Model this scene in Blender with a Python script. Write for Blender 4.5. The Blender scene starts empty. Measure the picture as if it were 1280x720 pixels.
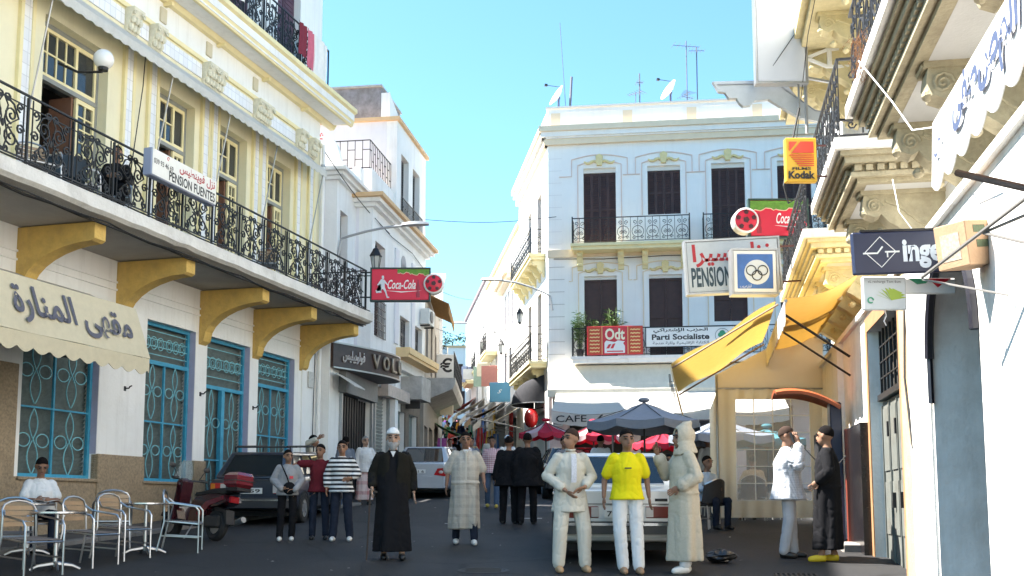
import bpy, bmesh, math, random
from math import sin, cos, pi, radians, sqrt, atan2
from mathutils import Vector, Matrix, noise
rnd = random.Random(7)
S = bpy.context.scene
COL = S.collection

# ---------------------------------------------------------------- camera, sky, sun, exposure
cam = bpy.data.cameras.new('camera'); CAM = bpy.data.objects.new('camera', cam); COL.objects.link(CAM)
CAM.location = (0, 0, 1.58); CAM.rotation_euler = (radians(90 + 6.424), 0, 0)
cam.sensor_width = 36; cam.lens = 37.97; cam.shift_y = 0.09375; cam.clip_start = 0.05; cam.clip_end = 3000
S.camera = CAM
SUN_EL, SUN_AZ = 53.0, 168.0          # azimuth counter-clockwise from +X: the sun stands left of the square, a little beyond it
world = bpy.data.worlds.new('World'); S.world = world; world.use_nodes = True
nt = world.node_tree; nt.nodes.clear()
wo = nt.nodes.new('ShaderNodeOutputWorld'); bg = nt.nodes.new('ShaderNodeBackground'); sky = nt.nodes.new('ShaderNodeTexSky')
sky.sky_type = 'NISHITA'; sky.sun_disc = False; sky.sun_elevation = radians(SUN_EL); sky.sun_rotation = radians(90 - SUN_AZ)
sky.air_density = 1.0; sky.dust_density = 0.25; sky.ozone_density = 1.0; sky.altitude = 50
bg.inputs['Strength'].default_value = 0.075
hs = nt.nodes.new('ShaderNodeMix'); hs.data_type = 'RGBA'; hs.blend_type = 'MULTIPLY'; hs.inputs[0].default_value = 1
hs.inputs[7].default_value = (0.68, 0.96, 1.0, 1)
nt.links.new(sky.outputs[0], hs.inputs[6]); nt.links.new(hs.outputs[2], bg.inputs['Color']); nt.links.new(bg.outputs[0], wo.inputs[0])
sl = bpy.data.lights.new('sun', 'SUN'); SUN = bpy.data.objects.new('sun', sl); COL.objects.link(SUN)
sl.energy = 5.0; sl.angle = radians(0.55); sl.color = (1.0, 0.95, 0.87)
sd = Vector((cos(radians(SUN_EL)) * cos(radians(SUN_AZ)), cos(radians(SUN_EL)) * sin(radians(SUN_AZ)), sin(radians(SUN_EL))))
SUN.rotation_euler = sd.to_track_quat('Z', 'Y').to_euler(); SUN.location = (0, 0, 60)
S.view_settings.view_transform = 'Standard'; S.view_settings.look = 'None'
S.view_settings.gamma = 1; S.view_settings.use_curve_mapping = False
S.view_settings.exposure = 2.27
S.cycles.max_bounces = 9; S.cycles.diffuse_bounces = 6; S.cycles.glossy_bounces = 3; S.cycles.transparent_max_bounces = 12
S.cycles.caustics_reflective = False; S.cycles.caustics_refractive = False

# ---------------------------------------------------------------- materials
MATS = {}
def mat(name, col, rough=0.7, metal=0.0, var=0.0, vscale=6.0, bump=0.0, bscale=40.0, streak=0.0, scol=None, alpha=1.0, trans=0.0,
        emit=None, estr=0.0, spec=0.5, coat=0.0, dirt=0.0, dcol=(0.16, 0.13, 0.10), dscale=0.8):
    if name in MATS: return MATS[name]
    m = bpy.data.materials.new(name); m.use_nodes = True; m.diffuse_color = (*col, 1)
    t = m.node_tree; b = t.nodes['Principled BSDF']; N = t.nodes.new; K = t.links.new
    b.inputs['Roughness'].default_value = rough; b.inputs['Metallic'].default_value = metal
    b.inputs['Specular IOR Level'].default_value = spec; b.inputs['Coat Weight'].default_value = coat
    b.inputs['Base Color'].default_value = (*col, 1)
    if alpha < 1: b.inputs['Alpha'].default_value = alpha
    if trans: b.inputs['Transmission Weight'].default_value = trans
    if emit: b.inputs['Emission Color'].default_value = (*emit, 1); b.inputs['Emission Strength'].default_value = estr
    tc = None
    def coord():
        nonlocal tc
        if tc is None: tc = N('ShaderNodeTexCoord')
        return tc.outputs['Object']
    cur = None
    def mix(fac, c, c2):
        x = N('ShaderNodeMix'); x.data_type = 'RGBA'; K(fac, x.inputs[0])
        if c is None: x.inputs[6].default_value = (*col, 1)
        else: K(c, x.inputs[6])
        x.inputs[7].default_value = (*c2, 1); return x.outputs[2]
    def noisef(scale, lo, hi, amt, vec=None, det=6):
        n = N('ShaderNodeTexNoise'); n.inputs['Scale'].default_value = scale; n.inputs['Detail'].default_value = det
        n.inputs['Roughness'].default_value = 0.65
        K(vec if vec else coord(), n.inputs['Vector'])
        r = N('ShaderNodeMapRange'); r.inputs[1].default_value = lo; r.inputs[2].default_value = hi; r.inputs[4].default_value = amt
        K(n.outputs[0], r.inputs[0]); return r.outputs[0]
    if var:
        d = tuple(max(0, c * (1 - var)) for c in col)
        cur = mix(noisef(vscale, 0.35, 0.7, 1.0), cur, d)
    if dirt:
        cur = mix(noisef(dscale, 0.48, 0.75, dirt, det=10), cur, dcol)
    if streak:
        mp = N('ShaderNodeMapping'); mp.inputs['Scale'].default_value = (5.0, 5.0, 0.35); K(coord(), mp.inputs['Vector'])
        cur = mix(noisef(1.0, 0.5, 0.8, streak, mp.outputs[0]), cur, scol or (0.22, 0.19, 0.16))
    if cur is not None: K(cur, b.inputs['Base Color'])
    if bump:
        n = N('ShaderNodeTexNoise'); n.inputs['Scale'].default_value = bscale; n.inputs['Detail'].default_value = 5; K(coord(), n.inputs['Vector'])
        bp = N('ShaderNodeBump'); bp.inputs['Strength'].default_value = bump; bp.inputs['Distance'].default_value = 0.02
        K(n.outputs[0], bp.inputs['Height']); K(bp.outputs[0], b.inputs['Normal'])
    MATS[name] = m; return m
def cloth(name, col, var=0.18, trl=0.0, **k):
    m = mat(name, col, rough=0.95, var=var, vscale=k.pop('vscale', 9), bump=0.14, bscale=k.pop('bscale', 70), spec=0.1, **k)
    if trl and 'trl' not in m:
        m['trl'] = 1; t = m.node_tree; b = t.nodes['Principled BSDF']
        tr = t.nodes.new('ShaderNodeBsdfTranslucent'); tr.inputs[0].default_value = (*col, 1)
        ms = t.nodes.new('ShaderNodeMixShader'); ms.inputs[0].default_value = trl
        out = [n for n in t.nodes if n.type == 'OUTPUT_MATERIAL'][0]
        t.links.new(b.outputs[0], ms.inputs[1]); t.links.new(tr.outputs[0], ms.inputs[2]); t.links.new(ms.outputs[0], out.inputs[0])
    return m
def tilemat(name, col, grout, sx, sz, rough=0.3, var=0.1):
    if name in MATS: return MATS[name]
    m = mat(name, col, rough=rough); t = m.node_tree; b = t.nodes['Principled BSDF']
    tc = t.nodes.new('ShaderNodeTexCoord'); mp = t.nodes.new('ShaderNodeMapping'); mp.inputs['Rotation'].default_value = (-pi / 2, 0, 0)
    br = t.nodes.new('ShaderNodeTexBrick'); br.offset = 0.0; br.inputs['Scale'].default_value = 1.0
    br.inputs['Brick Width'].default_value = sx; br.inputs['Row Height'].default_value = sz; br.inputs['Mortar Size'].default_value = 0.008
    br.inputs['Color1'].default_value = (*col, 1); br.inputs['Color2'].default_value = (*[c * (1 - var) for c in col], 1); br.inputs['Mortar'].default_value = (*grout, 1)
    t.links.new(tc.outputs['Object'], mp.inputs[0]); t.links.new(mp.outputs[0], br.inputs[0]); t.links.new(br.outputs[0], b.inputs['Base Color'])
    return m

WHITE = mat('white_lime_wash', (0.83, 0.83, 0.82), 0.85, var=0.05, vscale=1.2, bump=0.3, bscale=14, streak=0.22, dirt=0.22, dcol=(0.46, 0.43, 0.38))
WHITE_C = mat('white_facade_paint', (0.88, 0.865, 0.84), 0.8, var=0.04, vscale=0.9, bump=0.15, bscale=18, streak=0.2, scol=(0.55, 0.5, 0.44), dirt=.12, dcol=(.55,.52,.5))
LAV = mat('lavender_wash_and_shade', (0.74, 0.73, 0.77), 0.85, var=0.07, vscale=1.5, bump=0.2, streak=0.1)  # wall colour; on the stepped house's side walls it paints in their shade
CREAM = mat('cream_paint', (0.80, 0.74, 0.52), 0.75, var=0.07, vscale=1.5, bump=0.15, streak=0.25, scol=(0.46, 0.38, 0.22), dirt=.15, dcol=(.45,.38,.25))
BEIGE = mat('beige_paint', (0.60, 0.54, 0.40), 0.8, var=0.1, vscale=2, bump=0.1, streak=0.12)
YEL = mat('pale_yellow_trim', (0.84, 0.74, 0.43), 0.7, var=0.1, vscale=3, bump=0.15)
PEACH = mat('peach_trim', (0.82, 0.68, 0.50), 0.75, var=0.1, vscale=3, bump=0.12)
OCHRE = mat('ochre_bracket_paint', (0.66, 0.44, 0.12), 0.8, var=0.25, vscale=5, bump=0.5, bscale=22, dirt=0.5, dcol=(.34, .24, .12), dscale=2.2, streak=.35, scol=(.30, .22, .12))
DADO = mat('brown_granite_dado', (0.38, 0.29, 0.19), 0.75, var=0.45, vscale=22, bump=0.4, bscale=60, dirt=0.4, dcol=(0.13, 0.10, 0.07), dscale=1.6)
CONC = mat('weathered_concrete', (0.48, 0.46, 0.43), 0.9, var=0.3, vscale=4, bump=0.6, bscale=12, dirt=0.5, dcol=(0.18, 0.16, 0.14), dscale=1.2)
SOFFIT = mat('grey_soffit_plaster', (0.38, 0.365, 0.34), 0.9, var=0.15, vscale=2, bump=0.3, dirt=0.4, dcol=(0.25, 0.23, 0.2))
IRON = mat('black_wrought_iron', (0.018, 0.018, 0.02), 0.5, var=0.2, spec=0.4)
BLUE = mat('turquoise_blue_paint', (0.05, 0.33, 0.52), 0.5, var=0.25, vscale=6)
BLUEL = mat('pale_turquoise_iron', (0.20, 0.50, 0.58), 0.5, var=0.2, vscale=6)
DARKMESH = mat('dark_louvre', (0.17, 0.22, 0.22), 0.8, var=0.35, vscale=8)
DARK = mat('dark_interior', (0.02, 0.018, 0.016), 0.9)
GLASS = mat('window_glass', (0.03, 0.035, 0.04), 0.08, spec=0.8)
BROWNWOOD = mat('brown_shutter_wood', (0.060, 0.026, 0.024), 0.6, var=0.35, vscale=5, bump=0.2)
PURPLEWOOD = mat('plum_door_wood', (0.10, 0.045, 0.075), 0.6, var=0.3, vscale=4)
GREYWOOD = mat('grey_green_frame', (0.28, 0.29, 0.27), 0.6, var=0.15)
STEEL = mat('galvanised_steel', (0.42, 0.43, 0.44), 0.45, metal=0.8, var=0.15)
ALU = mat('polished_aluminium', (0.50, 0.51, 0.53), 0.3, metal=1.0)
BLACKP = mat('black_plastic', (0.02, 0.02, 0.022), 0.5)
RUBBER = mat('black_rubber', (0.018, 0.018, 0.018), 0.85)
CABLE = mat('black_cable', (0.015, 0.015, 0.016), 0.7)
SIGNWHITE = mat('sign_white', (0.82, 0.82, 0.80), 0.45, var=0.05, vscale=3)
SIGNRED = mat('sign_red', (0.62, 0.018, 0.035), 0.4, var=0.12, vscale=4)
SIGNBLACK = mat('sign_black', (0.02, 0.02, 0.022), 0.6)
SIGNGREY = mat('sign_grey', (0.50, 0.54, 0.57), 0.45, var=0.1)

# ---------------------------------------------------------------- geometry helpers
class MB:
    def __init__(s): s.v = []; s.f = []; s.mi = []; s.c = 0
    def add(s, vs, fs, M=None):
        o = len(s.v); s.v += [tuple(M @ Vector(p)) if M else tuple(p) for p in vs]
        for f in fs: s.f.append(tuple(i + o for i in f)); s.mi.append(s.c)
        return s
    def box(s, x0, x1, y0, y1, z0, z1, M=None):
        return s.add([(x0, y0, z0), (x1, y0, z0), (x1, y1, z0), (x0, y1, z0), (x0, y0, z1), (x1, y0, z1), (x1, y1, z1), (x0, y1, z1)],
                     [(0, 3, 2, 1), (4, 5, 6, 7), (0, 1, 5, 4), (1, 2, 6, 5), (2, 3, 7, 6), (3, 0, 4, 7)], M)
    def cbox(s, x0, x1, y0, y1, z0, z1, b=0.02, M=None):      # box with chamfered vertical and horizontal front edges
        vs = []
        for z, i in ((z0, b), (z0 + b, 0), (z1 - b, 0), (z1, b)):
            vs += [(x0 + i + (b if i == 0 else 0), y0 + i, z), (x1 - i - (b if i == 0 else 0), y0 + i, z), (x1 - i, y0 + b + i, z), (x1 - i, y1 - i, z), (x0 + i, y1 - i, z), (x0 + i, y0 + b + i, z)]
        fs = [(5, 4, 3, 2, 1, 0), (18, 19, 20, 21, 22, 23)]
        for k in range(3):
            for j in range(6):
                a = k * 6 + j; c = k * 6 + (j + 1) % 6; fs.append((a, c, c + 6, a + 6))
        return s.add(vs, fs, M)
    def prism(s, poly, a, b, ax='x', M=None):                 # poly: list of 2-D points; extruded along axis ax from a to b
        n = len(poly)
        def P(p, t): return {'x': (t, p[0], p[1]), 'y': (p[0], t, p[1]), 'z': (p[0], p[1], t)}[ax]
        vs = [P(p, a) for p in poly] + [P(p, b) for p in poly]
        fs = [tuple(range(n)), tuple(range(2 * n - 1, n - 1, -1))] + [(i, n + i, n + (i + 1) % n, (i + 1) % n) for i in range(n)]
        return s.add(vs, fs, M)
    def tube(s, pts, r, n=6, closed=False, caps=True, M=None, flat=None):
        pts = [Vector(p) for p in pts]; m = len(pts); vs = []; fs = []
        up = None
        for i, p in enumerate(pts):
            t = (pts[(i + 1) % m] - pts[i - 1]) if closed else (pts[min(i + 1, m - 1)] - pts[max(i - 1, 0)])
            if t.length < 1e-9: t = Vector((0, 0, 1))
            t.normalize()
            if up is None: up = Vector((0, 0, 1)) if abs(t.z) < 0.9 else Vector((0, 1, 0))
            a = t.cross(up)
            if a.length < 1e-6: a = t.cross(Vector((1, 0, 0)))
            a.normalize(); b = a.cross(t); b.normalize(); up = b
            rr = r[i] if isinstance(r, (list, tuple)) else r
            ra, rb = rr if isinstance(rr, (list, tuple)) else (rr, rr)
            for k in range(n):
                q = 2 * pi * (k + 0.5) / n; vs.append(p + a * cos(q) * ra + b * sin(q) * rb)
        for i in range(m if closed else m - 1):
            for k in range(n):
                A = i * n + k; B = i * n + (k + 1) % n; C_ = ((i + 1) % m) * n + (k + 1) % n; D = ((i + 1) % m) * n + k
                fs.append((A, B, C_, D))
        if caps and not closed: fs.append(tuple(range(n - 1, -1, -1))); fs.append(tuple(range((m - 1) * n, m * n)))
        return s.add(vs, fs, M)
    def lathe(s, prof, n=16, M=None, a0=0, a1=2 * pi, cap=True):
        full = abs(a1 - a0 - 2 * pi) < 1e-6; vs = []; k = n if full else n + 1
        for (r, z) in prof:
            for i in range(k):
                q = a0 + (a1 - a0) * i / n; vs.append((r * cos(q), r * sin(q), z))
        fs = []
        for j in range(len(prof) - 1):
            for i in range(n):
                i2 = (i + 1) % k; fs.append((j * k + i, j * k + i2, (j + 1) * k + i2, (j + 1) * k + i))
        if full and cap:
            if prof[0][0] > 1e-4: fs.append(tuple(range(k - 1, -1, -1)))
            if prof[-1][0] > 1e-4: fs.append(tuple(range((len(prof) - 1) * k, len(prof) * k)))
        return s.add(vs, fs, M)
    def ell(s, c, r, nu=12, nv=8, M=None):
        T = Matrix.Translation(c) @ Matrix.Diagonal((*r, 1)); T = M @ T if M else T
        prof = [(max(1e-5, sin(pi * i / nv)), -cos(pi * i / nv)) for i in range(nv + 1)]
        return s.lathe(prof, nu, T)
    def grid(s, fn, nu, nv, M=None, cu=False):
        vs = [fn(i / nu, j / nv) for j in range(nv + 1) for i in range(nu + 1)]; w = nu + 1
        fs = [(j * w + i, j * w + i + 1, (j + 1) * w + i + 1, (j + 1) * w + i) for j in range(nv) for i in range(nu)]
        return s.add(vs, fs, M)
    def sheet(s, fn, nu, nv, th=0.012, M=None):              # a sheet with thickness: two grids and a rim
        P = [[Vector(fn(i / nu, j / nv)) for i in range(nu + 1)] for j in range(nv + 1)]
        N = []
        for j in range(nv + 1):
            row = []
            for i in range(nu + 1):
                du = P[j][min(i + 1, nu)] - P[j][max(i - 1, 0)]; dv = P[min(j + 1, nv)][i] - P[max(j - 1, 0)][i]
                n = du.cross(dv); n = n.normalized() if n.length > 1e-9 else Vector((0, 0, 1)); row.append(P[j][i] - n * th)
            N.append(row)
        w = nu + 1; o = w * (nv + 1)
        vs = [p for r in P for p in r] + [p for r in N for p in r]; fs = []
        for j in range(nv):
            for i in range(nu):
                a = j * w + i; fs.append((a, a + 1, a + 1 + w, a + w)); fs.append((o + a, o + a + w, o + a + 1 + w, o + a + 1))
        rim = [i for i in range(w)] + [j * w + nu for j in range(1, nv + 1)] + [nv * w + i for i in range(nu - 1, -1, -1)] + [j * w for j in range(nv - 1, 0, -1)]
        for k in range(len(rim)):
            a, b = rim[k], rim[(k + 1) % len(rim)]; fs.append((b, a, a + o, b + o))
        return s.add(vs, fs, M)
    def mesh(s, name, mats, smooth=False):
        me = bpy.data.meshes.new(name); me.from_pydata(s.v, [], s.f)
        for m in (mats if isinstance(mats, (list, tuple)) else [mats]): me.materials.append(m)
        if any(s.mi): me.polygons.foreach_set('material_index', s.mi)
        if smooth:
            me.polygons.foreach_set('use_smooth', [True] * len(s.f))
            if smooth != 'all': me.set_sharp_from_angle(angle=radians(40))
        me.update(); return me
    def build(s, name, mats, parent=None, smooth=False, loc=None, rot=None):
        o = bpy.data.objects.new(name, s.mesh(name, mats, smooth)); COL.objects.link(o)
        if parent: o.parent = parent
        if loc: o.location = loc
        if rot: o.rotation_euler = rot
        return o
def put(name, me, parent=None, loc=(0, 0, 0), rot=(0, 0, 0), scale=None):
    o = bpy.data.objects.new(name, me); COL.objects.link(o); o.location = loc; o.rotation_euler = rot
    if scale: o.scale = scale if not isinstance(scale, (int, float)) else (scale,) * 3
    if parent: o.parent = parent
    return o
def tag(o, label, cat, group=None):
    o['label'] = label; o['category'] = cat
    if group: o['group'] = group
    return o
def struct(o): o['kind'] = 'structure'; return o
def thing(name, label, cat, loc=(0, 0, 0), rz=0.0, group=None, rot=None):
    o = bpy.data.objects.new(name, None); COL.objects.link(o); o.empty_display_size = 0.2
    o.location = loc; o.rotation_euler = rot or (0, 0, rz); return tag(o, label, cat, group)
def copytree(o, parent=None):
    c = o.copy(); COL.objects.link(c)
    if parent: c.parent = parent
    for ch in list(o.children): copytree(ch, c)
    return c
SLOPE = 0.0585
def gz(y):                                # height of the street, which climbs away from the square
    if y < 44: return SLOPE * y
    return SLOPE * 44 + 0.105 * (y - 44)
class Frame:                              # a facade: x runs along it, -y points out of it
    def __init__(s, o, deg): s.o = o; s.a = radians(deg)
    def w(s, a, n, z):
        return Vector((s.o[0] + cos(s.a) * a + sin(s.a) * n, s.o[1] + sin(s.a) * a - cos(s.a) * n, z))
    def root(s, name, label, cat): return thing(name, label, cat, (s.o[0], s.o[1], 0), s.a)
def wall_mesh(mb, s0, s1, z0, z1, ops, y0=0.0, th=0.4, back=True):
    """A wall with rectangular openings: front at y0, back at y0+th; openings (s0,s1,z0,z1)."""
    xs = sorted({s0, s1, *[min(max(o[0], s0), s1) for o in ops], *[min(max(o[1], s0), s1) for o in ops]})
    zs = sorted({z0, z1, *[min(max(o[2], z0), z1) for o in ops], *[min(max(o[3], z0), z1) for o in ops]})
    def hole(x, z): return any(o[0] < x < o[1] and o[2] < z < o[3] for o in ops)
    for i in range(len(xs) - 1):
        for j in range(len(zs) - 1):
            xa, xb, za, zb = xs[i], xs[i + 1], zs[j], zs[j + 1]
            if hole((xa + xb) / 2, (za + zb) / 2): continue
            mb.add([(xa, y0, za), (xb, y0, za), (xb, y0, zb), (xa, y0, zb)], [(0, 1, 2, 3)])
            if back: mb.add([(xa, y0 + th, za), (xb, y0 + th, za), (xb, y0 + th, zb), (xa, y0 + th, zb)], [(3, 2, 1, 0)])
    for (a, b, c, d) in [(s0, s1, z0, z1)] + list(ops):
        a, b, c, d = max(a, s0), min(b, s1), max(c, z0), min(d, z1)
        q = [(a, c), (b, c), (b, d), (a, d)]
        for k in range(4):
            p, r = q[k], q[(k + 1) % 4]
            mb.add([(p[0], y0, p[1]), (r[0], y0, r[1]), (r[0], y0 + th, r[1]), (p[0], y0 + th, p[1])], [(0, 1, 2, 3)])
    return mb
def shell(root, s0, s1, z0, z1, depth, m, y0=0.4):
    """side walls, back wall and roof slab behind a front wall"""
    MB().box(s0, s0 + 0.25, y0 + 0.003, depth, z0, z1 - 0.003).build('side_wall', m, root)
    MB().box(s1 - 0.25, s1, y0 + 0.003, depth, z0, z1 - 0.003).build('side_wall', m, root)
    MB().box(s0 + 0.252, s1 - 0.252, depth - 0.25, depth, z0, z1 - 0.003).build('back_wall', m, root)
    MB().box(s0 + 0.01, s1 - 0.01, 0.02, depth, z1, z1 + 0.12).build('roof', CONC, root)
def spiral(cx, cz, r0, turns, a0, n=14, sgn=1, y=0.0, k=0.12):
    return [(cx + r0 * (1 - (1 - k) * i / n) * cos(a0 + sgn * 2 * pi * turns * i / n), y, cz + r0 * (1 - (1 - k) * i / n) * sin(a0 + sgn * 2 * pi * turns * i / n)) for i in range(n + 1)]
# ---- lettering: Latin from Blender's own font; Arabic letters joined by hand into their written forms
AF = {'ا': 'FE8D FE8E', 'ب': 'FE8F FE90 FE91 FE92', 'ة': 'FE93 FE94', 'ت': 'FE95 FE96 FE97 FE98', 'ح': 'FEA1 FEA2 FEA3 FEA4', 'ر': 'FEAD FEAE', 'ز': 'FEAF FEB0',
      'س': 'FEB1 FEB2 FEB3 FEB4', 'ش': 'FEB5 FEB6 FEB7 FEB8', 'ط': 'FEC1 FEC2 FEC3 FEC4', 'ظ': 'FEC5 FEC6 FEC7 FEC8', 'ف': 'FED1 FED2 FED3 FED4', 'ق': 'FED5 FED6 FED7 FED8',
      'ك': 'FED9 FEDA FEDB FEDC', 'ل': 'FEDD FEDE FEDF FEE0', 'م': 'FEE1 FEE2 FEE3 FEE4', 'ن': 'FEE5 FEE6 FEE7 FEE8', 'ه': 'FEE9 FEEA FEEB FEEC', 'و': 'FEED FEEE',
      'ي': 'FEF1 FEF2 FEF3 FEF4', 'ى': 'FEEF FEF0', 'إ': 'FE87 FE88', 'ج': 'FE9D FE9E FE9F FEA0', 'د': 'FEA9 FEAA', 'ع': 'FEC9 FECA FECB FECC'}
AF = {k: [chr(int(x, 16)) for x in v.split()] for k, v in AF.items()}
def arabic(t):
    out = []
    for i, c in enumerate(t):
        f = AF.get(c)
        if not f: out.append(c); continue
        p = t[i - 1] if i else ' '; n = t[i + 1] if i + 1 < len(t) else ' '
        jp = p in AF and len(AF[p]) > 2; jn = n in AF and len(f) > 2
        out.append(f[3 if jp and jn else 2 if jn else 1 if jp else 0])
    return ''.join(reversed(out))
TMP = bpy.data.scenes.new('workbench')
def evaluated(o):
    TMP.collection.objects.link(o); TMP.view_layers[0].update(); dg = TMP.view_layers[0].depsgraph
    me = bpy.data.meshes.new_from_object(o.evaluated_get(dg)); TMP.collection.objects.unlink(o); return me
def text_mesh(body, w, h, m, ar=False, depth=0.004, bold=0.0, shear=0.0):
    """flat lettering in the x-z plane facing -y, centred, fitted into w x h"""
    c = bpy.data.curves.new('lettering', 'FONT'); c.body = arabic(body) if ar else body; c.size = 1; c.offset = bold; c.shear = shear; c.resolution_u = 3
    o = bpy.data.objects.new('lettering', c); me = evaluated(o)
    bpy.data.objects.remove(o); bpy.data.curves.remove(c)
    xs = [v.co.x for v in me.vertices]; ys = [v.co.y for v in me.vertices]
    x0, x1, y0, y1 = min(xs), max(xs), min(ys), max(ys)
    bm = bmesh.new(); bm.from_mesh(me)
    for v in bm.verts: v.co = Vector(((v.co.x - (x0 + x1) / 2) * w / (x1 - x0), 0, (v.co.y - (y0 + y1) / 2) * h / (y1 - y0)))
    bmesh.ops.recalc_face_normals(bm, faces=bm.faces)
    bm.to_mesh(me); bm.free(); me.materials.clear(); me.materials.append(m); me.name = 'lettering'
    return me
def text(parent, body, w, h, x, z, y, m, ar=False, name='lettering', **k):
    return put(name, text_mesh(body, w, h, m, ar, **k), parent, (x, y, z))
# ================================================================ street
def asphalt():
    m = bpy.data.materials.new('worn_asphalt'); m.use_nodes = True; t = m.node_tree; b = t.nodes['Principled BSDF']; N = t.nodes.new; K = t.links.new
    tc = N('ShaderNodeTexCoord')
    def ns(sc, d=8, r=.6):
        n = N('ShaderNodeTexNoise'); n.inputs['Scale'].default_value = sc; n.inputs['Detail'].default_value = d; n.inputs['Roughness'].default_value = r; K(tc.outputs['Object'], n.inputs['Vector']); return n.outputs[0]
    def mr(o, a, z, lo=0.0, hi=1.0):
        r = N('ShaderNodeMapRange'); r.inputs[1].default_value = a; r.inputs[2].default_value = z; r.inputs[3].default_value = lo; r.inputs[4].default_value = hi; K(o, r.inputs[0]); return r.outputs[0]
    def mix(f, c, c2):
        x = N('ShaderNodeMix'); x.data_type = 'RGBA'; K(f, x.inputs[0])
        if isinstance(c, tuple): x.inputs[6].default_value = (*c, 1)
        else: K(c, x.inputs[6])
        x.inputs[7].default_value = (*c2, 1); return x.outputs[2]
    c = mix(mr(ns(.35), .4, .62), (.011, .011, .013), (.028, .0275, .029))       # broad wear
    c = mix(mr(ns(60, 3, .7), .45, .7), c, (.036, .035, .035))                    # aggregate
    c = mix(mr(ns(1.3, 10, .7), .60, .74, 0, .8), c, (.010, .010, .012))          # oil and damp stains
    v = N('ShaderNodeTexVoronoi'); v.feature = 'DISTANCE_TO_EDGE'; v.inputs['Scale'].default_value = .42; wv = N('ShaderNodeMix'); wv.data_type = 'VECTOR'
    nn = N('ShaderNodeTexNoise'); nn.inputs['Scale'].default_value = 1.5; K(tc.outputs['Object'], nn.inputs['Vector']); wv.inputs[0].default_value = .22; K(tc.outputs['Object'], wv.inputs[4]); K(nn.outputs['Color'], wv.inputs[5]); K(wv.outputs[1], v.inputs['Vector'])
    c = mix(mr(v.outputs[0], .004, .014, .75, 0), c, (.008, .008, .009))           # cracks
    v2 = N('ShaderNodeTexVoronoi'); v2.inputs['Scale'].default_value = 1.7; v2.inputs['Randomness'].default_value = 1; K(tc.outputs['Object'], v2.inputs['Vector'])
    c = mix(mr(v2.outputs['Distance'], .018, .03, .8, 0), c, (.13, .125, .12))     # trodden gum and litter specks
    K(c, b.inputs['Base Color']); b.inputs['Roughness'].default_value = .72; b.inputs['Specular IOR Level'].default_value = .35
    bp = N('ShaderNodeBump'); bp.inputs['Strength'].default_value = .6; bp.inputs['Distance'].default_value = .015; K(ns(110, 4, .7), bp.inputs['Height']); K(bp.outputs[0], b.inputs['Normal'])
    return m
def street():
    mb = MB()
    ys = [-40, -10, 0, 5, 10, 15, 20, 25, 30, 35, 40, 44, 50, 60, 70, 80, 95, 110, 130, 200]
    xs = [-90, -40, -20, -10, -5, 0, 5, 10, 20, 40, 90]
    for j in range(len(ys) - 1):
        for i in range(len(xs) - 1):
            a, b, c, d = xs[i], xs[i + 1], ys[j], ys[j + 1]
            mb.add([(a, c, gz(c)), (b, c, gz(c)), (b, d, gz(d)), (a, d, gz(d))], [(0, 1, 2, 3)])
    far = MB()
    o = mb.build('street', asphalt()); struct(o)
    MB().add([(-1500, -40, gz(-40) - .02), (1500, -40, gz(-40) - .02), (1500, -1500, gz(-40) - .02), (-1500, -1500, gz(-40) - .02)], [(3, 2, 1, 0)])
    g = MB(); g.add([(-1500, -1500, -3), (1500, -1500, -3), (1500, 1500, -3), (-1500, 1500, -3)], [(0, 1, 2, 3)])
    struct(g.build('ground', mat('bare_earth', (0.2, 0.17, 0.13), 0.95, var=0.2, vscale=0.2)))
street()
def slab_on(mb, pts, h, lift=0.0):      # a raised pavement over the sloping street: outline pts (x,y), height h
    n = len(pts); vs = [(x, y, gz(y) - 0.2) for x, y in pts] + [(x, y, gz(y) + h) for x, y in pts]
    mb.add(vs, [tuple(range(n - 1, -1, -1)), tuple(range(n, 2 * n))] + [(i, (i + 1) % n, n + (i + 1) % n, n + i) for i in range(n)])
    return mb
PAVE = mat('dark_pavement', (0.085, 0.08, 0.078), 0.85, var=0.3, vscale=3, bump=0.4, bscale=50, dirt=0.4, dcol=(0.04, 0.04, 0.04))
KERB = mat('kerb_stone', (0.20, 0.19, 0.18), 0.85, var=0.25, vscale=5, bump=0.3)

# ================================================================ left corner building with the long balcony
FL = Frame((-8.64, 14.94), 74.187)
L = FL.root('cafe_corner_building', 'cream and white corner building with long iron balcony on ochre brackets above a cafe', 'building')
pv = slab_on(MB(), [(*FL.w(-8, 0, 0)[:2],), (*FL.w(13.2, 0, 0)[:2],), (*FL.w(13.2, 1.15, 0)[:2],), (*FL.w(-8, 1.15, 0)[:2],)], 0.05)
struct(pv.build('pavement', PAVE))
WLO = [(2.55, 4.5, 2.05, 5.17), (5.88, 7.58, 2.05, 5.17), (8.02, 9.82, 1.0, 5.17), (10.2, 12.0, 2.05, 5.17)]
WUP = [(2.67, 4.38, 6.45, 9.88), (6.0, 7.26, 6.45, 9.88), (8.2, 9.42, 6.45, 9.88), (10.4, 11.55, 6.45, 9.88)]
wall_mesh(MB(), -7, 13.2, 0.2, 6.08, WLO, 0, 0.45).build('wall', WHITE, L)
wall_mesh(MB(), -7, 13.2, 6.385, 11.06, WUP + [(-1.2, 0.6, 6.45, 9.88)], 0, 0.45).build('upper_wall', [CREAM], L)
WTOP = [(8.3, 9.6, 12.25, 15.2), (10.7, 11.9, 12.25, 15.2), (5.5, 6.8, 12.25, 15.2), (2.5, 3.8, 12.25, 15.2)]
wall_mesh(MB(), -7, 13.15, 11.062, 17.4, WTOP, 0.012, 0.43).build('top_wall', WHITE, L)
shell(L, -7, 13.2, 0.2, 17.4, 11, WHITE, 0.45)
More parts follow.
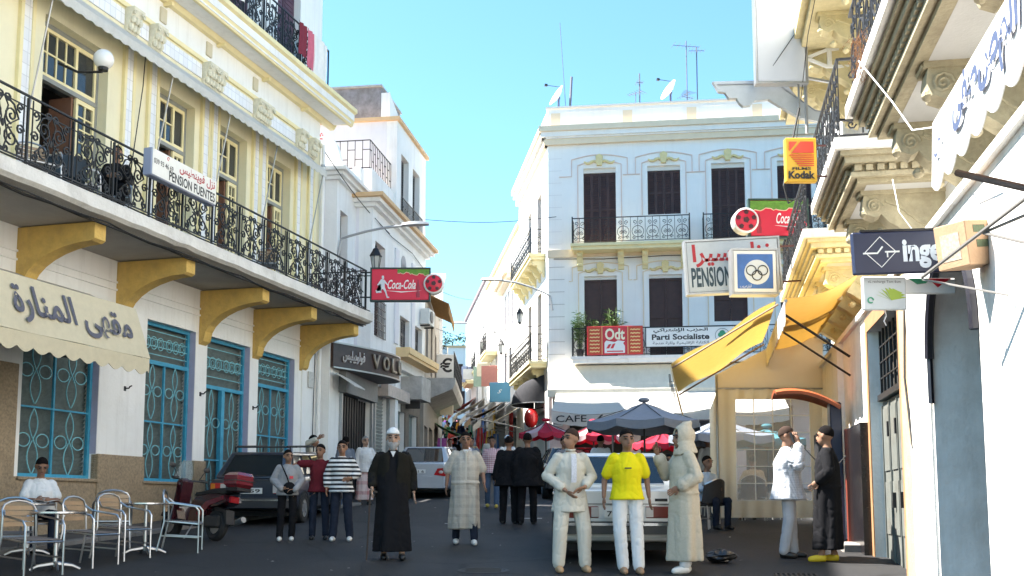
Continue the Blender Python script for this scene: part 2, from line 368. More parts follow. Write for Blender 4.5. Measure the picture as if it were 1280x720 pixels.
MB().box(-6.7, 12.9, 0.46, 10.7, 6.1, 6.38).build('floor_slab', SOFFIT, L)
# dado: granite base with piers standing proud
for a, b, zt in [(-7, 2.42, 3.85), (4.5, 5.88, 2.5), (7.58, 8.02, 2.5), (9.82, 10.2, 2.5), (12.0, 13.2, 2.5)]:
    MB().cbox(a, b, -0.055, 0.1, 0.3, zt, .012).build('dado_pier', DADO, L)
for a, b in ((2.42, 4.5), (5.88, 7.58), (10.2, 12.0)): MB().box(a, b, -0.02, 0.2, 0.3, 2.045).build('dado_panel', DADO, L)
for z in (5.52, 5.66): MB().box(-6.9, 13.15, -0.03, 0.01, z, z + 0.035).build('moulding', WHITE, L)
MB().box(12.35, 13.2, -0.04, 0.1, 2.52, 6.07).build('corner_pilaster', WHITE, L)
# ---- blue grilles
def grille(a, b, c, d_, door=False):
    r = MB(); w = b - a; m = (a + b) / 2; zt = c + (d_ - c) * 0.745
    g = thing; root = MB()
    y = 0.17
    fr = MB()
    for (x0, x1, z0, z1) in [(a, a + .07, c, d_), (b - .07, b, c, d_), (a + .07, b - .07, d_ - .07, d_), (a + .07, b - .07, c, c + .06), (a + .07, b - .07, zt - .03, zt + .05)]:
        fr.box(x0, x1, y - .03, y + .03, z0, z1)
    if door: fr.box(m - .06, m + .06, y - .045, y + .05, c + .06, zt - .03)
    else: fr.box(m - .02, m + .02, y - .02, y + .02, c + .06, zt - .03)
    fr.box(a + .07, b - .07, y - .018, y + .018, c + (zt - c) * .5 - .015, c + (zt - c) * .5 + .015)
    f = fr.build('window_grille', BLUE, L)
    ch = MB()
    H = zt - c
    for k in (0, 1):
        x0 = a + .07 + (w - .14) * (k * .5); wq = (w - .14) * .5; cx = x0 + wq / 2
        for half in (0, 1):
            zc = c + .06 + half * H * .5; hh = H * .5 - .06; amp = wq * .125
            for sg in (-1, 1):
                ch.tube([(cx + sg * amp * sin(2 * pi * t / 20) , y - .01 * sg, zc + hh * t / 20) for t in range(21)], .011, 4, caps=False)
            for sg in (-1, 1):
                q = wq * .125
                ch.tube([(cx + sg * (q * 2.0) + q * 1.35 * cos(2 * pi * i / 14), y, zc + hh * .5 + q * 1.0 * sin(2 * pi * i / 14)) for i in range(14)], .012, 4, closed=True)
    # top panel: rings in a lattice
    for k in range(2):
        x0 = a + .1 + (w - .2) * k * .5; wq = (w - .2) * .5; zc = (zt + d_) / 2
        for i in range(3):
            ch.tube([(x0 + wq * (.2 + .3 * i) + wq * .15 * cos(2 * pi * j / 12), y, zc + wq * .17 * sin(2 * pi * j / 12)) for j in range(12)], .010, 4, closed=True)
            ch.tube([(x0 + wq * (.2 + .3 * i) + wq * .08 * cos(2 * pi * j / 8), y, zc + wq * .08 * sin(2 * pi * j / 8)) for j in range(8)], .007, 4, closed=True)
    for zz in (.22, .42, .6, .8): ch.box(a + .07, b - .07, y - .007, y + .007, zt + (d_ - zt) * zz - .008, zt + (d_ - zt) * zz + .008)
    ch.build('scrollwork', BLUEL, f)
    # louvred shutter behind the grille
    lv = MB(); n = int((d_ - c) / .075)
    for i in range(n):
        z = c + (d_ - c) * i / n; lv.add([(a, .30, z), (b, .30, z), (b, .26, z + .07), (a, .26, z + .07)], [(0, 1, 2, 3)])
    lv.box(a, b, .33, .36, c, d_).build('louvre', DARKMESH, f)
    if not door: MB().box(a - .04, b + .04, -.06, .2, c - .05, c - .003).build('window_sill', DADO, L)
for i, q in enumerate(WLO): grille(*q, door=(i == 2))
for (a, b, c, dd) in WLO:   # lilac painted reveals
    MB().box(b - .006, b - .001, .01, .16, max(c, 2.5), dd - .01).build('reveal', mat('lilac_reveal', (0.42, 0.42, 0.58), .8, var=.1), L)
# ---- ochre brackets, balcony slab
bp = [(0, 6.06), (-1.46, 6.06), (-1.46, 5.80), (-1.40, 5.76)] + [(-1.40 + 1.28 * sin(t * pi / 16) ** 1.1, 5.76 - .70 * (1 - cos(t * pi / 16))) for t in range(1, 9)] + [(-.10, 5.0), (0, 4.93)]
bm_ = MB().prism(bp, -.14, .14, 'x').mesh('bracket', OCHRE)
for s_ in (-.4, 2.42, 5.02, 7.82, 10.05, 12.38): put('bracket', bm_, L, (s_, 0, 0))
def slab_fn():
    mb = MB(); n = 60; prof = []
    for i in range(n + 1):
        s_ = -7 + 19.75 * i / n; j = noise.noise((s_ * 1.7, 3, 0)) * .035; k = noise.noise((s_ * 2.3, 9, 0)) * .03
        prof.append([(s_, 0.0, 6.083), (s_, -1.5 + k, 6.083 + k * .4), (s_, -1.66 + j, 6.12 + k), (s_, -1.74 + j, 6.17 + k * .8), (s_, -1.75 + j * .6, 6.36), (s_, -1.72, 6.382), (s_, 0, 6.382)])
    m = len(prof[0])
    vs = [p for q in prof for p in q]
    fs = [(i * m + k, (i + 1) * m + k, (i + 1) * m + k + 1, i * m + k + 1) for i in range(n) for k in range(m - 1)] + [tuple(range(m)), tuple(range((n + 1) * m - 1, n * m - 1, -1))]
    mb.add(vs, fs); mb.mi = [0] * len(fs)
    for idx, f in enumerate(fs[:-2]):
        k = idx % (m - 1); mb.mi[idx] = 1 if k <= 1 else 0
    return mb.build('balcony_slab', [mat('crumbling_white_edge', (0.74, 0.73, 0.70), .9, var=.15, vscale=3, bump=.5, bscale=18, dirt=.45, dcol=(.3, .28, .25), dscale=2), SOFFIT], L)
slab_fn()
MB().tube([(-6 + .6 * i, -1.55 - .02 * sin(i), 6.06 - .03 * abs(sin(i * 1.3)) - .01) for i in range(32)], .022, 5).tube([(-6 + .6 * i, -1.60 - .02 * cos(i), 6.07 - .05 * abs(sin(i * .9))) for i in range(32)], .014, 5).tube(
    [(-6 + .6 * i, -1.73 - .015 * sin(i * 2), 6.42 - .025 * abs(sin(i * 1.1))) for i in range(32)], .014, 5).build('cable', CABLE, L)
# ---- wrought iron railing
def scroll_panel(w, h, z0):
    mb = MB(); r = .0145
    for x in (-w / 2,): mb.box(x - .016, x + .016, -.016, .016, z0, z0 + h)
    mb.box(-w / 2 + .09, -w / 2 + .105, -.008, .008, z0 + .06, z0 + h); mb.box(w / 2 - .105, w / 2 - .09, -.008, .008, z0 + .06, z0 + h)
    for sg in (-1, 1):
        x = sg * w * .17
        mb.tube(spiral(x, z0 + h * .30, w * .15, 1.5, pi / 2 if sg > 0 else pi / 2, 16, sg), r, 4, caps=False)
        mb.tube(spiral(x * .95, z0 + h * .63, w * .13, 1.5, -pi / 2, 16, -sg), r, 4, caps=False)
        mb.tube([(x * 1.75, 0, z0 + .08), (x * 1.9, 0, z0 + h * .25), (x * .5, 0, z0 + h * .46), (x * 1.8, 0, z0 + h * .62), (x * 1.2, 0, z0 + h * .80), (0.02 * sg, 0, z0 + h * .88)], r, 4, caps=False)
        mb.tube(spiral(sg * w * .08, z0 + h * .86, w * .07, 1.3, 0 if sg < 0 else pi, 10, -sg), r, 4, caps=False)
        mb.tube(spiral(sg * w * .07, z0 + h * .12, w * .06, 1.3, 0 if sg < 0 else pi, 10, sg), r, 4, caps=False)
    for sg in (-1, 1):
        mb.tube(spiral(sg * w * .34, z0 + h * .47, w * .085, 1.4, 0 if sg > 0 else pi, 12, sg), r, 4, caps=False); mb.tube(spiral(sg * w * .33, z0 + h * .80, w * .075, 1.3, -pi / 2, 10, -sg), r, 4, caps=False); mb.tube(spiral(sg * w * .34, z0 + h * .17, w * .075, 1.3, pi / 2, 10, sg), r, 4, caps=False)
        mb.tube([(sg * w * .02, 0, z0 + h * .08), (sg * w * .10, 0, z0 + h * .3), (sg * w * .03, 0, z0 + h * .55), (sg * w * .09, 0, z0 + h * .75), (sg * w * .02, 0, z0 + h * .86)], r * .8, 4, caps=False)
    mb.ell((0, 0, z0 + h * .47), (.03, .02, .06), 8, 6)
    return mb
PW = 1.0
pm = scroll_panel(PW, .98, 6.42).mesh('railing_panel', IRON)
rl = MB(); rl.box(-6.5, 12.58, -1.64, -1.60, 7.42, 7.445); rl.box(-6.5, 12.58, -1.628, -1.612, 7.26, 7.275); rl.box(-6.5, 12.58, -1.63, -1.61, 6.48, 6.50)
rl.box(12.54, 12.58, -1.598, 0, 7.42, 7.445).box(12.55, 12.57, -1.598, 0, 6.48, 6.50)
rl.box(12.54, 12.58, -1.64, -1.60, 6.38, 7.419)
rail = rl.build('balcony_railing', IRON, L)
for i in range(19): put('railing_panel', pm, rail, (-6.0 + .985 * i + .1, -1.62, 0))
pm2 = scroll_panel(.78, .98, 6.42).mesh('railing_panel', IRON)
for i in range(2): put('railing_panel', pm2, rail, (12.56, -1.22 + .79 * i, 0), (0, 0, pi / 2))
# ---- upper storey windows: transom with small panes, one leaf open on the dark room
PANE_ME = MB().box(-.5, .5, -.003, .003, -.5, .5).mesh('pane', GLASS)
def up_window(a, b, c, d_, tilt=False):
    y = .24; zt = d_ - .98; fr = MB()
    fr.box(a, a + .06, y - .04, y + .05, c, d_).box(b - .06, b, y - .04, y + .05, c, d_).box(a + .06, b - .06, y - .04, y + .05, d_ - .08, d_).box(a + .06, b - .06, y - .05, y + .05, zt - .06, zt + .02)
    f = fr.build('window', GREYWOOD, L)
    t = MB(); x0, x1, z0, z1 = a + .06, b - .06, zt + .02, d_ - .08; xm = x0 + (x1 - x0) * .66
    for (p, q, r_, s_) in [(x0, x0 + .05, z0, z1), (xm - .03, xm + .03, z0, z1), (x1 - .05, x1, z0, z1), (x0 + .05, xm - .03, z0, z0 + .06), (x0 + .05, xm - .03, z1 - .06, z1), (xm + .03, x1 - .05, z0, z0 + .08), (xm + .03, x1 - .05, z1 - .08, z1)]:
        t.box(p, q, y - .03, y + .02, r_, s_)
    nc = 4 if b - a > 1.5 else 3; pw = (xm - .03 - x0 - .05) / nc; ph = (z1 - z0 - .12) / 2
    for i in range(1, nc): t.box(x0 + .05 + pw * i - .014, x0 + .05 + pw * i + .014, y - .02, y + .01, z0 + .06, z1 - .06)
    t.box(x0 + .05, xm - .03, y - .0215, y + .0115, z0 + .06 + ph - .014, z0 + .06 + ph + .014)
    tf = t.build('transom', YEL, f)
    for i in range(nc):
        for j in range(2): put('pane', PANE_ME, tf, (x0 + .05 + pw * (i + .5), y + .006, z0 + .06 + ph * (j + .5)), scale=(pw - .03, 1, ph - .03))
    put('pane', PANE_ME, tf, ((xm + .03 + x1 - .05) / 2, y + .006, (z0 + z1) / 2), scale=(x1 - .05 - xm - .03, 1, z1 - z0 - .16))
    # the glazed leaf left standing on the far side of the opening
    lw = (b - a) * .30; l0, l1 = b - .06 - lw, b - .06; lf = MB(); zb = c
    lf.box(l0, l0 + .06, y - .03, y + .02, zb, zt - .06).box(l1 - .05, l1, y - .03, y + .02, zb, zt - .06).box(l0 + .06, l1 - .05, y - .03, y + .02, zt - .14, zt - .06).box(l0 + .06, l1 - .05, y - .03, y + .02, zb, zb + .7)
    ph = (zt - .14 - zb - .7) / 7; pw = (l1 - .05 - l0 - .06) / 2
    for j in range(1, 7): lf.box(l0 + .06, l1 - .05, y - .02, y + .01, zb + .7 + ph * j - .012, zb + .7 + ph * j + .012)
    lf.box(l0 + .06 + pw - .012, l0 + .06 + pw + .012, y - .0215, y + .0115, zb + .7, zt - .14)
    le = lf.build('window_leaf', YEL, f)
    for i in range(2):
        for j in range(7): put('pane', PANE_ME, le, (l0 + .06 + pw * (i + .5), y + .006, zb + .7 + ph * (j + .5)), scale=(pw - .026, 1, ph - .026))
    MB().box(l0 - .06, l0 - .012, y + .03, y + .5, zb, zt - .06).build('window_leaf', mat('reddish_wood', (.22, .11, .07), .6, var=.2), f)
for q in WUP: up_window(*q)
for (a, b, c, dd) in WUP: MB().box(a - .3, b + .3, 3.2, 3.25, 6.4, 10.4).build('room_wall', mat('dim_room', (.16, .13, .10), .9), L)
# ---- pilasters with white tiles and capitals; frieze; awning; cornice
TILE = tilemat('white_wall_tile', (.83, .83, .84), (.62, .62, .64), .16, .2)
def capital(s_, z):
    mb = MB(); mb.prism([(-.06, z), (-.06, z + .05), (-.19, z + .38), (-.22, z + .42), (-.22, z + .47), (0, z + .47), (0, z)], s_ - .17, s_ + .17, 'x')
    for i in range(3):
        for j in range(2):
            mb.ell((s_ - .11 + .11 * i, -.11 - .05 * j, z + .10 + .14 * j), (.05, .05, .08), 6, 5)
    mb.tube([(x, yy, zz) for x, yy, zz in spiral(s_ - .13, z + .36, .06, 1.2, 0, 8, 1, -.22)], .02, 4); mb.tube(spiral(s_ + .13, z + .36, .06, 1.2, pi, 8, -1, -.22), .02, 4)
    return mb.build('capital', mat('cream_stone', (.74, .70, .55), .85, var=.2, vscale=12, bump=.4), L)
PIL = [-1.6, 0.9, 2.2, 4.95, 5.72, 7.62, 7.98, 9.78, 10.12, 11.9, 12.6]
for s_ in PIL:
    MB().box(s_ - .17, s_ - .10, -.07, 0.001, 6.39, 10.42).box(s_ + .10, s_ + .17, -.07, .001, 6.39, 10.42).build('pilaster_fillet', YEL, L)
    MB().box(s_ - .1, s_ + .1, -.05, .001, 6.39, 10.42).build('pilaster_tile', TILE, L)
    capital(s_, 10.5)
for a, b in zip(PIL, PIL[1:]): MB().box(a + .2, b - .2, -.03, .001, 10.60, 10.90).build('frieze_tile', TILE, L)
MB().box(-7, 13.2, -.06, .001, 10.96, 11.05).build('frieze_moulding', YEL, L)
for s_ in (5.9, 7.6, 9.6): MB().box(s_, s_ + .2, -.03, .01, 11.2, 11.5).build('vent_panel', BEIGE, L)
aw = cloth('faded_white_canvas', (.72, .71, .66), .12, trl=.25, dirt=.25, dcol=(.45, .43, .40))
def strip_awning():
    def fn(u, v):
        s_ = -7 + 19.4 * u
        if v < .72: k = v / .72; return (s_, -.06 - .50 * k + .02 * sin(s_ * 5) * k, 10.48 - .42 * k - .05 * sin(pi * k))
        k = (v - .72) / .28; return (s_, -.56 - .01 * k, 10.06 - .17 * k - .05 * k * abs(sin(s_ * pi / .26)))
    return MB().sheet(fn, 300, 8, .008).build('window_awning', aw, L, smooth=True)
strip_awning()
for s_ in (2.3, 5.75, 7.9, 10.0, 12.4): MB().tube([(s_, -.02, 7.7), (s_ - .05, -.50, 10.0)], .016, 5).build('awning_arm', STEEL, L)
cp = [(0.01, 11.62), (-.10, 11.62), (-.16, 11.70), (-.18, 11.76), (-.55, 11.72), (-.58, 11.66), (-.64, 11.66), (-.68, 11.76), (-.70, 11.80), (-.70, 11.98), (-.78, 12.02), (-.78, 12.12), (.01, 12.12)]
cb = MB(); cb.prism(cp, -7, 13.75, 'x'); cb.build('cornice', [YEL], L)
MB().box(-7, 13.6, -.672, -.175, 11.70, 11.74).build('soffit_band', WHITE, L)
MB().box(-7, 13.7, -.715, -.69, 11.80, 11.97).build('cornice_band', WHITE, L)
for s_ in range(-6, 13, 2): MB().box(s_, s_ + .08, -.2, 0, 11.55, 11.62).build('moulding_block', YEL, L)
pm3 = scroll_panel(.9, 1.0, 12.14).mesh('railing_panel', IRON)
rt = MB(); rt.box(-6.5, 12.3, -.62, -.59, 13.16, 13.19).box(-6.5, 12.3, -.615, -.597, 12.2, 12.22).box(12.27, 12.3, -.588, 0.01, 13.16, 13.19).box(12.27, 12.3, -.62, -.59, 12.12, 13.159)
for i in range(62): rt.box(-6.4 + .3 * i, -6.385 + .3 * i, -.612, -.598, 12.22, 13.16)
rr = rt.build('upper_railing', IRON, L)
for i in range(20): put('railing_panel', pm3, rr, (-5.9 + .9 * i, -.605, 0))
for (a, b, c, dd) in WTOP:
    o = MB().box(a, a + (b - a) * .48, .2, .25, c, dd).box(a + (b - a) * .52, b, .2, .25, c, dd)
    for i in range(24):
        z = c + .1 + (dd - c - .2) * i / 24
        o.box(a + .08, a + (b - a) * .42, .185, .2, z, z + .06).box(a + (b - a) * .58, b - .08, .185, .2, z, z + .06)
    o.build('shutter_door', PURPLEWOOD, L)
# ================================================================ white three-storey building facing the square
FC = Frame((1.3, 38.0), -7.5)
C = FC.root('white_pension_building', 'white three-storey building with brown shutters and peach mouldings facing the square', 'building')
def shutters(parent, a, b, c, d_, y, m, leaves=2, panels=2, louv=True, name='shutter'):
    w = (b - a) / leaves
    for k in range(leaves):
        mb = MB(); x0 = a + w * k + .004; x1 = a + w * (k + 1) - .004; pw = (x1 - x0) / panels
        mb.box(x0, x1, y + .03, y + .05, c, d_)
        for p in range(panels):
            p0 = x0 + pw * p; p1 = p0 + pw; st = min(.05, pw * .2)
            mb.box(p0 + .001, p0 + st, y, y + .03, c, d_).box(p1 - st, p1 - .001, y, y + .03, c, d_)
            for z0, z1 in ((c, c + .09), ((c + d_) / 2 - .035, (c + d_) / 2 + .035), (d_ - .08, d_)): mb.box(p0 + st, p1 - st, y + .001, y + .03, z0, z1)
            if louv:
                n = int((d_ - c) / .09)
                for i in range(n):
                    z = c + .09 + (d_ - c - .17) * i / n
                    mb.add([(p0 + st, y + .006, z), (p1 - st, y + .006, z), (p1 - st, y + .028, z + .055), (p0 + st, y + .028, z + .055)], [(0, 1, 2, 3)])
        mb.build(name, m, parent)
SO = [1.28, 3.57, 5.82, 8.1, 10.4]; SW = 1.16
opU = [(s, s + SW, 10.8 if i != 1 else 11.87, 13.66) for i, s in enumerate(SO)]
opL = [(s, s + SW, 6.78 if i != 2 else 7.97, 9.70 if i != 2 else 9.72) for i, s in enumerate(SO)]
opG = [(.7, 2.6, 2.0, 5.0), (3.2, 6.2, 2.0, 5.0), (6.8, 8.4, 2.0, 5.0)]
wall_mesh(MB(), 0, 14, 5.5, 15.0, opU + opL, 0, .4).build('wall', WHITE_C, C)
PINK = mat('faded_pink_paint', (.78, .60, .58), .85, var=.12, vscale=2, bump=.2, streak=.2)
wall_mesh(MB(), 0, 14, 1.5, 5.498, opG, .01, .39).build('ground_floor_wall', PINK, C)
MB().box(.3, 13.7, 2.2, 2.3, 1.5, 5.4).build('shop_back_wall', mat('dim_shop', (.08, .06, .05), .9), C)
# roof parapet and cornices
MB().box(0, 14, 0.0, .25, 15.2, 15.93).build('parapet', WHITE_C, C)
for (a, b, z0, z1, pr, m, nm) in [(-.3, 14, 15.0, 15.2, .34, PEACH, 'cornice'), (-.22, 14, 14.82, 14.999, .26, WHITE_C, 'cornice_band'), (-.12, 14, 14.55, 14.76, .15, PEACH, 'cornice'), (-.05, 14, 14.761, 14.819, .19, WHITE_C, 'cornice_band'), (-.06, 14, 15.931, 16.0, .06, mat('pale_peach', (.84, .76, .68), .8), 'coping')]:
    MB().box(a, b, -pr, .26, z0, z1).build(nm, m, C)
for s in (.12, 2.72, 5.0, 7.3): MB().box(s, s + .34, -.02, .01, 15.32, 15.76).build('parapet_panel', PEACH, C)
for a, b in ((.62, 2.6), (3.2, 4.9), (5.5, 7.2)):
    MB().box(a, b, -.015, .005, 15.30, 15.34).box(a, b, -.015, .005, 15.78, 15.82).box(a, a + .04, -.0149, .005, 15.341, 15.779).box(b - .04, b, -.0149, .005, 15.341, 15.779).build('parapet_moulding', WHITE_C, C)
LINE = mat('pink_line_paint', (.72, .56, .50), .8)
SH = mat('cream_arch_field', (.72, .70, .66), .8)
def hood(s0, s1, ztop, m, step, gap, low, wide=.45, th=.035):
    """two raised lines that step up and arch over an opening"""
    mid = (s0 + s1) / 2
    for k, e in enumerate((.20, .42)):
        zt = ztop + .16 + .22 * k; pts = []
        a, b = s0 - e, s1 + e
        pts.append((a, zt - step)); pts.append((a, zt - .02))
        for i in range(9): t = i / 8; pts.append((a + (b - a) * t, zt + .16 * sin(pi * t)))
        pts.append((b, zt - step))
        if k == 1: pts = [(a - wide, zt - step)] + pts + [(b + wide, zt - step)]
        else: pts = [(a, low)] + pts[1:-1] + [(b, low)]
        mb = MB(); mb.tube([(x, -.02, z) for x, z in pts], .022, 4); mb.build('hood_moulding', m, C)
    o = MB(); o.prism([(mid - .09, ztop + .12), (mid + .09, ztop + .12), (mid + .13, ztop + .46), (mid, ztop + .54), (mid - .13, ztop + .46)], -.12, 0, 'y')
    for sg in (-1, 1):
        o.tube([(mid + sg * (.1 + .09 * i), -.05, ztop + .25 + .05 * sin(i * 1.4)) for i in range(6)], [.05, .045, .06, .04, .05, .02], 6)
    o.build('keystone_ornament', mat('yellow_plaster', (.80, .66, .34), .8, var=.15, vscale=10, bump=.3), C)
for i, (a, b, c, d_) in enumerate(opU):
    shutters(C, a, b, c, d_ - .16, .14, BROWNWOOD)
    MB().box(a, b, .1, .2, d_ - .155, d_ - .001).build('arch_field', SH, C)
    hood(a, b, d_ - .05, LINE, .62, .2, c)
for i, (a, b, c, d_) in enumerate(opL):
    shutters(C, a, b, c, d_ - .12, .14, BROWNWOOD, panels=1, louv=False)
    MB().box(a, b, .1, .2, d_ - .115, d_ - .001).build('arch_field', SH, C)
    hood(a, b, d_ - .05, PEACH, .5, .2, 6.8, .12)
for i in range(len(SO) + 1):          # bordered panels between the lower windows
    a = SO[i - 1] + SW + .62 if i else .62; b = SO[i] - .62 if i < len(SO) else 13
    if b - a < .2: continue
    mb = MB(); mb.box(a, a + .06, -.03, .01, 7.0, 9.1).box(b - .06, b, -.03, .01, 7.0, 9.1).box(a + .06, b - .06, -.03, .01, 9.04, 9.1).box(a - .1, b + .1, -.06, .01, 9.3, 9.36)
    mb.build('panel_moulding', PEACH, C)
for z in [6.9 + .45 * k for k in range(8)]: MB().box(-.001, .58, -.012, .01, z, z + .02).build('quoin_joint', mat('grey_joint', (.5, .48, .47), .9), C)
for z in [10.9 + .45 * k for k in range(8)]: MB().box(-.001, .5, -.008, .01, z, z + .012).build('quoin_joint', mat('pale_joint', (.68, .66, .66), .9), C)
MB().box(-.02, 14, -.05, .01, 10.40, 10.68).build('storey_band', PEACH, C)
# balconies with iron railings
def arab_panel(w, h, z0):
    mb = MB(); r = .013
    mb.tube([(w * .40 * cos(2 * pi * i / 14), 0, z0 + h * .38 + w * .40 * sin(2 * pi * i / 14)) for i in range(14)], r, 4, closed=True)
    for sg in (-1, 1):
        mb.tube(spiral(sg * w * .16, z0 + h * .36, w * .15, 1.4, pi / 2, 9, sg), r, 4, caps=False); mb.tube(spiral(sg * w * .22, z0 + h * .78, w * .17, 1.3, -pi / 2, 9, -sg), r, 4, caps=False)
        mb.tube(spiral(sg * w * .28, z0 + h * .12, w * .12, 1.2, 0, 8, sg), r, 4, caps=False)
    mb.box(-.01, .01, -.006, .006, z0, z0 + h); mb.box(w / 2 - .008, w / 2 + .008, -.006, .006, z0, z0 + h)
    return mb
def balcony(parent, s0, s1, z, n, rh=.92, ends=(True, True), slabm=YEL, cons=()):
    MB().box(s0 - .06, s1 + .06, -n - .06, -.002, z - .10, z).box(s0, s1, -n, -.002, z - .22, z - .101).build('balcony_slab', slabm, parent)
    r = MB(); r.box(s0, s1, -n, -n + .035, z + rh - .03, z + rh).box(s0, s1, -n + .008, -n + .027, z + .05, z + .07)
    for s in (s0, s1): r.box(s - .02, s + .02, -n - .002, -n + .037, z, z + rh + .05)
    for k, s in enumerate((s0, s1)):
        if ends[k]: r.box(s - .012, s + .012, -n + .038, -.001, z + rh - .03, z + rh - .001).box(s - .01, s + .01, -n + .038, -.001, z + .05, z + .07)
    ra = r.build('balcony_railing', IRON, parent)
    m = max(1, round((s1 - s0) / .52)); w = (s1 - s0) / m
    pmz = arab_panel(w, rh - .09, z + .065).mesh('railing_panel', IRON)
    for i in range(m): put('railing_panel', pmz, ra, (s0 + w * (i + .5), -n + .017, 0))
    me_ = max(1, round(n / .5)); we = n / me_; pme = arab_panel(we, rh - .09, z + .065).mesh('railing_panel', IRON)
    for k, s in enumerate((s0, s1)):
        if ends[k]:
            for i in range(me_): put('railing_panel', pme, ra, (s, -n + we * (i + .5), 0), (0, 0, pi / 2))
    cm = MB().prism([(0, z - .22), (-.42, z - .22), (-.46, z - .32), (-.36, z - .42), (-.30, z - .40), (-.24, z - .56), (-.10, z - .66), (-.06, z - .80), (0, z - .84)], -.1, .1, 'x')
    cm.ell((0, -.40, z - .32), (.115, .07, .08), 8, 6).ell((0, -.14, z - .62), (.112, .07, .08), 8, 6)
    cme = cm.mesh('console', YEL, True)
    for s in cons: put('console', cme, parent, (s, 0, 0))
balcony(C, .92, 5.0, 10.73, .7, cons=(1.15, 2.6, 3.45, 4.8))
balcony(C, 5.48, 9.6, 10.73, .7, cons=(5.7, 7.1, 8.0, 9.4))
balcony(C, .9, 9.6, 6.72, .7, 1.0, slabm=WHITE)
# side facing the narrow street
FD = Frame((1.3, 38.0), math.degrees(atan2(-1, .125)))
CS = thing('side_facade', 'x', 'x')           # re-used as a part of the same building
del CS['label'], CS['category']
CS.name = 'side_facade'; CS.parent = C; CS.rotation_euler = (0, 0, FD.a - FC.a)
sideO = [(-2.6, -1.6, 10.8, 13.3), (-5.2, -4.2, 10.8, 13.3), (-2.6, -1.6, 6.8, 9.5), (-5.2, -4.2, 6.8, 9.5), (-3, -1, 2.0, 5), (-6.4, -3.8, 2.0, 5)]
wall_mesh(MB(), -8, -.003, 1.5, 15.9, sideO, 0, .4).build('side_wall', WHITE, CS)
for a, b, c, d_ in sideO[:4]: shutters(CS, a, b, c, d_, .14, BROWNWOOD, louv=False)
for (z0, z1, pr, m) in [(15.0, 15.2, .34, PEACH), (14.82, 14.998, .26, WHITE), (14.55, 14.76, .15, PEACH)]: MB().box(-8, .05, -pr, .1, z0, z1).build('cornice', m, CS)
balcony(CS, -6.5, -.7, 10.73, .55, cons=(-6.3, -5.2, -4.1, -3, -1.9, -.9))
balcony(CS, -6.5, -.4, 6.72, .6, 1.0, cons=(-6.3, -5, -3.7, -2.4, -1.2))
MB().box(-7.9, -7.6, .41, 9.5, 1.5, 15.9).box(-7.6, -.6, 9.2, 9.5, 1.5, 15.9).build('back_wall', WHITE, CS)
MB().box(-.2, 14, .42, 11, 15.0, 15.1).build('roof', CONC, C)
MB().box(13.75, 14, .42, 11, 1.5, 15.0).build('end_wall', WHITE, C)
# ground floor fascia, cafe awning and its hanging cloth
FAS = mat('cream_fascia', (.74, .68, .56), .85, var=.12, vscale=2, streak=.3, scol=(.4, .33, .25), bump=.2)
MB().prism([(0, 6.45), (-.35, 6.45), (-.95, 5.55), (-.95, 5.30), (-.9, 5.30), (0, 5.45)], .05, 9.5, 'x').build('fascia', FAS, C)
cwhite = cloth('white_canvas', (.80, .78, .74), .1, trl=.45)
def cafe_awn():
    def fn(u, v):
        s = .35 + 7.6 * u; k = v
        sag = .14 * sin(pi * ((u * 3) % 1.0))
        return (s, -.95 - 1.75 * k, 5.42 - .75 * k - sag * k - .06 * sin(pi * k))
    MB().sheet(fn, 42, 10, .012).build('cafe_awning', cwhite, C, smooth=True)
    MB().sheet(lambda u, v: (.35 + 7.6 * u, -2.70 + .01 * sin(u * 40), 4.66 - .14 * sin(pi * ((u * 3) % 1)) - .36 * v - .03 * v * abs(sin(u * 60))), 60, 4, .01).build('awning_valance', cwhite, C, smooth=True)
    text(C, 'CAFE', 1.0, .22, 1.0, 4.40, -2.745, SIGNBLACK, bold=.01)
    text(C, 'J.', .4, .24, 1.85, 4.40, -2.745, SIGNBLACK, bold=.01, shear=.4)
cafe_awn()
for zz, t in ((4.95, ''), (4.35, '')): MB().cbox(.12, .5, -.05, -.01, zz, zz + .42).build('notice_plate', SIGNWHITE, C)
for zz in (4.95, 4.35): MB().box(.17, .45, -.054, -.051, zz + .06, zz + .36).build('notice_print', mat('grey_print', (.35, .33, .33), .7, var=.6, vscale=30), C)
# ---- things on the facade
odt = thing('balcony_banner', 'red and orange banner reading Odt tied to the lower balcony railing', 'banner', FC.w(2.38, .78, 6.75), FC.a)
MB().cbox(-.96, .96, -.03, .02, 0, 1.0, .008).build('panel', SIGNRED, odt)
for a_, b_ in ((-.94, -.46), (.46, .94)): MB().box(a_, b_, -.034, -.031, .03, .97).build('side_panel', mat('banner_orange_red', (.55, .06, .02), .5), odt)
MB().box(-.455, -.435, -.035, -.031, .02, .98).box(.435, .455, -.035, -.031, .02, .98).build('divider', mat('banner_yellow', (.85, .6, .25), .5), odt)
text(odt, 'Odt', .68, .40, 0, .72, -.036, mat('banner_cream', (.9, .82, .6), .5), bold=.03)
MB().prism([(-.36, .06), (.34, .06), (.34, .30), (.28, .40), (.34, .46), (.1, .50), (0, .44), (-.3, .50), (-.36, .42)], -.036, -.031, 'y').build('white_print', SIGNWHITE, odt)
MB().prism([(-.30, .22), (-.2, .22), (-.12, .38), (-.22, .36)], -.039, -.0365, 'y').prism([(-.16, .22), (-.06, .22), (.02, .40), (-.08, .37)], -.039, -.0365, 'y').box(-.28, .28, -.039, -.0365, .1, .14).build('red_print', SIGNRED, odt)
for k in range(7):
    for sx in (-.70, .70): text(odt, ['lorem', 'ODT', 'menu', 'radio', 'ondes', 'ville', 'place'][k] if False else '~~~', .34, .07, sx, .12 + .125 * k, -.036, mat('banner_yellow', (.85, .6, .25), .5), bold=.03)
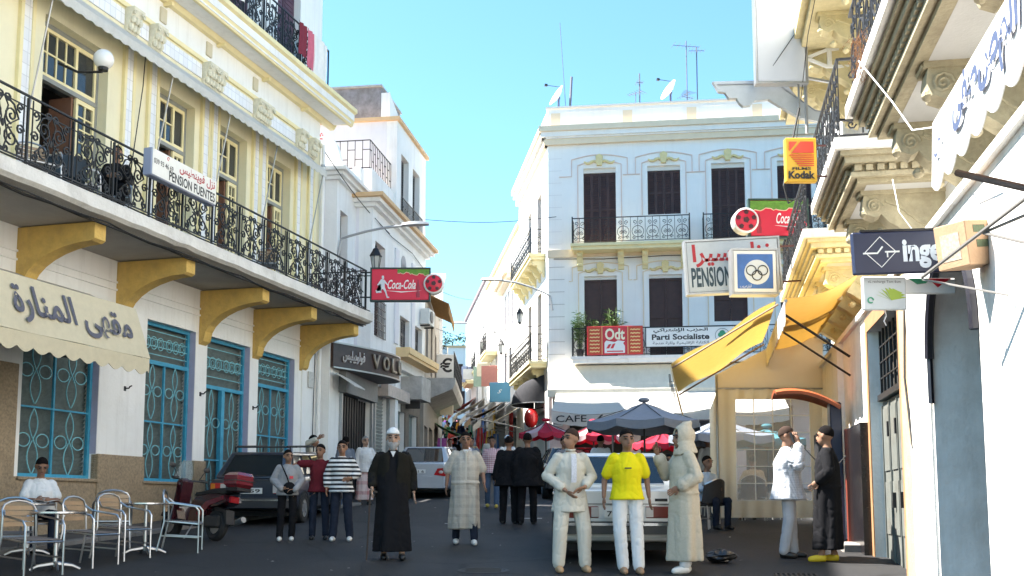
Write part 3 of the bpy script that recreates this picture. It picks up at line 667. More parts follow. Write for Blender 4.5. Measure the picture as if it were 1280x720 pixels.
ps = thing('party_sign', 'long white sign reading Parti Socialiste with a green tree emblem on the balcony', 'sign', FC.w(4.95, .78, 7.0), FC.a)
MB().cbox(-1.5, 1.5, -.04, .02, 0, .66, .01).build('panel', SIGNWHITE, ps)
MB().box(-1.5, 1.5, -.045, -.0401, -.03, .0).box(-1.5, 1.5, -.045, .02, .661, .69).box(-1.53, -1.501, -.045, .02, -.03, .69).box(1.501, 1.53, -.045, .02, -.03, .69).build('frame', SIGNBLACK, ps)
text(ps, 'Parti Socialiste', 1.95, .20, -.33, .33, -.043, SIGNBLACK, bold=.03)
text(ps, 'الحزب الإشتراكي', 1.85, .17, -.33, .55, -.043, SIGNBLACK, True, bold=.03)
text(ps, 'الكتابة الإقليمية ولاية طنجة', 1.9, .13, -.33, .11, -.043, mat('grey_letter', (.18, .18, .19), .6), True, bold=.015)
e = MB(); e.tube([(1.08 + .24 * cos(i * 2 * pi / 20), -.044, .35 + .24 * sin(i * 2 * pi / 20)) for i in range(20)], .010, 4, closed=True).build('emblem_ring', mat('grey_letter', (.18, .18, .19), .6), ps)
e = MB()
for (x, z, r) in ((1.08, .43, .10), (1.01, .37, .08), (1.15, .37, .08), (1.08, .36, .09)): e.ell((x, -.044, z), (r, .004, r), 10, 6)
e.box(1.06, 1.10, -.047, -.041, .17, .34).build('emblem_tree', mat('emblem_green', (.05, .30, .16), .6), ps)
sb = mat('grey_print', (.35, .33, .33), .7, var=.6, vscale=30)
# plants on the lower balcony
LEAF = mat('bamboo_leaf', (.10, .19, .045), .6, var=.35, vscale=6); LEAF2 = mat('pale_leaf', (.20, .28, .09), .6, var=.3, vscale=6)
def potted(loc, h, n, label, seed):
    rd = random.Random(seed); t = thing('potted_plant', label, 'plant', loc, rd.random() * 6, 'plants on the lower balcony')
    MB().lathe([(.10, 0), (.14, .22), (.155, .24), (.155, .28), (.13, .28), (.12, .25)], 12).build('pot', BLACKP, t)
    st = MB(); lf = MB(); l2 = MB()
    for i in range(n):
        a = rd.random() * 6.3; r = rd.random() * .09; lean = rd.uniform(.05, .3); H = h * rd.uniform(.6, 1)
        p0 = Vector((r * cos(a), r * sin(a), .24)); p1 = p0 + Vector((lean * cos(a), lean * sin(a), H))
        st.tube([p0, (p0 + p1) / 2 + Vector((0, 0, .03)), p1], .007, 4)
        for j in range(9):
            t_ = .35 + .65 * j / 9; b = p0.lerp(p1, t_); q = rd.random() * 6.3; ln = rd.uniform(.16, .32)
            d = Vector((cos(q), sin(q), rd.uniform(-.3, .9))).normalized(); sde = d.cross(Vector((0, 0, 1))).normalized() * .03
            (lf if rd.random() < .6 else l2).add([b, b + d * ln * .45 + sde, b + d * ln - Vector((0, 0, .05)), b + d * ln * .45 - sde], [(0, 1, 2, 3)])
    st.build('stem', LEAF2, t); lf.build('foliage', LEAF, t)['kind'] = 'stuff'; l2.build('foliage', LEAF2, t)['kind'] = 'stuff'
for i, (s, h, lb) in enumerate([(1.15, 1.5, 'leafy green bamboo at the left corner of the lower white balcony'), (1.75, 1.25, 'shorter green plant beside the bamboo, above the red banner'), (2.35, 1.5, 'green bamboo clump behind the middle of the red banner')]):
    potted(FC.w(s, .42, 6.73), h, 22, lb, i + 3)
# satellite dishes and aerials on the roof
def dish(s, n, z, lab, ang=200, r=.42):
    t = thing('satellite_dish', lab, 'satellite dish', FC.w(s, n, z), radians(ang), 'satellite dishes')
    M_ = Matrix.Translation((0, 0, .62)) @ Matrix.Rotation(radians(62), 4, 'Y')
    MB().lathe([(.001, .0), (r * .5, .03), (r, .12), (r, .105), (r * .5, .012), (.001, -.018)], 20, M_).build('reflector', mat('dish_white', (.8, .8, .79), .5, var=.1), t, True)
    MB().tube([(0, 0, -.02), (0, 0, .5), (-.04, 0, .6)], .035, 6).box(-.16, .16, -.16, .16, -.03, 0.01).build('mast', mat('blue_grey_metal', (.10, .11, .2), .5), t)
    MB().tube([tuple(M_ @ Vector((-r * .9, 0, .1))), tuple(M_ @ Vector((-.1, 0, .62)))], .012, 4).box(*[c + o for c, o in zip((lambda q: (q.x, q.x, q.y, q.y, q.z, q.z))(M_ @ Vector((-.1, 0, .62))), (-.05, .05, -.04, .04, -.04, .04))]).build('feed_arm', BLACKP, t)
dish(.35, -.6, 16.0, 'white satellite dish on the left corner of the white roof, beside the tall mast')
dish(4.45, -.6, 16.0, 'white satellite dish on the roof above the middle window of the white building')
def aerial(s, n, h, lab, els=(), thick=.03, lean=0.0, zb=15.95):
    t = thing('roof_aerial', lab, 'aerial', FC.w(s, n, zb), FC.a, 'roof aerials')
    MB().tube([(0, 0, 0), (lean, 0, h)], thick, 6).build('mast', mat('mast_metal', (.16, .16, .2), .5, metal=.5), t)
    for (z, half, ang) in els:
        d = Vector((cos(ang), sin(ang), 0)); k = MB(); c = Vector((lean * z / h, 0, z))
        k.tube([c - d * half, c + d * half], .012, 4)
        for i in range(6): p = c + d * half * (-1 + .4 * i); q = Vector((-d.y, d.x, 0)) * (.28 - .03 * i); k.tube([p - q, p + q], .007, 4)
        k.build('antenna', mat('mast_metal', (.16, .16, .2), .5, metal=.5), t)
aerial(.75, -.7, 1.45, 'thick dark mast on the left end of the white roof', thick=.05, lean=.08)
aerial(.62, -.75, 3.6, 'thin tall wire aerial rising beside the dark mast', thick=.012, lean=-.22)
aerial(3.33, -.7, 1.45, 'dark pole aerial with small bracket above the second roof panel', [(1.1, .12, .2)], thick=.028)
aerial(3.18, -.7, .75, 'short pole beside the dark pole aerial on the roof', [(.7, .3, 2.6)], thick=.016)
aerial(5.05, -.7, 2.6, 'tall aerial pole with stacked antennas beside the second dish', [(2.4, .5, .3), (.45, .25, .6), (.6, .2, 2.2)], thick=.022)
aerial(5.42, -.7, 2.35, 'tall thin roof pole with a crossbar above the third window', [(2.2, .28, .1)], thick=.024)
# street lamps and lanterns
LAMPM = mat('lamp_grey', (.36, .37, .38), .5, metal=.3, var=.1)
def lantern(loc, rz, lab, sc=1.0, wall=.55):
    t = thing('wall_lantern', lab, 'lantern', loc, rz, 'black street lanterns')
    k = sc
    MB().lathe([(.02 * k, -.1 * k), (.09 * k, -.06 * k), (.11 * k, 0)], 6).build('base', IRON, t)
    MB().lathe([(.105 * k, 0), (.17 * k, .42 * k)], 6).build('pane', mat('lantern_glass', (.45, .47, .45), .15, spec=.6, alpha=.75), t)
    fr = MB()
    for i in range(6): a = 2 * pi * i / 6; fr.tube([(.112 * k * cos(a), .112 * k * sin(a), 0), (.178 * k * cos(a), .178 * k * sin(a), .42 * k)], .012 * k, 4)
    fr.build('frame', IRON, t)
    MB().lathe([(.215 * k, .42 * k), (.2 * k, .46 * k), (.12 * k, .60 * k), (.10 * k, .66 * k), (.03 * k, .72 * k), (.035 * k, .76 * k), (.01 * k, .86 * k)], 6).build('cap', IRON, t)
    if wall: MB().tube([(0, 0, -.08 * k), (0, .12 * k, -.22 * k), (0, wall * .7, -.2 * k), (0, wall, -.05 * k)], .018 * k, 5).tube([(0, wall, -.3 * k), (0, wall, .25 * k)], .02 * k, 5).build('bracket', IRON, t)
def armlamp(p0, p1, lab, rise=.25, sc=1.0):
    p0, p1 = Vector(p0), Vector(p1); d = p1 - p0
    t = thing('street_lamp', lab, 'street lamp', p0, 0, 'arm street lamps')
    pts = [Vector((0, 0, -.5 * sc)), Vector((0, 0, 0)) + d * .03] + [d * k + Vector((0, 0, rise * sin(pi * k))) for k in (.12, .3, .5, .72)]
    MB().tube(pts, .035 * sc, 6).build('arm', LAMPM, t)
    h = d.normalized(); a0 = d * .70 + Vector((0, 0, rise * .8)); a1 = d * 1.0
    sd_ = Vector((-h.y, h.x, 0)).normalized() * .14 * sc
    n = 8; mb = MB(); vs = []; fs = []
    for i in range(n + 1):
        q = i / n; c = a0.lerp(a1, q); w = (.35 + .65 * sin(pi * min(1, q * .75 + .15))); hz = .10 * sc * w
        vs += [c - sd_ * w, c - sd_ * w * .6 + Vector((0, 0, hz)), c + sd_ * w * .6 + Vector((0, 0, hz)), c + sd_ * w, c + Vector((0, 0, -.03 * sc))]
    for i in range(n):
        for k in range(5): fs.append((i * 5 + k, i * 5 + (k + 1) % 5, (i + 1) * 5 + (k + 1) % 5, (i + 1) * 5 + k))
    fs += [(4, 3, 2, 1, 0), tuple(range(n * 5, n * 5 + 5))]
    mb.add(vs, fs).build('lamp_head', LAMPM, t, True)
    return t
dd = FD.w
lantern(dd(-.6, .95, 8.15), FD.a, 'black lantern hanging beside the lower side balcony of the white building', .72, .9)
armlamp(FC.w(.15, .02, 9.0), FD.w(-1.0, 2.3, 9.75), 'grey street lamp reaching from the corner quoins of the white building', .2)

# ================================================================ stepped white houses on the left, beyond the cafe building
FM = Frame((-4.45, 28.0), 81.4)
M1 = FM.root('stepped_white_house', 'stepped white house with curved gable and dark shop with big sign', 'building')
ORG = mat('orange_edge', (.70, .47, .26), .8, var=.15, vscale=4)
# near block (front 0.5 m behind the middle block)
wall_mesh(MB(), .9, 2.65, 5.9, 10.5, [(1.2, 1.9, 8.2, 9.75)], .5, .35).build('wall', WHITE, M1)
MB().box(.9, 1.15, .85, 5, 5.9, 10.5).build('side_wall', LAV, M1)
shutters(M1, 1.2, 1.9, 8.2, 9.75, .7, mat('dark_window_paint', (.06, .06, .065), .4), louv=False, name='window')
for z, pr in ((10.5, .12), (10.6, .22), (10.7, .34)): MB().box(.9 - pr, 2.9, .5 - pr, 4, z + .001, z + .1).build('cornice', WHITE, M1)
# curved gable facing the square
gp = [(0, 10.8), (1.9, 10.8), (1.9, 11.12), (1.74, 11.2), (1.58, 11.45), (1.46, 11.9), (1.34, 12.08), (1.1, 12.2), (.5, 12.22), (.3, 12.22), (0, 12.22)]
g_ = MB(); g_.prism([(-(x - 2.35), z) for x, z in gp], 1.95, 2.2, 'x'); g_.build('gable', WHITE, M1)
MB().cbox(2.25, 2.6, .25, .5, 10.8, 11.3).build('gable_post', WHITE, M1)
# middle block
mw = [(3.0, 4.1, 6.5, 9.3), (5.95, 7.2, 6.6, 7.6), (7.75, 9.0, 6.6, 7.6)]
wall_mesh(MB(), 2.65, 9.4, 5.9, 10.25, mw, 0, .4).build('wall', WHITE, M1)
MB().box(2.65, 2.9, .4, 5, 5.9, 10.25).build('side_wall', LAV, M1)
for s in (5.2, 7.35): MB().box(s, s + .42, -.05, .01, 6.6, 9.6).build('pilaster', LAV, M1)
shutters(M1, *mw[0], .2, mat('dark_red_wood', (.09, .035, .03), .6), name='window')
for q in mw[1:]: shutters(M1, *q, .15, mat('dark_window_paint', (.06, .06, .065), .4), name='window')
gr = MB()
for i in range(8): gr.box(3.0 + .155 * i, 3.02 + .155 * i, -.05, -.035, 6.5, 7.6)
for i in range(6): gr.box(3.0, 4.1, -.052, -.033, 6.5 + .21 * i, 6.52 + .21 * i)
gr.build('window_grille', IRON, M1)
MB().lathe([(.001, -.02), (.3, -.02), (.3, .02), (.001, .02)], 16, Matrix.Translation((6.3, 0, 9.3)) @ Matrix.Rotation(pi / 2, 4, 'X')).box(6.0, 6.6, -.02, .02, 8.7, 9.3).build('niche', mat('grey_niche', (.4, .4, .42), .9), M1)
for z, pr, m in ((10.2, .15, WHITE), (10.3, .3, WHITE), (10.42, .42, ORG)): MB().box(2.65 - pr, 9.4 + pr * .4, -pr, 4, z + .001, z + .12).build('cornice', m, M1)
MB().box(5.5, 9.7, -.45, .0, 6.30, 6.5).box(5.5, 9.7, -.40, 0, 6.2, 6.299).build('ledge', mat('pale_orange_ledge', (.80, .58, .30), .8, var=.1), M1)
# terrace with railing, and the set-back top storey
MB().box(2.9, 5.4, .1, .35, 10.55, 11.45).build('terrace_parapet', WHITE, M1); MB().box(2.9, 3.1, .36, 2.6, 10.55, 11.45).build('terrace_parapet', LAV, M1)
tr = MB()
def railrect(mb, p, q, z0, z1, n):
    p, q = Vector(p), Vector(q); 
    for z in (z0 + .05, z1): mb.tube([(p.x, p.y, z), (q.x, q.y, z)], .018, 4)
    for i in range(n + 1):
        c = p.lerp(q, i / n); mb.tube([(c.x, c.y, z0), (c.x, c.y, z1)], .013, 4)
    for i in range(n):
        c, d = p.lerp(q, i / n), p.lerp(q, (i + 1) / n); z = z0 + (z1 - z0) * (.35 if i % 2 else .68); mb.tube([(c.x, c.y, z), (d.x, d.y, z)], .013, 4)
railrect(tr, (3.0, .2), (5.35, .2), 11.46, 12.35, 12); railrect(tr, (3.0, .2), (3.0, 2.5), 11.46, 12.35, 10); railrect(tr, (3.0, 2.5), (.8, 2.9), 11.46, 12.35, 8)
tr.build('terrace_railing', IRON, M1)
tw = [(5.95, 6.95, 10.55, 12.9), (7.5, 8.5, 10.55, 12.9)]
wall_mesh(MB(), 5.4, 9.4, 10.55, 13.8, tw, 0.02, .35).build('top_wall', WHITE, M1)
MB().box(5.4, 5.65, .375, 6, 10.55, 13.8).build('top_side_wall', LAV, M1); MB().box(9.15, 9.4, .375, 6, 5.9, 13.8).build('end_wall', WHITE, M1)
MB().box(5.3, 9.5, -.08, 6.1, 13.8, 13.92).build('roof_edge', ORG, M1)
for q in tw: shutters(M1, *q, .2, mat('dark_window_paint', (.06, .06, .065), .4), name='window')
tg = MB(); railrect(tg, (5.9, -.06), (8.6, -.06), 10.56, 11.4, 18); tg.build('window_railing', IRON, M1)
MB().box(6.0, 8.5, .75, 4.2, 13.93, 15.2).build('stair_tower', mat('bare_block_wall', (.30, .29, .31), .95, var=.45, vscale=5, bump=.8, bscale=8, dirt=.5), M1)
MB().box(5.95, 8.55, .7, 4.25, 15.2, 15.27).build('tower_coping', CONC, M1)
MB().prism([(6.02, 13.93), (9.2, 13.93), (6.02, 15.0)], .45, .74, 'y').build('tower_wall', WHITE, M1)
MB().box(2.7, 9.3, .4, 5.9, 10.28, 10.45).build('terrace_floor', CONC, M1)
# ground floor with shops
go = [(.55, 3.35, 1.4, 5.1), (3.7, 5.15, 1.4, 5.05), (6.1, 7.4, 1.4, 4.6), (7.9, 9.1, 1.4, 4.6)]
wall_mesh(MB(), -.4, 9.4, 1.4, 5.89, go, .2, .35).build('shop_wall', WHITE, M1)
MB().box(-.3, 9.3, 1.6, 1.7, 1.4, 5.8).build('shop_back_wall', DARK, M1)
dk = mat('dark_metal', (.025, .025, .028), .35, metal=.5)
k = MB().box(.55, 3.35, .33, .37, 1.4, 4.55)
for i in range(12): k.box(.55 + .24 * i, .58 + .24 * i, .30, .33, 1.4, 4.55)
k.build('shop_gate', dk, M1)
MB().box(.4, 3.5, .0, .199, 4.56, 5.12).build('shutter_housing', mat('grey_fascia', (.22, .22, .22), .6, var=.2), M1)
MB().box(.45, .55, .12, .199, 1.4, 4.55).box(3.35, 3.45, .12, .199, 1.4, 4.55).build('shop_jamb', STEEL, M1)
k = MB()
for i in range(34): z = 1.4 + .107 * i; k.add([(3.7, .34, z), (5.15, .34, z), (5.15, .29, z + .07), (3.7, .29, z + .07), (3.7, .34, z + .107), (5.15, .34, z + .107)], [(0, 1, 2, 3), (3, 2, 5, 4)])
k.build('roller_shutter', mat('shutter_grey_green', (.36, .37, .34), .55, metal=.2, var=.15), M1)
MB().box(3.6, 3.7, .1, .199, 1.4, 5.1).box(5.15, 5.25, .1, .199, 1.4, 5.1).box(3.6, 5.25, .1, .199, 5.101, 5.2).build('shutter_guide', STEEL, M1)
MB().box(5.3, 5.65, -.05, .199, 1.4, 6.18).build('white_pilaster', WHITE, M1)
for q in go[2:]: MB().box(q[0], q[1], .36, .4, 1.4, 4.6).build('shop_door', DARKMESH, M1)
MB().box(4.2, 6.9, -.12, .199, 4.85, 5.2).build('shop_fascia', mat('faded_pink_board', (.62, .52, .45), .7, var=.3, vscale=4), M1)
MB().box(6.9, 8.2, -.5, .199, 5.0, 5.75).build('shop_awning_box', CONC, M1)
STN = mat('dark_stone_cladding', (.17, .145, .12), .8, var=.35, vscale=5, bump=.4, dirt=.3)
for a_, b_, z0_, z1_ in ((5.66, 6.1, 1.4, 4.6), (7.4, 7.9, 1.4, 4.6), (9.1, 9.39, 1.4, 4.6), (6.91, 9.39, 4.6, 4.98), (8.21, 9.39, 4.981, 6.19)): MB().box(a_, b_, .16, .199, z0_, z1_).build('stone_cladding', STN, M1)
# curved sign
sg = thing('curved_shop_sign', 'dark brown curved shop sign with raised letters VOLU and Arabic script', 'sign', FM.w(0, 0, 5.16), FM.a)
cur = [(-.35, .12), (.2, -.14), (.9, -.42), (1.6, -.64), (2.2, -.76), (2.7, -.80), (3.1, -.74), (3.4, -.55), (3.55, -.25), (3.6, .15)]
def curve_at(t):
    q = t * (len(cur) - 1); i = min(int(q), len(cur) - 2); f = q - i
    p0, p1, p2, p3 = [Vector(cur[min(max(j, 0), len(cur) - 1)]) for j in (i - 1, i, i + 1, i + 2)]
    return .5 * ((2 * p1) + (p2 - p0) * f + (2 * p0 - 5 * p1 + 4 * p2 - p3) * f * f + (3 * p1 - p0 - 3 * p2 + p3) * f ** 3)
pl = [curve_at(i / 40) for i in range(41)]
BRN = mat('brown_sign_panel', (.060, .032, .026), .45, var=.5, vscale=4)
MB().prism([(p.x, p.y) for p in pl] + [(3.6, .19), (-.35, .19)], 0, .62, 'z').build('panel', BRN, sg, True)
MB().prism([(p.x, p.y) for p in pl] + [(3.6, .19), (-.35, .19)], -.03, -.004, 'z').build('soffit', mat('sign_soffit', (.12, .11, .1), .6), sg)
MB().tube([(p.x, p.y - .01, .63) for p in pl], .03, 4).tube([(p.x, p.y - .01, -.02) for p in pl], .025, 4).build('trim', mat('sign_trim', (.45, .42, .4), .4, metal=.5), sg)
def along(x):   # arc length to point and tangent
    acc = 0
    for i in range(40):
        l = (pl[i + 1] - pl[i]).length
        if acc + l >= x: f = (x - acc) / l; p = pl[i].lerp(pl[i + 1], f); tn = (pl[i + 1] - pl[i]).normalized(); return p, tn
        acc += l
    return pl[-1], (pl[-1] - pl[-2]).normalized()
def letter(ch, x, w, h, z, m, ar=False, name='letter', dep=.05):
    p, tn = along(x); me = text_mesh(ch, w, h, m, ar, bold=.02)
    bm = bmesh.new(); bm.from_mesh(me); r = bmesh.ops.extrude_face_region(bm, geom=bm.faces[:])
    for v in r['geom']:
        if isinstance(v, bmesh.types.BMVert): v.co.y -= dep
    bmesh.ops.recalc_face_normals(bm, faces=bm.faces); bm.to_mesh(me); bm.free()
    put(name, me, sg, (p.x + tn.y * .01, p.y - tn.x * .01, z), (0, 0, atan2(tn.y, tn.x)))
brass = mat('dull_brass_letter', (.26, .22, .17), .4, metal=.4)
for i, ch in enumerate('VOLU'): letter(ch, 1.75 + .52 * i, .34, .40, .31, brass)
letter('فولوبيليس', .78, .9, .34, .31, mat('pale_letter', (.55, .53, .52), .5), True, 'lettering', .02)
# small awning beside it
MB().sheet(lambda u, v: (-.35 + 1.0 * u, .1 - .55 * v, 5.0 - .35 * v - (.03 * abs(sin(u * 25)) if v > .9 else 0)), 20, 5, .01).build('side_awning', aw, M1)
lantern(FM.w(1.5, .45, 8.1), FM.a, 'black lantern on the stepped house beside the end of the long balcony', .85, .9)
armlamp(FM.w(1.0, -.48, 8.85), FM.w(1.5, 1.95, 9.3), 'long-armed grey street lamp above the red drinks sign on the stepped house', .12)
# flower pot seen on the terrace
fp = thing('flower_pot', 'red flowers in a purple pot behind the curved gable', 'flower pot', FM.w(.85, -1.15, 11.25), 0); fp.scale = (.7, .7, .7)
MB().lathe([(.12, 0), (.2, .45), (.22, .47), (.22, .55), (.16, .55)], 10).build('pot', mat('purple_pot', (.22, .14, .2), .7), fp)
k = MB(); rd = random.Random(5)
for i in range(50): k.ell((rd.gauss(0, .1), rd.gauss(0, .1), .65 + rd.random() * .3), (.035, .035, .03), 6, 4)
k.build('flowers', mat('red_petal', (.6, .05, .03), .7), fp)['kind'] = 'stuff'

# ================================================================ the narrow street climbing away
def row_house(fr, s0, s1, z0, z1, label, wm, wins, doors=(), trim=None, dep=8, y0=0.0, shut=None, name='town_house', awn=None):
    t = thing(name, label, 'building', (fr.o[0], fr.o[1], 0), fr.a)
    wall_mesh(MB(), s0, s1, z0 - 2, z1, list(wins) + list(doors), y0, .35).build('wall', wm, t)
    MB().box(s0, s0 + .25, y0 + .353, dep, z0 - 2, z1 - .003).build('side_wall', wm, t); MB().box(s1 - .25, s1, y0 + .353, dep, z0 - 2, z1 - .003).build('side_wall', wm, t)
    MB().box(s0 - .05, s1 + .05, y0 - .12, dep, z1, z1 + .18).build('roof_edge', trim or WHITE, t)
    for q in wins: shutters(t, *q, y0 + .15, shut or BROWNWOOD, louv=False, name='window')
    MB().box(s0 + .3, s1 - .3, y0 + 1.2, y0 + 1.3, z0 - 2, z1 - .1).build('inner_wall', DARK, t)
    return t
def rw(s, w, z, h): return (s, s + w, z, z + h)
D1 = row_house(FD, -22, -8.05, 2.6, 13.6, 'white house with arched window group on the sunny side of the narrow street', WHITE,
               [rw(-12.0, .7, 9.6, 1.9), rw(-13.2, .7, 9.6, 1.9), rw(-10.8, .7, 9.6, 1.9), rw(-11.6, 1.0, 6.9, 1.9), rw(-13.4, 1.0, 6.9, 1.9), rw(-18, .8, 10.2, 1.8), rw(-20.3, .8, 7.2, 2), rw(-17, .8, 7.2, 2)],
               [(-12, -9, 1, 5.4), (-16.5, -13, 1, 5.6), (-21, -17.5, 1, 6.0)], ORG)
MB().box(-14.5, -9.8, -.45, .02, 12.0, 12.3).box(-14.4, -9.9, -.3, .02, 11.8, 12.0).build('cornice', PEACH, D1)
MB().box(-12, -9.4, .3, 4, 13.79, 14.6).build('roof_parapet', WHITE, D1); MB().box(-16, -14, 1, 3, 13.79, 15.3).build('roof_room', WHITE, D1)
D2 = row_house(FD, -36, -22.05, 4.4, 14.2, 'tall white house further up the sunny side with small dark windows', WHITE,
               [rw(-24, .8, 10, 2), rw(-27, .8, 10, 2), rw(-30, .8, 10, 2), rw(-24.5, .9, 7.6, 1.8), rw(-28, .9, 7.6, 1.8), rw(-33, .9, 8, 1.8)], [(-26, -23, 1, 6.4), (-31, -27.5, 1, 6.8)], mat('dark_eave', (.2, .15, .17), .8))
FE = Frame((-8.9, 98), 3.0)
E1 = row_house(FE, 3.0, 6.2, 8.2, 16.0, 'pale house with beige top closing the far end of the street', WHITE, [rw(3.6, .8, 13.0, 1.5), rw(4.9, .8, 13.0, 1.5), rw(3.7, .9, 10.0, 2)], (), ORG, y0=.0)
E2 = row_house(FE, -2.5, 2.96, 8.2, 14.4, 'pale blue house with balcony at the far end of the street', mat('pale_blue_wall', (.42, .52, .66), .85, var=.1), [rw(.8, .9, 12.0, 1.6), rw(2.0, .7, 12.0, 1.6), rw(1.2, 1.0, 9.0, 2)], (), WHITE)
E3 = row_house(FE, 6.25, 12.0, 8.2, 17.5, 'white house with roof terrace behind the sunny row at the far end', WHITE, [rw(7, .9, 12, 2), rw(9, .9, 12, 2)], (), WHITE, y0=.5)
k = MB(); railrect(k, (.2, -.8), (2.9, -.8), 11.6, 12.5, 12); k.box(.2, 2.9, -.85, -.001, 11.45, 11.6); k.build('balcony', WHITE, E2)
# left side of the narrow street
FW = Frame((-3.08, 37.4), 90.5)
W1 = row_house(FW, 0.05, 9.0, 2.2, 9.6, 'old house with dark overhanging balcony on the shaded side of the street', mat('grimy_wall', (.33, .30, .26), .9, var=.2, vscale=2, streak=.3), [rw(1, 1, 6.5, 2), rw(3.5, 1, 6.5, 2), rw(6, 1, 6.5, 2)], [(.5, 2.2, 1.0, 4.4), (3.0, 5.0, 1.0, 4.5), (6, 8, 1, 4.7)])
MB().prism([(0, 5.35), (-.95, 5.75), (-1.05, 5.95), (-1.05, 6.15), (0, 6.15)], 1.2, 8.8, 'x').build('balcony', CONC, W1)
k = MB(); railrect(k, (1.2, -1.0), (8.8, -1.0), 6.16, 7.1, 34); k.build('balcony_railing', IRON, W1)
MB().sheet(lambda u, v: (1.5 + 4.5 * u, -.02 - .75 * v, 9.25 - .35 * v), 8, 6, .03).build('upper_awning', cloth('old_orange_awning', (.45, .27, .12), .3), W1)
k = MB()
for i in range(14): k.box(1.5 + .32 * i, 1.62 + .32 * i, -.80, -.77, 8.55, 8.92)
k.build('awning_fringe', cloth('old_orange_awning', (.45, .27, .12), .3), W1)
FW2 = Frame((-3.02, 46.5), 97.1)
W2 = row_house(FW2, 0.0, 14, 2.7, 11.5, 'plain white house round the bend on the shaded side of the street', WHITE, [rw(2, 1, 7, 2), rw(5, 1, 7, 2), rw(9, 1, 7.6, 2)], [(1, 3, 1, 5), (6, 8, 1, 5.4)])
W3 = row_house(FW2, 14.05, 38, 4, 13.5, 'long white house near the top of the shaded side of the street', WHITE, [rw(18, 1, 9, 2), rw(23, 1, 9.6, 2), rw(28, 1, 10, 2)], [(17, 19, 1, 6.6), (25, 28, 1, 7.4)])
# shop awnings up the street
def shop_awning(fr, s0, s1, z, out, drop, m, label, val=.25):
    t = thing('shop_awning', label, 'awning', fr.w((s0 + s1) / 2, 0, 0), fr.a, 'shop awnings up the narrow street'); h = (s1 - s0) / 2
    MB().sheet(lambda u, v: (-h + 2 * h * u, -.02 - out * v, z - drop * v - .05 * sin(pi * v)), 10, 6, .02).build('canvas', m, t, True)
    MB().sheet(lambda u, v: (-h + 2 * h * u, -.03 - out, z - drop - val * v - .04 * v * abs(sin(u * 22))), 40, 2, .012).build('valance', m, t)
    MB().tube([(-h, -.05, z - drop - .3), (-h, -out, z - drop)], .018, 5).build('strut', STEEL, t); MB().tube([(h, -.05, z - drop - .3), (h, -out, z - drop)], .018, 5).build('strut', STEEL, t)
cA = cloth('cream_canvas', (.74, .68, .56), .15, trl=.3); cB = cloth('brown_canvas', (.34, .24, .15), .2); cW = cloth('bright_canvas', (.82, .80, .76), .1, trl=.3); cR = cloth('dull_red_canvas', (.5, .12, .08), .2)
shop_awning(FD, -12.8, -9.2, 6.2, 1.5, .9, cW, 'white awning beside the blue square sign on the sunny side')
shop_awning(FD, -9.0, -6.8, 5.75, 1.2, .7, cA, 'cream awning nearest the white building on its street side')
shop_awning(FD, -16.8, -13.2, 6.5, 1.6, .8, cB, 'brown awning between two white ones up the sunny side')
shop_awning(FD, -21.4, -17.4, 7.0, 1.5, .8, cW, 'second white awning up the sunny side')
shop_awning(FD, -27, -23, 7.6, 1.5, .8, cA, 'cream awning high up the sunny side of the street')
shop_awning(FD, -33, -28.5, 8.2, 1.4, .8, cR, 'reddish awning at the top of the sunny side')
shop_awning(FW, 6.2, 8.6, 4.9, 1.1, .5, cloth('green_canvas', (.16, .32, .16), .2), 'green awning below the dark balcony on the shaded side')
# rounded black and red canopies at the corner
def dome_canopy(loc, rz, r, h, m, lab, name='round_canopy'):
    t = thing(name, lab, 'canopy', loc, rz); n = 10
    mb = MB(); vs = []; fs = []
    for j in range(7):
        ph = pi / 2 * j / 6
        for i in range(n + 1):
            a = pi + pi * i / n; vs.append((r * cos(a), r * .8 * sin(a) * cos(ph * .999), h * sin(ph)))
    w = n + 1
    for j in range(6):
        for i in range(n): fs.append((j * w + i, j * w + i + 1, (j + 1) * w + i + 1, (j + 1) * w + i))
    mb.add(vs, fs); mb.add([(v[0] * .96, v[1] * .95, v[2] * .95) for v in vs], [tuple(reversed(f)) for f in fs])
    mb.build('canvas', m, t, True)
    MB().tube([(r * cos(pi + pi * i / n), r * .8 * sin(pi + pi * i / n), 0) for i in range(n + 1)], .02, 5).build('hoop', STEEL, t)
dome_canopy(FD.w(-2.2, .02, 5.3), FD.a, 1.3, 1.0, cloth('black_canvas', (.045, .045, .05), .2), 'black rounded canopy under the side balcony at the corner')
rb_ = thing('red_round_sign', 'glossy red rounded sign hanging at the corner beside the black canopy', 'sign', FD.w(-1.3, .45, 4.3), FD.a)
MB().ell((0, 0, .45), (.40, .26, .36), 20, 12).build('body', mat('glossy_red', (.45, .02, .02), .25, var=.2, vscale=3), rb_, 'all'); MB().tube([(0, .45, .85), (0, 0, .75)], .02, 5).build('arm', IRON, rb_)
bs = thing('square_blue_sign', 'square blue sign projecting from the sunny white house', 'sign', FD.w(-8.3, .75, 6.0), FC.a)
MB().cbox(-.5, .4, -.04, .04, 0, .85, .02).build('panel', mat('sign_blue_grey', (.10, .28, .42), .5, var=.1), bs); MB().tube([(.4, 0, .7), (.9, 0, .7)], .02, 4).build('arm', IRON, bs); text(bs, 'S', .2, .16, -.05, .45, -.043, SIGNWHITE, shear=.5)
lantern(FD.w(-9.5, .6, 8.3), FD.a, 'black lantern on the sunny house further up the street', .8, .6)
lantern(FD.w(-18, .6, 9.7), FD.a, 'small black lantern high on the second sunny house', .8, .6)
armlamp(FD.w(-15, 0, 10.0), FD.w(-15.5, 2.4, 10.6), 'distant arm lamp over the middle of the narrow street', .2)
rs = thing('red_shop_sign', 'small red and black sign projecting over the shaded pavement', 'sign', (-3.32, 35.4, 4.75), 0)
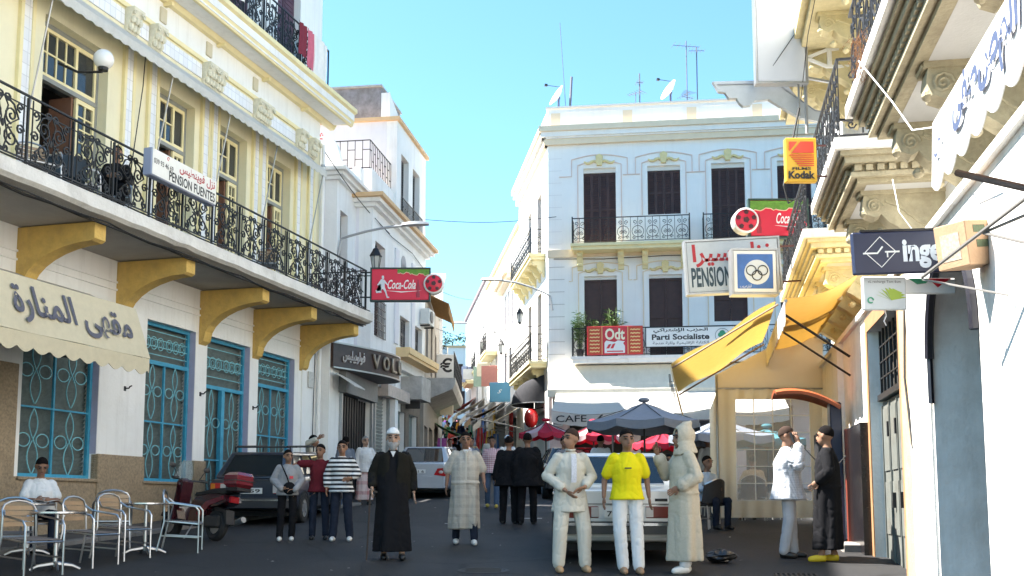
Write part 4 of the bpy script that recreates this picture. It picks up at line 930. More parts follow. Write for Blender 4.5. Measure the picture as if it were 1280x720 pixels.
MB().cbox(-.3, .3, -.05, .05, .28, .95, .015).build('panel', SIGNRED, rs); MB().cbox(-.3, .3, -.05, .05, 0, .278, .012).build('lower_panel', SIGNBLACK, rs)
text(rs, 'Casa', .4, .13, 0, .75, -.053, mat('banner_yellow', (.85, .6, .25), .5), shear=.3) if False else None
text(rs, 'Pizzeria', .46, .14, 0, .42, -.053, mat('banner_yellow', (.85, .6, .25), .5), shear=.3) if False else None
MB().tube([(-.75, 0, .8), (-.3, 0, .8)], .02, 4).build('arm', IRON, rs)
es = thing('euro_sign', 'white exchange sign with euro symbol on the shaded side of the street', 'sign', (-2.75, 44.0, 6.75), 0)
MB().cbox(-.35, .45, -.08, .08, 0, 1.0, .02).build('panel', SIGNWHITE, es); text(es, '€', .5, .6, .05, .55, -.083, SIGNBLACK, bold=.02)
MB().cbox(-.2, .35, -.07, .07, -1.5, -.02, .02).build('lower_panel', mat('sign_cream', (.7, .62, .5), .6), es)
# more balconies, hanging goods and signs up the narrow street
balcony(D1, -19.5, -16.5, 9.4, .6, .95); balcony(D2, -25, -22.6, 9.2, .6, .95); balcony(D2, -31.5, -28.5, 9.3, .55, .95)
for (s, z, w, h, c, lab) in [(-14.0, 7.3, .8, 1.0, (.48, .20, .16), 'red upright sign on the sunny side beyond the blue square sign'), (-17.5, 8.2, .7, .7, (.7, .66, .5), 'cream sign hung above the second white awning'), (-20.5, 8.0, .6, 1.1, (.30, .42, .33), 'green upright sign halfway up the sunny side'), (-24.0, 8.8, .9, .6, (.68, .68, .66), 'white sign board over the upper cream awning'), (-29.0, 9.2, .6, 1.0, (.28, .34, .50), 'dull blue sign near the top of the sunny side'), (-33.0, 9.4, .8, .7, (.62, .48, .25), 'orange sign at the very top of the sunny side')]:
    t = thing('hanging_sign', lab, 'sign', FD.w(s, .25 + w / 2, z), FC.a, 'small signs up the narrow street'); MB().cbox(-w / 2, w / 2, -.05, .05, 0, h, .015).build('panel', mat('far_sign_%d' % int(-s), c, .5, var=.15), t); MB().tube([(w / 2, 0, h * .8), (w / 2 + .3, 0, h * .8)], .02, 4).build('arm', IRON, t)
rdc = random.Random(31); GC = [cloth('goods_cloth_%d' % i, c, .15) for i, c in enumerate([(.5, .06, .06), (.08, .16, .4), (.7, .68, .62), (.05, .05, .06), (.55, .36, .08), (.1, .3, .2), (.4, .1, .3)])]
def clothes_rack(loc, rz, lab, n=9):
    t = thing('clothes_rack', lab, 'clothes rack', loc, rz, 'racks of clothes along the narrow street')
    MB().tube([(-.8, 0, 0), (-.8, 0, 1.7), (.8, 0, 1.7), (.8, 0, 0)], .02, 5).build('rail', STEEL, t)
    for i in range(n):
        x = -.72 + 1.44 * i / (n - 1); w = rdc.uniform(.35, .5); h = rdc.uniform(.7, 1.15)
        MB().sheet(lambda u, v: (x + .03 * sin(v * 6 + i), -w / 2 * (.5 + .5 * v) + w * (.5 + .5 * v) * u, 1.68 - h * v), 5, 6, .012).build('garment', GC[rdc.randrange(7)], t)
for i, (s, n_, lab) in enumerate([(-11, .75, 'rack of clothes under the white awning by the blue square sign'), (-14.5, .7, 'rack of clothes under the brown awning'), (-19, .7, 'rack of clothes under the second white awning'), (-25, .7, 'rack of clothes under the upper cream awning')]): p = FD.w(s, n_, 0); clothes_rack((p.x, p.y, gz(p.y)), FD.a, lab)
for i, (s, lab) in enumerate([(2.0, 'rack of clothes before the old house on the shaded side'), (6.5, 'rack of clothes below the green awning')]): p = FW.w(s, .55, 0); clothes_rack((p.x, p.y, gz(p.y)), FW.a, lab)
for i, (s, w, h, m, lab) in enumerate([(-9.8, 1.3, 1.5, GC[0], 'red rug hung on the sunny wall below the blue square sign'), (-16.8, 1.2, 1.6, GC[4], 'ochre rug hung on the sunny wall'), (-22.6, 1.2, 1.4, GC[1], 'blue rug hung on the sunny wall further up')]):
    o = MB().sheet(lambda u, v: (-w / 2 + w * u, -.05 - .02 * sin(u * 14), -h * v), 12, 6, .015).build('hanging_rug', m); p = FD.w(s, .06, gz(FD.w(s, 0, 0).y) + 2.7); o.location = p; o.rotation_euler = (0, 0, FD.a); tag(o, lab, 'rug', 'rugs hung up the street')
# second tier of houses higher on the hill
FE2 = Frame((-14, 128), 2.0)
for i, (a, b, zt, wm, lab) in enumerate([(0, 5.5, 18.5, WHITE, 'white house on the hill to the left of the far pale blue house'), (5.6, 9.5, 20.5, LAV, 'lavender house on the hill above the far pale blue house'), (9.6, 15, 19.0, WHITE, 'broad white house on the hill behind the far beige-topped house')]):
    row_house(FE2, a, b, 11, zt, lab, wm, [rw(a + .8, .9, zt - 2.6, 1.5), rw(a + 2.6, .9, zt - 2.6, 1.5), rw(a + .8, .9, zt - 5.6, 1.5), rw(a + 2.6, .9, zt - 5.6, 1.5)], (), ORG if i == 1 else WHITE)
# tree on the hill behind
def tree(loc, h, r, lab, seed):
    rd = random.Random(seed); t = thing('tree', lab, 'tree', loc)
    k = MB(); k.tube([(0, 0, 0), (.1, 0, h * .3), (0, .1, h * .6)], [.35, .26, .15], 7)
    for i in range(7):
        a = i * .9; k.tube([(0, 0, h * (.3 + .04 * i)), (r * .7 * cos(a), r * .7 * sin(a), h * (.55 + .05 * i))], [.12, .04], 5)
    k.build('trunk', mat('bark', (.10, .07, .05), .9, var=.3), t)
    A = MB(); B = MB()
    for c in range(60):
        a = rd.random() * 6.3; q = rd.random() ** .5; zc = rd.uniform(.42, 1.0); rr = r * q * sqrt(max(.05, 1 - ((zc - .65) / .42) ** 2))
        cc = Vector((rr * cos(a), rr * sin(a), h * zc))
        for j in range(70):
            p = cc + Vector((rd.gauss(0, .4), rd.gauss(0, .4), rd.gauss(0, .3))); d = Vector((rd.uniform(-1, 1), rd.uniform(-1, 1), rd.uniform(-.6, .6))).normalized(); s_ = d.cross(Vector((.3, .2, 1))).normalized() * .10
            (A if rd.random() < .6 else B).add([p, p + d * .18 + s_, p + d * .36, p + d * .18 - s_], [(0, 1, 2, 3)])
    A.build('crown', mat('tree_leaf', (.05, .10, .03), .7, var=.3), t); B.build('crown', mat('tree_leaf_light', (.09, .16, .045), .7, var=.3), t)
tree((-9.3, 122, 9.5), 12.3, 4.5, 'green tree rising above the rooftops at the far end of the street', 3)
# hill that carries the top of the town
hb = MB(); hb.grid(lambda u, v: (-60 + 120 * u, 96 + 110 * v, 7.6 + 5 * v - 6 * (2 * u - 1) ** 2), 12, 8); struct(hb.build('hill', mat('hill_earth', (.25, .21, .15), .95, var=.3, vscale=.3)))
# wires over the street
def wire(name, pts, sag, lab, r=.012, m=None):
    a, b = Vector(pts[0]), Vector(pts[1]); n = 12
    o = MB().tube([a.lerp(b, i / n) - Vector((0, 0, sag * sin(pi * i / n))) for i in range(n + 1)], r, 4).build(name, m or CABLE); return tag(o, lab, 'wire', 'overhead wires')
wire('overhead_wire', [FM.w(9.3, 0, 11.6), FC.w(.3, .05, 11.9)], .15, 'thin wire crossing the sky from the stepped house to the white corner')
wire('overhead_wire', [FM.w(9.3, 0, 9.3), FD.w(-20, 0, 12.8)], .3, 'thin wire sloping up the narrow street against the sky')
wire('overhead_wire', [FW.w(7, .0, 8.9), FD.w(-16, 0, 9.6)], .1, 'wire strung across the narrow street below the far roofs')

# ================================================================ ornate building along the right side of the square
FR = Frame((5.05, 15.3), 259.8)
R = FR.root('ornate_balcony_building', 'cream and white building with carved consoles under its balconies along the right side', 'building')
CARV = mat('carved_cream_stone', (.46, .40, .27), .85, var=.25, vscale=7, bump=.6, bscale=25, dirt=.5, dcol=(.20, .16, .10), dscale=2.5)
CARVY = mat('carved_stone_sunlit_tint', (.70, .61, .36), .85, var=.18, vscale=7, bump=.5, bscale=25, dirt=.25, dcol=(.40, .32, .16), dscale=2.5)  # brighter copy of the carved stone, yellow sunlight put into its colour
WALLR = mat('sunny_white_wall', (.84, .83, .80), .85, var=.06, vscale=2, bump=.6, bscale=12, dirt=.45, dcol=(.36, .31, .25), dscale=1.1, streak=.3, scol=(.34, .29, .23))
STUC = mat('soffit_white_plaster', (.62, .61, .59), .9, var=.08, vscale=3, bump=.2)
door = (.3, 2.72, .2, 4.0); arch = (4.55, 6.5, .0, 3.05)
wall_mesh(MB(), -8.5, 18, -1, 4.27, [door, (4.55, 6.5, -1, 4.03)], 0, .5).build('wall', WALLR, R)
# arch spandrels
n = 12; cx, rr_ = 5.525, .975
for sgn in (-1, 1):
    pts = [(cx + sgn * rr_, 4.03)] + [(cx + sgn * rr_ * cos(pi / 2 * i / n), 3.05 + rr_ * sin(pi / 2 * i / n)) for i in range(n + 1)]
    pts = [(cx + sgn * rr_, 4.029)] + [(cx + sgn * rr_ * cos(pi / 2 * i / n), 3.05 + rr_ * .998 * sin(pi / 2 * i / n)) for i in range(n + 1)]
    MB().prism(pts, .002, .45, 'y').build('arch_spandrel', WALLR, R)
MB().tube([(cx + (rr_ - .03) * cos(pi * i / 20), -.03, 3.05 + (rr_ - .03) * sin(pi * i / 20)) for i in range(21)], .045, 6).tube([(4.58, -.03, 2.6), (4.58, -.03, 3.05)], .03, 5).build('arch_hose', mat('black_rubber_trim', (.012, .012, .02), .35), R)
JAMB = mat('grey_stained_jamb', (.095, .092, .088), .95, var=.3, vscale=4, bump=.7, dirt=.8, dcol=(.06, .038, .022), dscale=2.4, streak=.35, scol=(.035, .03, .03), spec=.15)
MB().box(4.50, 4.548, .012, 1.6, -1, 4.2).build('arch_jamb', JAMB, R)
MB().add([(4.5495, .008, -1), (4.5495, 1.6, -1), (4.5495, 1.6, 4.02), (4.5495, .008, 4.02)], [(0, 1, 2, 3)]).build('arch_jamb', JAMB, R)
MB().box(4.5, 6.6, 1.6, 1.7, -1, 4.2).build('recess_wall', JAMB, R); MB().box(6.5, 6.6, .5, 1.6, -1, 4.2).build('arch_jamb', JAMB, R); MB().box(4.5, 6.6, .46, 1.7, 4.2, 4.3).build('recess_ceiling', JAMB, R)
# door: folding metal leaves with an iron transom
DOORM = mat('grey_green_door', (.17, .18, .165), .55, metal=.2, var=.25, vscale=5, bump=.15, dirt=.4, dcol=(.14, .10, .07), dscale=2)
ORJ = mat('orange_ochre_wall', (.52, .36, .20), .85, var=.25, vscale=6, bump=.3, dirt=.3)
ORW = mat('orange_wood', (.36, .19, .09), .7, var=.3, vscale=6)
for k in range(4):
    a = .34 + .59 * k; mb = MB().cbox(a, a + .575, .16, .22, .2, 3.0, .008)
    mb.box(a + .08, a + .5, .145, .16, 1.2, 1.9).box(a + .08, a + .5, .145, .16, 2.05, 2.9).box(a + .02, a + .05, .135, .159, .3, 2.95)
    d_ = mb.build('door_leaf', DOORM, R)
    if k in (1, 2): MB().box(a + .26, a + .32, .10, .14, 1.55, 1.75).build('handle', IRON, d_)
    MB().box(a + .5, a + .56, .12, .159, 2.5, 2.7).build('hinge', IRON, d_)
tg = MB().box(.3, 2.72, .1, .25, 3.02, 3.1)
for i in range(9): tg.box(.34 + .28 * i, .37 + .28 * i, .14, .17, 3.1, 4.0)
for i in range(4): tg.box(.3, 2.72, .142, .168, 3.1 + .22 * i, 3.12 + .22 * i)
tg.build('transom_grille', IRON, R)
MB().box(.15, 2.9, .3, .32, 3.05, 4.1).build('transom_back', DARK, R)
MB().box(.12, .298, -.015, .1, .2, 4.0).box(2.722, 2.86, -.015, .1, .2, 4.0).box(.12, 2.86, -.015, .1, 4.001, 4.2).build('door_frame', ORW, R)
MB().box(2.862, 3.4, -.02, .0005, .2, 4.26).build('ochre_panel', ORJ, R)
MB().box(3.401, 4.53, -.03, .0005, .2, 4.265).build('pilaster', WALLR, R)
MB().box(-1.25, .1, -.12, .0005, .3, 2.75).build('dark_panelling', mat('black_marble', (.018, .015, .016), .2, var=.3), R)
MB().box(-1.40, -1.252, -.16, .0005, .3, 2.75).build('red_panel_edge', mat('red_marble', (.25, .05, .03), .3), R)
for (s, w_) in ((-3.3, .8), (-6.8, .7)): MB().box(s, s + w_, -.1, .0005, .3, 4.262).build('pilaster', WALLR, R)
MB().box(-8.5, 18, -.06, .65, 4.27, 4.35).build('ledge', WALLR, R)
# upper wall, set back above the ledge, with windows
uw = [(-5.2, -4.0, 5.95, 8.4), (-2.9, -1.7, 5.95, 8.4), (.9, 2.1, 5.95, 8.4), (6, 7.2, 5.95, 8.4)]
wall_mesh(MB(), -8.5, 18, 4.351, 13.5, uw, .65, .4).build('upper_wall', WALLR, R)
for q in uw: shutters(R, *q, .85, BROWNWOOD, name='shutter')
MB().box(-8.5, -8.25, .5, 8, -1, 13.5).box(17.7, 18, .5, 8, -1, 13.5).build('end_wall', WALLR, R); MB().box(-8.6, 18, .3, 8, 13.5, 13.7).build('roof', CONC, R)
# balconies: stepped mouldings, dentils, consoles, iron railing
def rconsole(stone):
    mb = MB(); pr = [(.66, 5.40), (-.26, 5.40), (-.30, 5.36), (-.32, 5.24), (-.27, 5.12), (-.17, 5.08), (-.10, 5.12), (-.02, 5.02), (.14, 4.92), (.30, 4.80), (.42, 4.66), (.52, 4.62), (.60, 4.52), (.66, 4.50)]
    mb.prism(pr, -.13, .13, 'x')
    for sx in (-.135, .135):
        mb.tube([(sx, p[1], p[2]) for p in [(0, -.18 + .10 * (1 - i / 18) * cos(i * .75), 5.22 + .10 * (1 - i / 18) * sin(i * .75)) for i in range(17)]], .016, 5)
        mb.tube([(sx, p[1], p[2]) for p in [(0, .50 + .10 * (1 - i / 18) * cos(2 + i * .75), 4.76 + .10 * (1 - i / 18) * sin(2 + i * .75)) for i in range(17)]], .016, 5)
        mb.tube([(sx, -.05, 5.28), (sx, .12, 5.2), (sx, .35, 5.0), (sx, .55, 4.88)], .02, 5)
    for i in range(5): mb.ell((0, -.28 + .19 * i, 5.05 - .12 * i if i else 5.16), (.09, .06, .05), 8, 5)
    mb.box(-.16, .16, -.34, .655, 5.36, 5.415)
    for i in range(7): mb.ell((-.12 + .04 * i, -.345, 5.385), (.016, .016, .022), 5, 4)
    return mb.mesh('console', stone, True)
CONM, CONY = rconsole(CARV), rconsole(CARVY)
def rbalcony(s0, s1, stone, cme, cons):
    layers = [(5.415, 5.47, .42), (5.47, 5.53, .50), (5.53, 5.62, .47), (5.62, 5.70, .58), (5.70, 5.76, .63), (5.76, 5.90, .70)]
    for i, (z0, z1, o) in enumerate(layers):
        MB().box(s0 - (o - .42), s1 + (o - .42), -o, .649, z0 + .0005, z1).build('balcony_moulding', stone if i < 5 else WALLR, R)
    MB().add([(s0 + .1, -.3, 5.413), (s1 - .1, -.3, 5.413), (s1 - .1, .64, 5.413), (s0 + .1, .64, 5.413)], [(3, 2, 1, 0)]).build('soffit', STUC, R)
    dn = MB(); m_ = int((s1 - s0) / .13)
    for i in range(m_): dn.box(s0 + .13 * i, s0 + .13 * i + .08, -.535, -.475, 5.54, 5.61)
    for i in range(8): dn.box(s1 + .05, s1 + .11, -.46 + .13 * i, -.38 + .13 * i, 5.54, 5.61)
    dn.build('dentils', stone, R)['kind'] = 'stuff'
    rh = 1.0; rz = 5.9
    r = MB(); r.box(s0 - .2, s1 + .2, -.645, -.61, rz + rh - .03, rz + rh).box(s0 - .2, s1 + .2, -.64, -.62, rz + .05, rz + .07)
    r.box(s1 + .18, s1 + .21, -.608, .64, rz + rh - .03, rz + rh - .001).box(s0 - .21, s0 - .18, -.608, .64, rz + rh - .03, rz + rh - .001)
    ra = r.build('balcony_railing', IRON, R); L_ = s1 - s0 + .4; k = max(1, round(L_ / .5)); w = L_ / k
    pmz = arab_panel(w, rh - .09, rz + .065).mesh('railing_panel', IRON)
    for i in range(k): put('railing_panel', pmz, ra, (s0 - .2 + w * (i + .5), -.63, 0))
    for i in range(2):
        put('railing_panel', pmz, ra, (s1 + .195, -.36 + .5 * i, 0), (0, 0, pi / 2)); put('railing_panel', pmz, ra, (s0 - .195, -.36 + .5 * i, 0), (0, 0, pi / 2))
    for s in cons: put('console', cme, R, (s, 0, 0))
rbalcony(4.4, 10.5, CARV, CONM, (4.75, 6.3, 8.2, 10))
rbalcony(.45, 2.85, CARV, CONM, (2.35, 1.0))
rbalcony(-6.4, -1.45, CARVY, CONY, (-1.95, -3.2, -4.6, -6))
# higher balcony with consoles, seen beyond the tall sign
for s in (-4.3, -2.9, -1.4, .1): put('console', CONY, R, (s, -.02, 4.05))
MB().box(-6.5, .6, -.5, .649, 9.47, 9.62).box(-6.6, .7, -.62, .649, 9.621, 9.8).build('upper_balcony', CARVY, R)
MB().box(-1.0, -.7, -.66, -.3, 8.2, 9.45).build('white_post', WALLR, R) if False else None
# ---- projecting signs
def signbox(name, lab, x0, x1, y, z0, z1, m, dep=.08, arm=None, group=None, cat='sign', frame=None, tilt=0.0):
    t = thing(name, lab, cat, ((x0 + x1) / 2, y, z0), 0, group, rot=(0, tilt, 0)); w = (x1 - x0) / 2; h = z1 - z0
    MB().cbox(-w, w, -dep / 2, dep / 2, 0, h, .012).build('panel', m, t)
    if frame:
        e = .035
        MB().box(-w - e, w + e, -dep / 2 - .012, dep / 2 + .012, -e, -.001).box(-w - e, w + e, -dep / 2 - .012, dep / 2 + .012, h + .001, h + e).box(-w - e, -w - .001, -dep / 2 - .011, dep / 2 + .011, 0, h).box(w + .001, w + e, -dep / 2 - .011, dep / 2 + .011, 0, h).build('frame', frame, t)
    if arm:
        for z in (.15 * h, .85 * h): MB().tube([(w, 0, z), (arm - (x0 + x1) / 2, 0, z)], .018, 5).build('arm', mat('rusty_iron', (.12, .04, .035), .7, var=.3), t)
    return t, w, h
NAVY = mat('sign_navy', (.012, .020, .060), .4, var=.15)
t, w, h = signbox('electrical_shop_sign', 'navy sign reading ingel with a white switch diamond under the carved console', 3.09, 4.25, 9.6, 3.67, 4.06, NAVY, .05, tilt=radians(-2))
lt = mat('pale_blue_letter', (.68, .73, .80), .5)
text(t, 'ingelec', .60, .28, .17, .18, -.028, lt, bold=.04)
k = MB(); c = (-.33, .20); k.tube([(c[0] - .14, -.027, c[1]), (c[0], -.027, c[1] + .14), (c[0] + .14, -.027, c[1]), (c[0], -.027, c[1] - .14)], .006, 4, closed=True)
k.tube([(c[0] - .16, -.027, c[1] - .01), (c[0] - .03, -.027, c[1] - .01), (c[0] + .02, -.027, c[1] + .05)], .010, 4).tube([(c[0] + .04, -.027, c[1]), (c[0] + .17, -.027, c[1])], .010, 4).tube([(c[0] + .06, -.027, c[1] - .05), (c[0] + .06, -.027, c[1])], .008, 4)
k.build('switch_symbol', SIGNWHITE, t)
MB().box(-.5, .5, -.02, .02, .395, .41).build('hanging_rail', IRON, t)
t, w, h = signbox('recharge_sign', 'small pale grey sign with green leaves hanging below the navy sign', 3.2, 3.6, 9.72, 3.35, 3.665, mat('sign_pale_grey', (.60, .62, .62), .5, var=.08), .04)
text(t, 'xL recharge Tom 6um', .30, .03, 0, .26, -.022, SIGNBLACK)
k = MB(); rd = random.Random(2)
for i in range(9): a = .3 + i * .3; k.prism([(.06, .09), (.06 + .13 * cos(a) + .02, .09 + .09 * sin(a)), (.06 + .12 * cos(a) - .03, .09 + .12 * sin(a))], -.0225 - .0004 * i, -.0205 - .0004 * i, 'y')
k.build('leaf_print', mat('lime_print', (.35, .45, .06), .6), t); MB().tube([(-.13 + .025 * cos(i * .6), -.022, .09 + .025 * sin(i * .6)) for i in range(10)], .008, 4).build('badge', mat('emblem_green', (.05, .30, .16), .6), t)
MB().tube([(0, 0, 0), (.01, -.01, -.05), (-.01, 0, -.1), (.01, 0, -.14)], .008, 4).build('hook', STEEL, t)
t, w, h = signbox('striped_small_sign', 'narrow white sign with red and green flag shapes behind the cardboard box', 3.62, 4.1, 9.82, 3.52, 3.67, SIGNWHITE, .03)
MB().prism([(-.2, .145), (.02, .145), (-.04, .10), (-.12, .09)], -.018, -.0155, 'y').build('green_print', mat('emblem_green', (.05, .30, .16), .6), t); MB().prism([(-.02, .146), (.2, .146), (.12, .10), (.07, .06)], -.0195, -.0155, 'y').build('red_print', SIGNRED, t)
# film sign
FX0, FX1, FZ0, FZ1 = 3.38, 3.88, 5.61, 6.34
t, w, h = signbox('film_sign', 'yellow and red photo film sign reading FILMS Kodak on the balcony bracket', FX0, FX1, 13.2, FZ0, FZ1, mat('film_yellow', (.72, .40, .02), .4, var=.08), .12, arm=4.05); t.scale = (.78, .78, .78)
FRED = mat('film_red', (.60, .05, .02), .4)
MB().prism([(-.19, .66), (-.06, .66), (-.19, .50)], -.078, -.0705, 'y').prism([(-.01, .66), (.2, .66), (.2, .47), (-.16, .47)], -.078, -.0705, 'y').build('red_print', FRED, t)
k = MB()
for i in range(6): k.box(-.19 + .028 * i, .2, -.078, -.0705, .43 - .035 * i, .445 - .035 * i)
k.build('stripe_print', FRED, t)
text(t, 'Kodak', .42, .13, 0, .11, -.074, SIGNBLACK, bold=.04); text(t, 'FILMS', .30, .045, 0, .215, -.074, SIGNBLACK, bold=.03)
# red drinks signs
CRED = mat('drinks_red', (.66, .012, .045), .4, var=.08); CGRN = mat('pitch_green', (.13, .30, .03), .6, var=.35, vscale=18)
def drinks_sign(lab, x0, x1, y, z0, z1, arm, disc_x, disc_z, player, txtx, rr=.24):
    t, w, h = signbox('drinks_sign', lab, x0, x1, y, z0, z1, CRED, .12, frame=mat('dark_green_frame', (.02, .05, .04), .5), group='red drinks signs with a football')
    k = MB(); rd = random.Random(4); n = 22; base = [(w, h - .01), (-w, h - .01)] if not player else [(w, h - .01), (-.1 * w, h - .01)]
    lo = -w if not player else -.1 * w
    top = [(lo + (w - lo) * i / n, h * (.76 if not player else .80) + rd.uniform(-.03, .035) + (0 if not player else .10 * h * (1 - i / n))) for i in range(n + 1)]
    k.prism(base + top, -.068, -.0605, 'y'); k.build('grass_print', CGRN, t)
    k = MB(); k.tube([(x, -.068, z - .012) for x, z in top], .010, 4); k.build('grass_outline', mat('print_cream', (.8, .6, .4), .6), t)
    text(t, 'Coca-Cola', w * .98, h * .30, txtx, h * .50, -.064, SIGNWHITE, bold=.015, shear=.35, name='script_lettering')
    MB().prism([(txtx - w * .55, h * .30), (txtx, h * .24), (txtx + w * .7, h * .30), (txtx, h * .275)], -.066, -.0605, 'y').build('ribbon_print', SIGNWHITE, t)
    bx = w * .62 if player else -w * .70
    MB().lathe([(.04, 0), (.045, .12), (.03, .2), (.042, .26), (.03, .38), (.014, .46), (.014, .52)], 10, Matrix.Translation((bx, -.063, h * .08)) @ Matrix.Diagonal((1.1, .12, h * 1.1, 1))).build('bottle_print', mat('bottle_red', (.32, .01, .03), .3), t)
    if player:
        q = lambda pts: [(-w * .62 + .42 * h * x, h * .10 + .68 * h * z) for x, z in pts]
        p = MB(); p.prism(q([(-.05, 1.0), (.10, 1.0), (.12, .86), (.02, .82), (-.06, .88)]), -.068, -.0605, 'y')
        p.prism(q([(-.10, .84), (.16, .80), (.42, .58), (.38, .54), (.16, .66), (.18, .46), (.30, .26), (.40, .02), (.52, .0), (.52, -.05), (.34, -.05), (.20, .22), (.02, .38), (-.10, .30), (-.40, .26), (-.44, .34), (-.50, .30), (-.46, .18), (-.06, .20), (-.12, .46), (-.14, .62), (-.34, .52), (-.38, .58)]), -.0685, -.0605, 'y')
        p.build('player_print', mat('print_silver', (.62, .66, .70), .5), t)
    Md = Matrix.Translation((disc_x - (x0 + x1) / 2, -.02, disc_z - z0)) @ Matrix.Rotation(pi / 2, 4, 'X')
    d = MB().lathe([(rr, -.12), (rr, .10), (rr * .86, .12), (rr * .84, .10)], 28, Md).build('football_disc', SIGNWHITE, t, True)
    MB().lathe([(.001, .14), (rr * .5, .135), (rr * .84, .105)], 24, Md).build('football', CRED, d, True)
    k = MB()
    for (a, q) in [(0, 0)] + [(2 * pi * i / 5 + .3, .62) for i in range(5)]:
        s5 = rr * (.26 if q == 0 else .2); k.prism([(rr * q * cos(a) + s5 * cos(j * 2 * pi / 5 + a), rr * q * sin(a) + s5 * sin(j * 2 * pi / 5 + a)) for j in range(5)], .128 if q else .136, .146 if not q else .14, 'z', Md)
    k.build('football_patch', mat('dark_red_patch', (.06, .01, .015), .5), d)
    for q in (.1, .9): MB().tube([((w if not player else -w), 0, h * q), (arm - (x0 + x1) / 2, 0, h * q)], .02, 5).build('arm', IRON, t)
drinks_sign('red drinks sign with white running player at the end of the long balcony', -3.47, -2.05, 26.3, 6.62, 7.40, -3.75, -1.93, 7.02, True, .035, .25)
drinks_sign('red drinks sign with green top half hidden behind the ornate balcony', 4.62, 5.72, 20.5, 6.76, 7.47, 5.95, 4.52, 7.06, False, .22, .25)
# pension sign
t, w, h = signbox('pension_sign', 'grey box sign reading PENSION below red Arabic script beside ornate balcony', 3.15, 4.79, 19.0, 5.38, 6.30, SIGNGREY, .2, arm=5.55, tilt=radians(-3), frame=STEEL)
text(t, 'PENSION', .72, .36, -.40, .27, -.103, mat('sign_dark_teal', (.02, .05, .07), .5), bold=.03); text(t, 'MIRA', .5, .36, .52, .27, -.103, mat('sign_dark_teal', (.02, .05, .07), .5), bold=.03)
text(t, 'نزل سيرا', 1.40, .42, -.02, .66, -.103, mat('arabic_red', (.42, .01, .02), .5), True, bold=.03)
# lottery sign
t, w, h = signbox('lottery_sign', 'square blue light box with three white rings hanging before the pension sign', 3.86, 4.61, 18.6, 5.26, 6.01, SIGNWHITE, .25, frame=STEEL)
MB().box(-.31, .31, -.131, -.1255, .07, .68).build('blue_print', mat('lottery_blue', (.05, .16, .48), .4, var=.25, vscale=5), t)
MB().lathe([(.001, 0), (.22, 0), (.22, .004), (.001, .004)], 28, Matrix.Translation((.03, -.132, .36)) @ Matrix.Rotation(pi / 2, 4, 'X')).build('white_disc', mat('disc_grey', (.66, .70, .72), .5), t)
k = MB()
for (x, z) in ((-.07, .39), (.13, .39), (.03, .30)): k.tube([(x + .085 * cos(i * 2 * pi / 18), -.139, z + .085 * sin(i * 2 * pi / 18)) for i in range(18)], .011, 4, closed=True)
k.build('ring_print', SIGNBLACK, t); text(t, 'اليانصيب', .2, .07, -.17, .11, -.134, SIGNWHITE, True)
# sword-shaped sign board and the tall board behind it
t = thing('scimitar_sign', 'grey sword-shaped sign board with scalloped tip above the film sign', 'sign', (5.60, 18.3, 8.3), 0)
sw = [(-2.08, .68), (-.95, .71), (-.82, .68), (-.62, .42), (-.35, .20), (-.1, .08), (0, .06), (0, .22), (.04, .22), (.04, -.18), (0, -.15), (0, -.02), (-.25, -.04), (-.55, .02), (-.85, .2), (-1.1, .36), (-1.35, .33), (-1.42, .25), (-1.55, .23), (-1.62, .30), (-1.66, .38), (-1.80, .38), (-1.86, .48), (-1.98, .50), (-2.02, .58)]
MB().prism([(x, z) for x, z in sw], -.05, .05, 'y').build('blade', mat('blade_grey', (.46, .50, .53), .45, metal=.2, var=.12), t); MB().tube([(-2.0, -.06, .62), (-.95, -.06, .64), (-.7, -.06, .45), (-.3, -.06, .15), (0, -.06, .1)], .012, 4).build('groove', mat('blade_line', (.25, .27, .3), .5), t)
MB().tube([(0, 0, 0), (.5, 0, 0)], .03, 5).build('arm', IRON, t)
t, w, h = signbox('blank_tall_sign', 'tall blank pale grey sign panel high against the sky', 4.24, 5.08, 18.0, 8.85, 11.6, mat('panel_pale_grey', (.62, .63, .66), .5, var=.06, vscale=2), .14, frame=STEEL)
MB().tube([(.42, 0, .1), (.95, 0, -.0)], .03, 5).tube([(.42, 0, -.05), (.42, 0, -.9)], .03, 5).tube([(.30, 0, .0), (.30, 0, -.6)], .02, 5).build('arm', STEEL, t)
MB().tube([(.45, 0, .45), (.8, 0, .60), (1.35, 0, .60)], .035, 5).tube([(.45, 0, .45), (.8, 0, .30), (1.35, 0, .30)], .035, 5).tube([(.85, 0, .32), (.85, 0, .58)], .045, 6).build('bracket', SIGNWHITE, t)
# long box sign on the balcony railing of the cafe building
t = thing('pension_box_sign', 'white box sign reading PENSION FUENTES fixed to the long balcony railing', 'sign', FL.w(3.98, 1.82, 7.0), FL.a); t.scale = (.9, 1, 1)
MB().cbox(-1.10, 1.10, -.14, .02, 0, .47, .015).build('box', mat('box_blue_grey', (.30, .34, .46), .5), t)
MB().box(-1.085, 1.085, -.150, -.1405, .02, .455).build('face', mat('sign_yellowed_white', (.80, .79, .74), .5, var=.06), t)
text(t, 'PENSION FUENTES', 1.60, .17, .24, .13, -.153, SIGNBLACK, bold=.02); text(t, 'نزل فوينطيس', 1.25, .19, .40, .34, -.153, mat('arabic_red', (.42, .01, .02), .5), True, bold=.02); text(t, '039 93 46 69', .62, .09, -.74, .26, -.153, SIGNBLACK, bold=.01)
k = MB().tube([(-.6 + .03 * cos(i), -.152, .40 + .03 * sin(i)) for i in range(6)], .006, 4); k.build('telephone_print', SIGNRED, t)
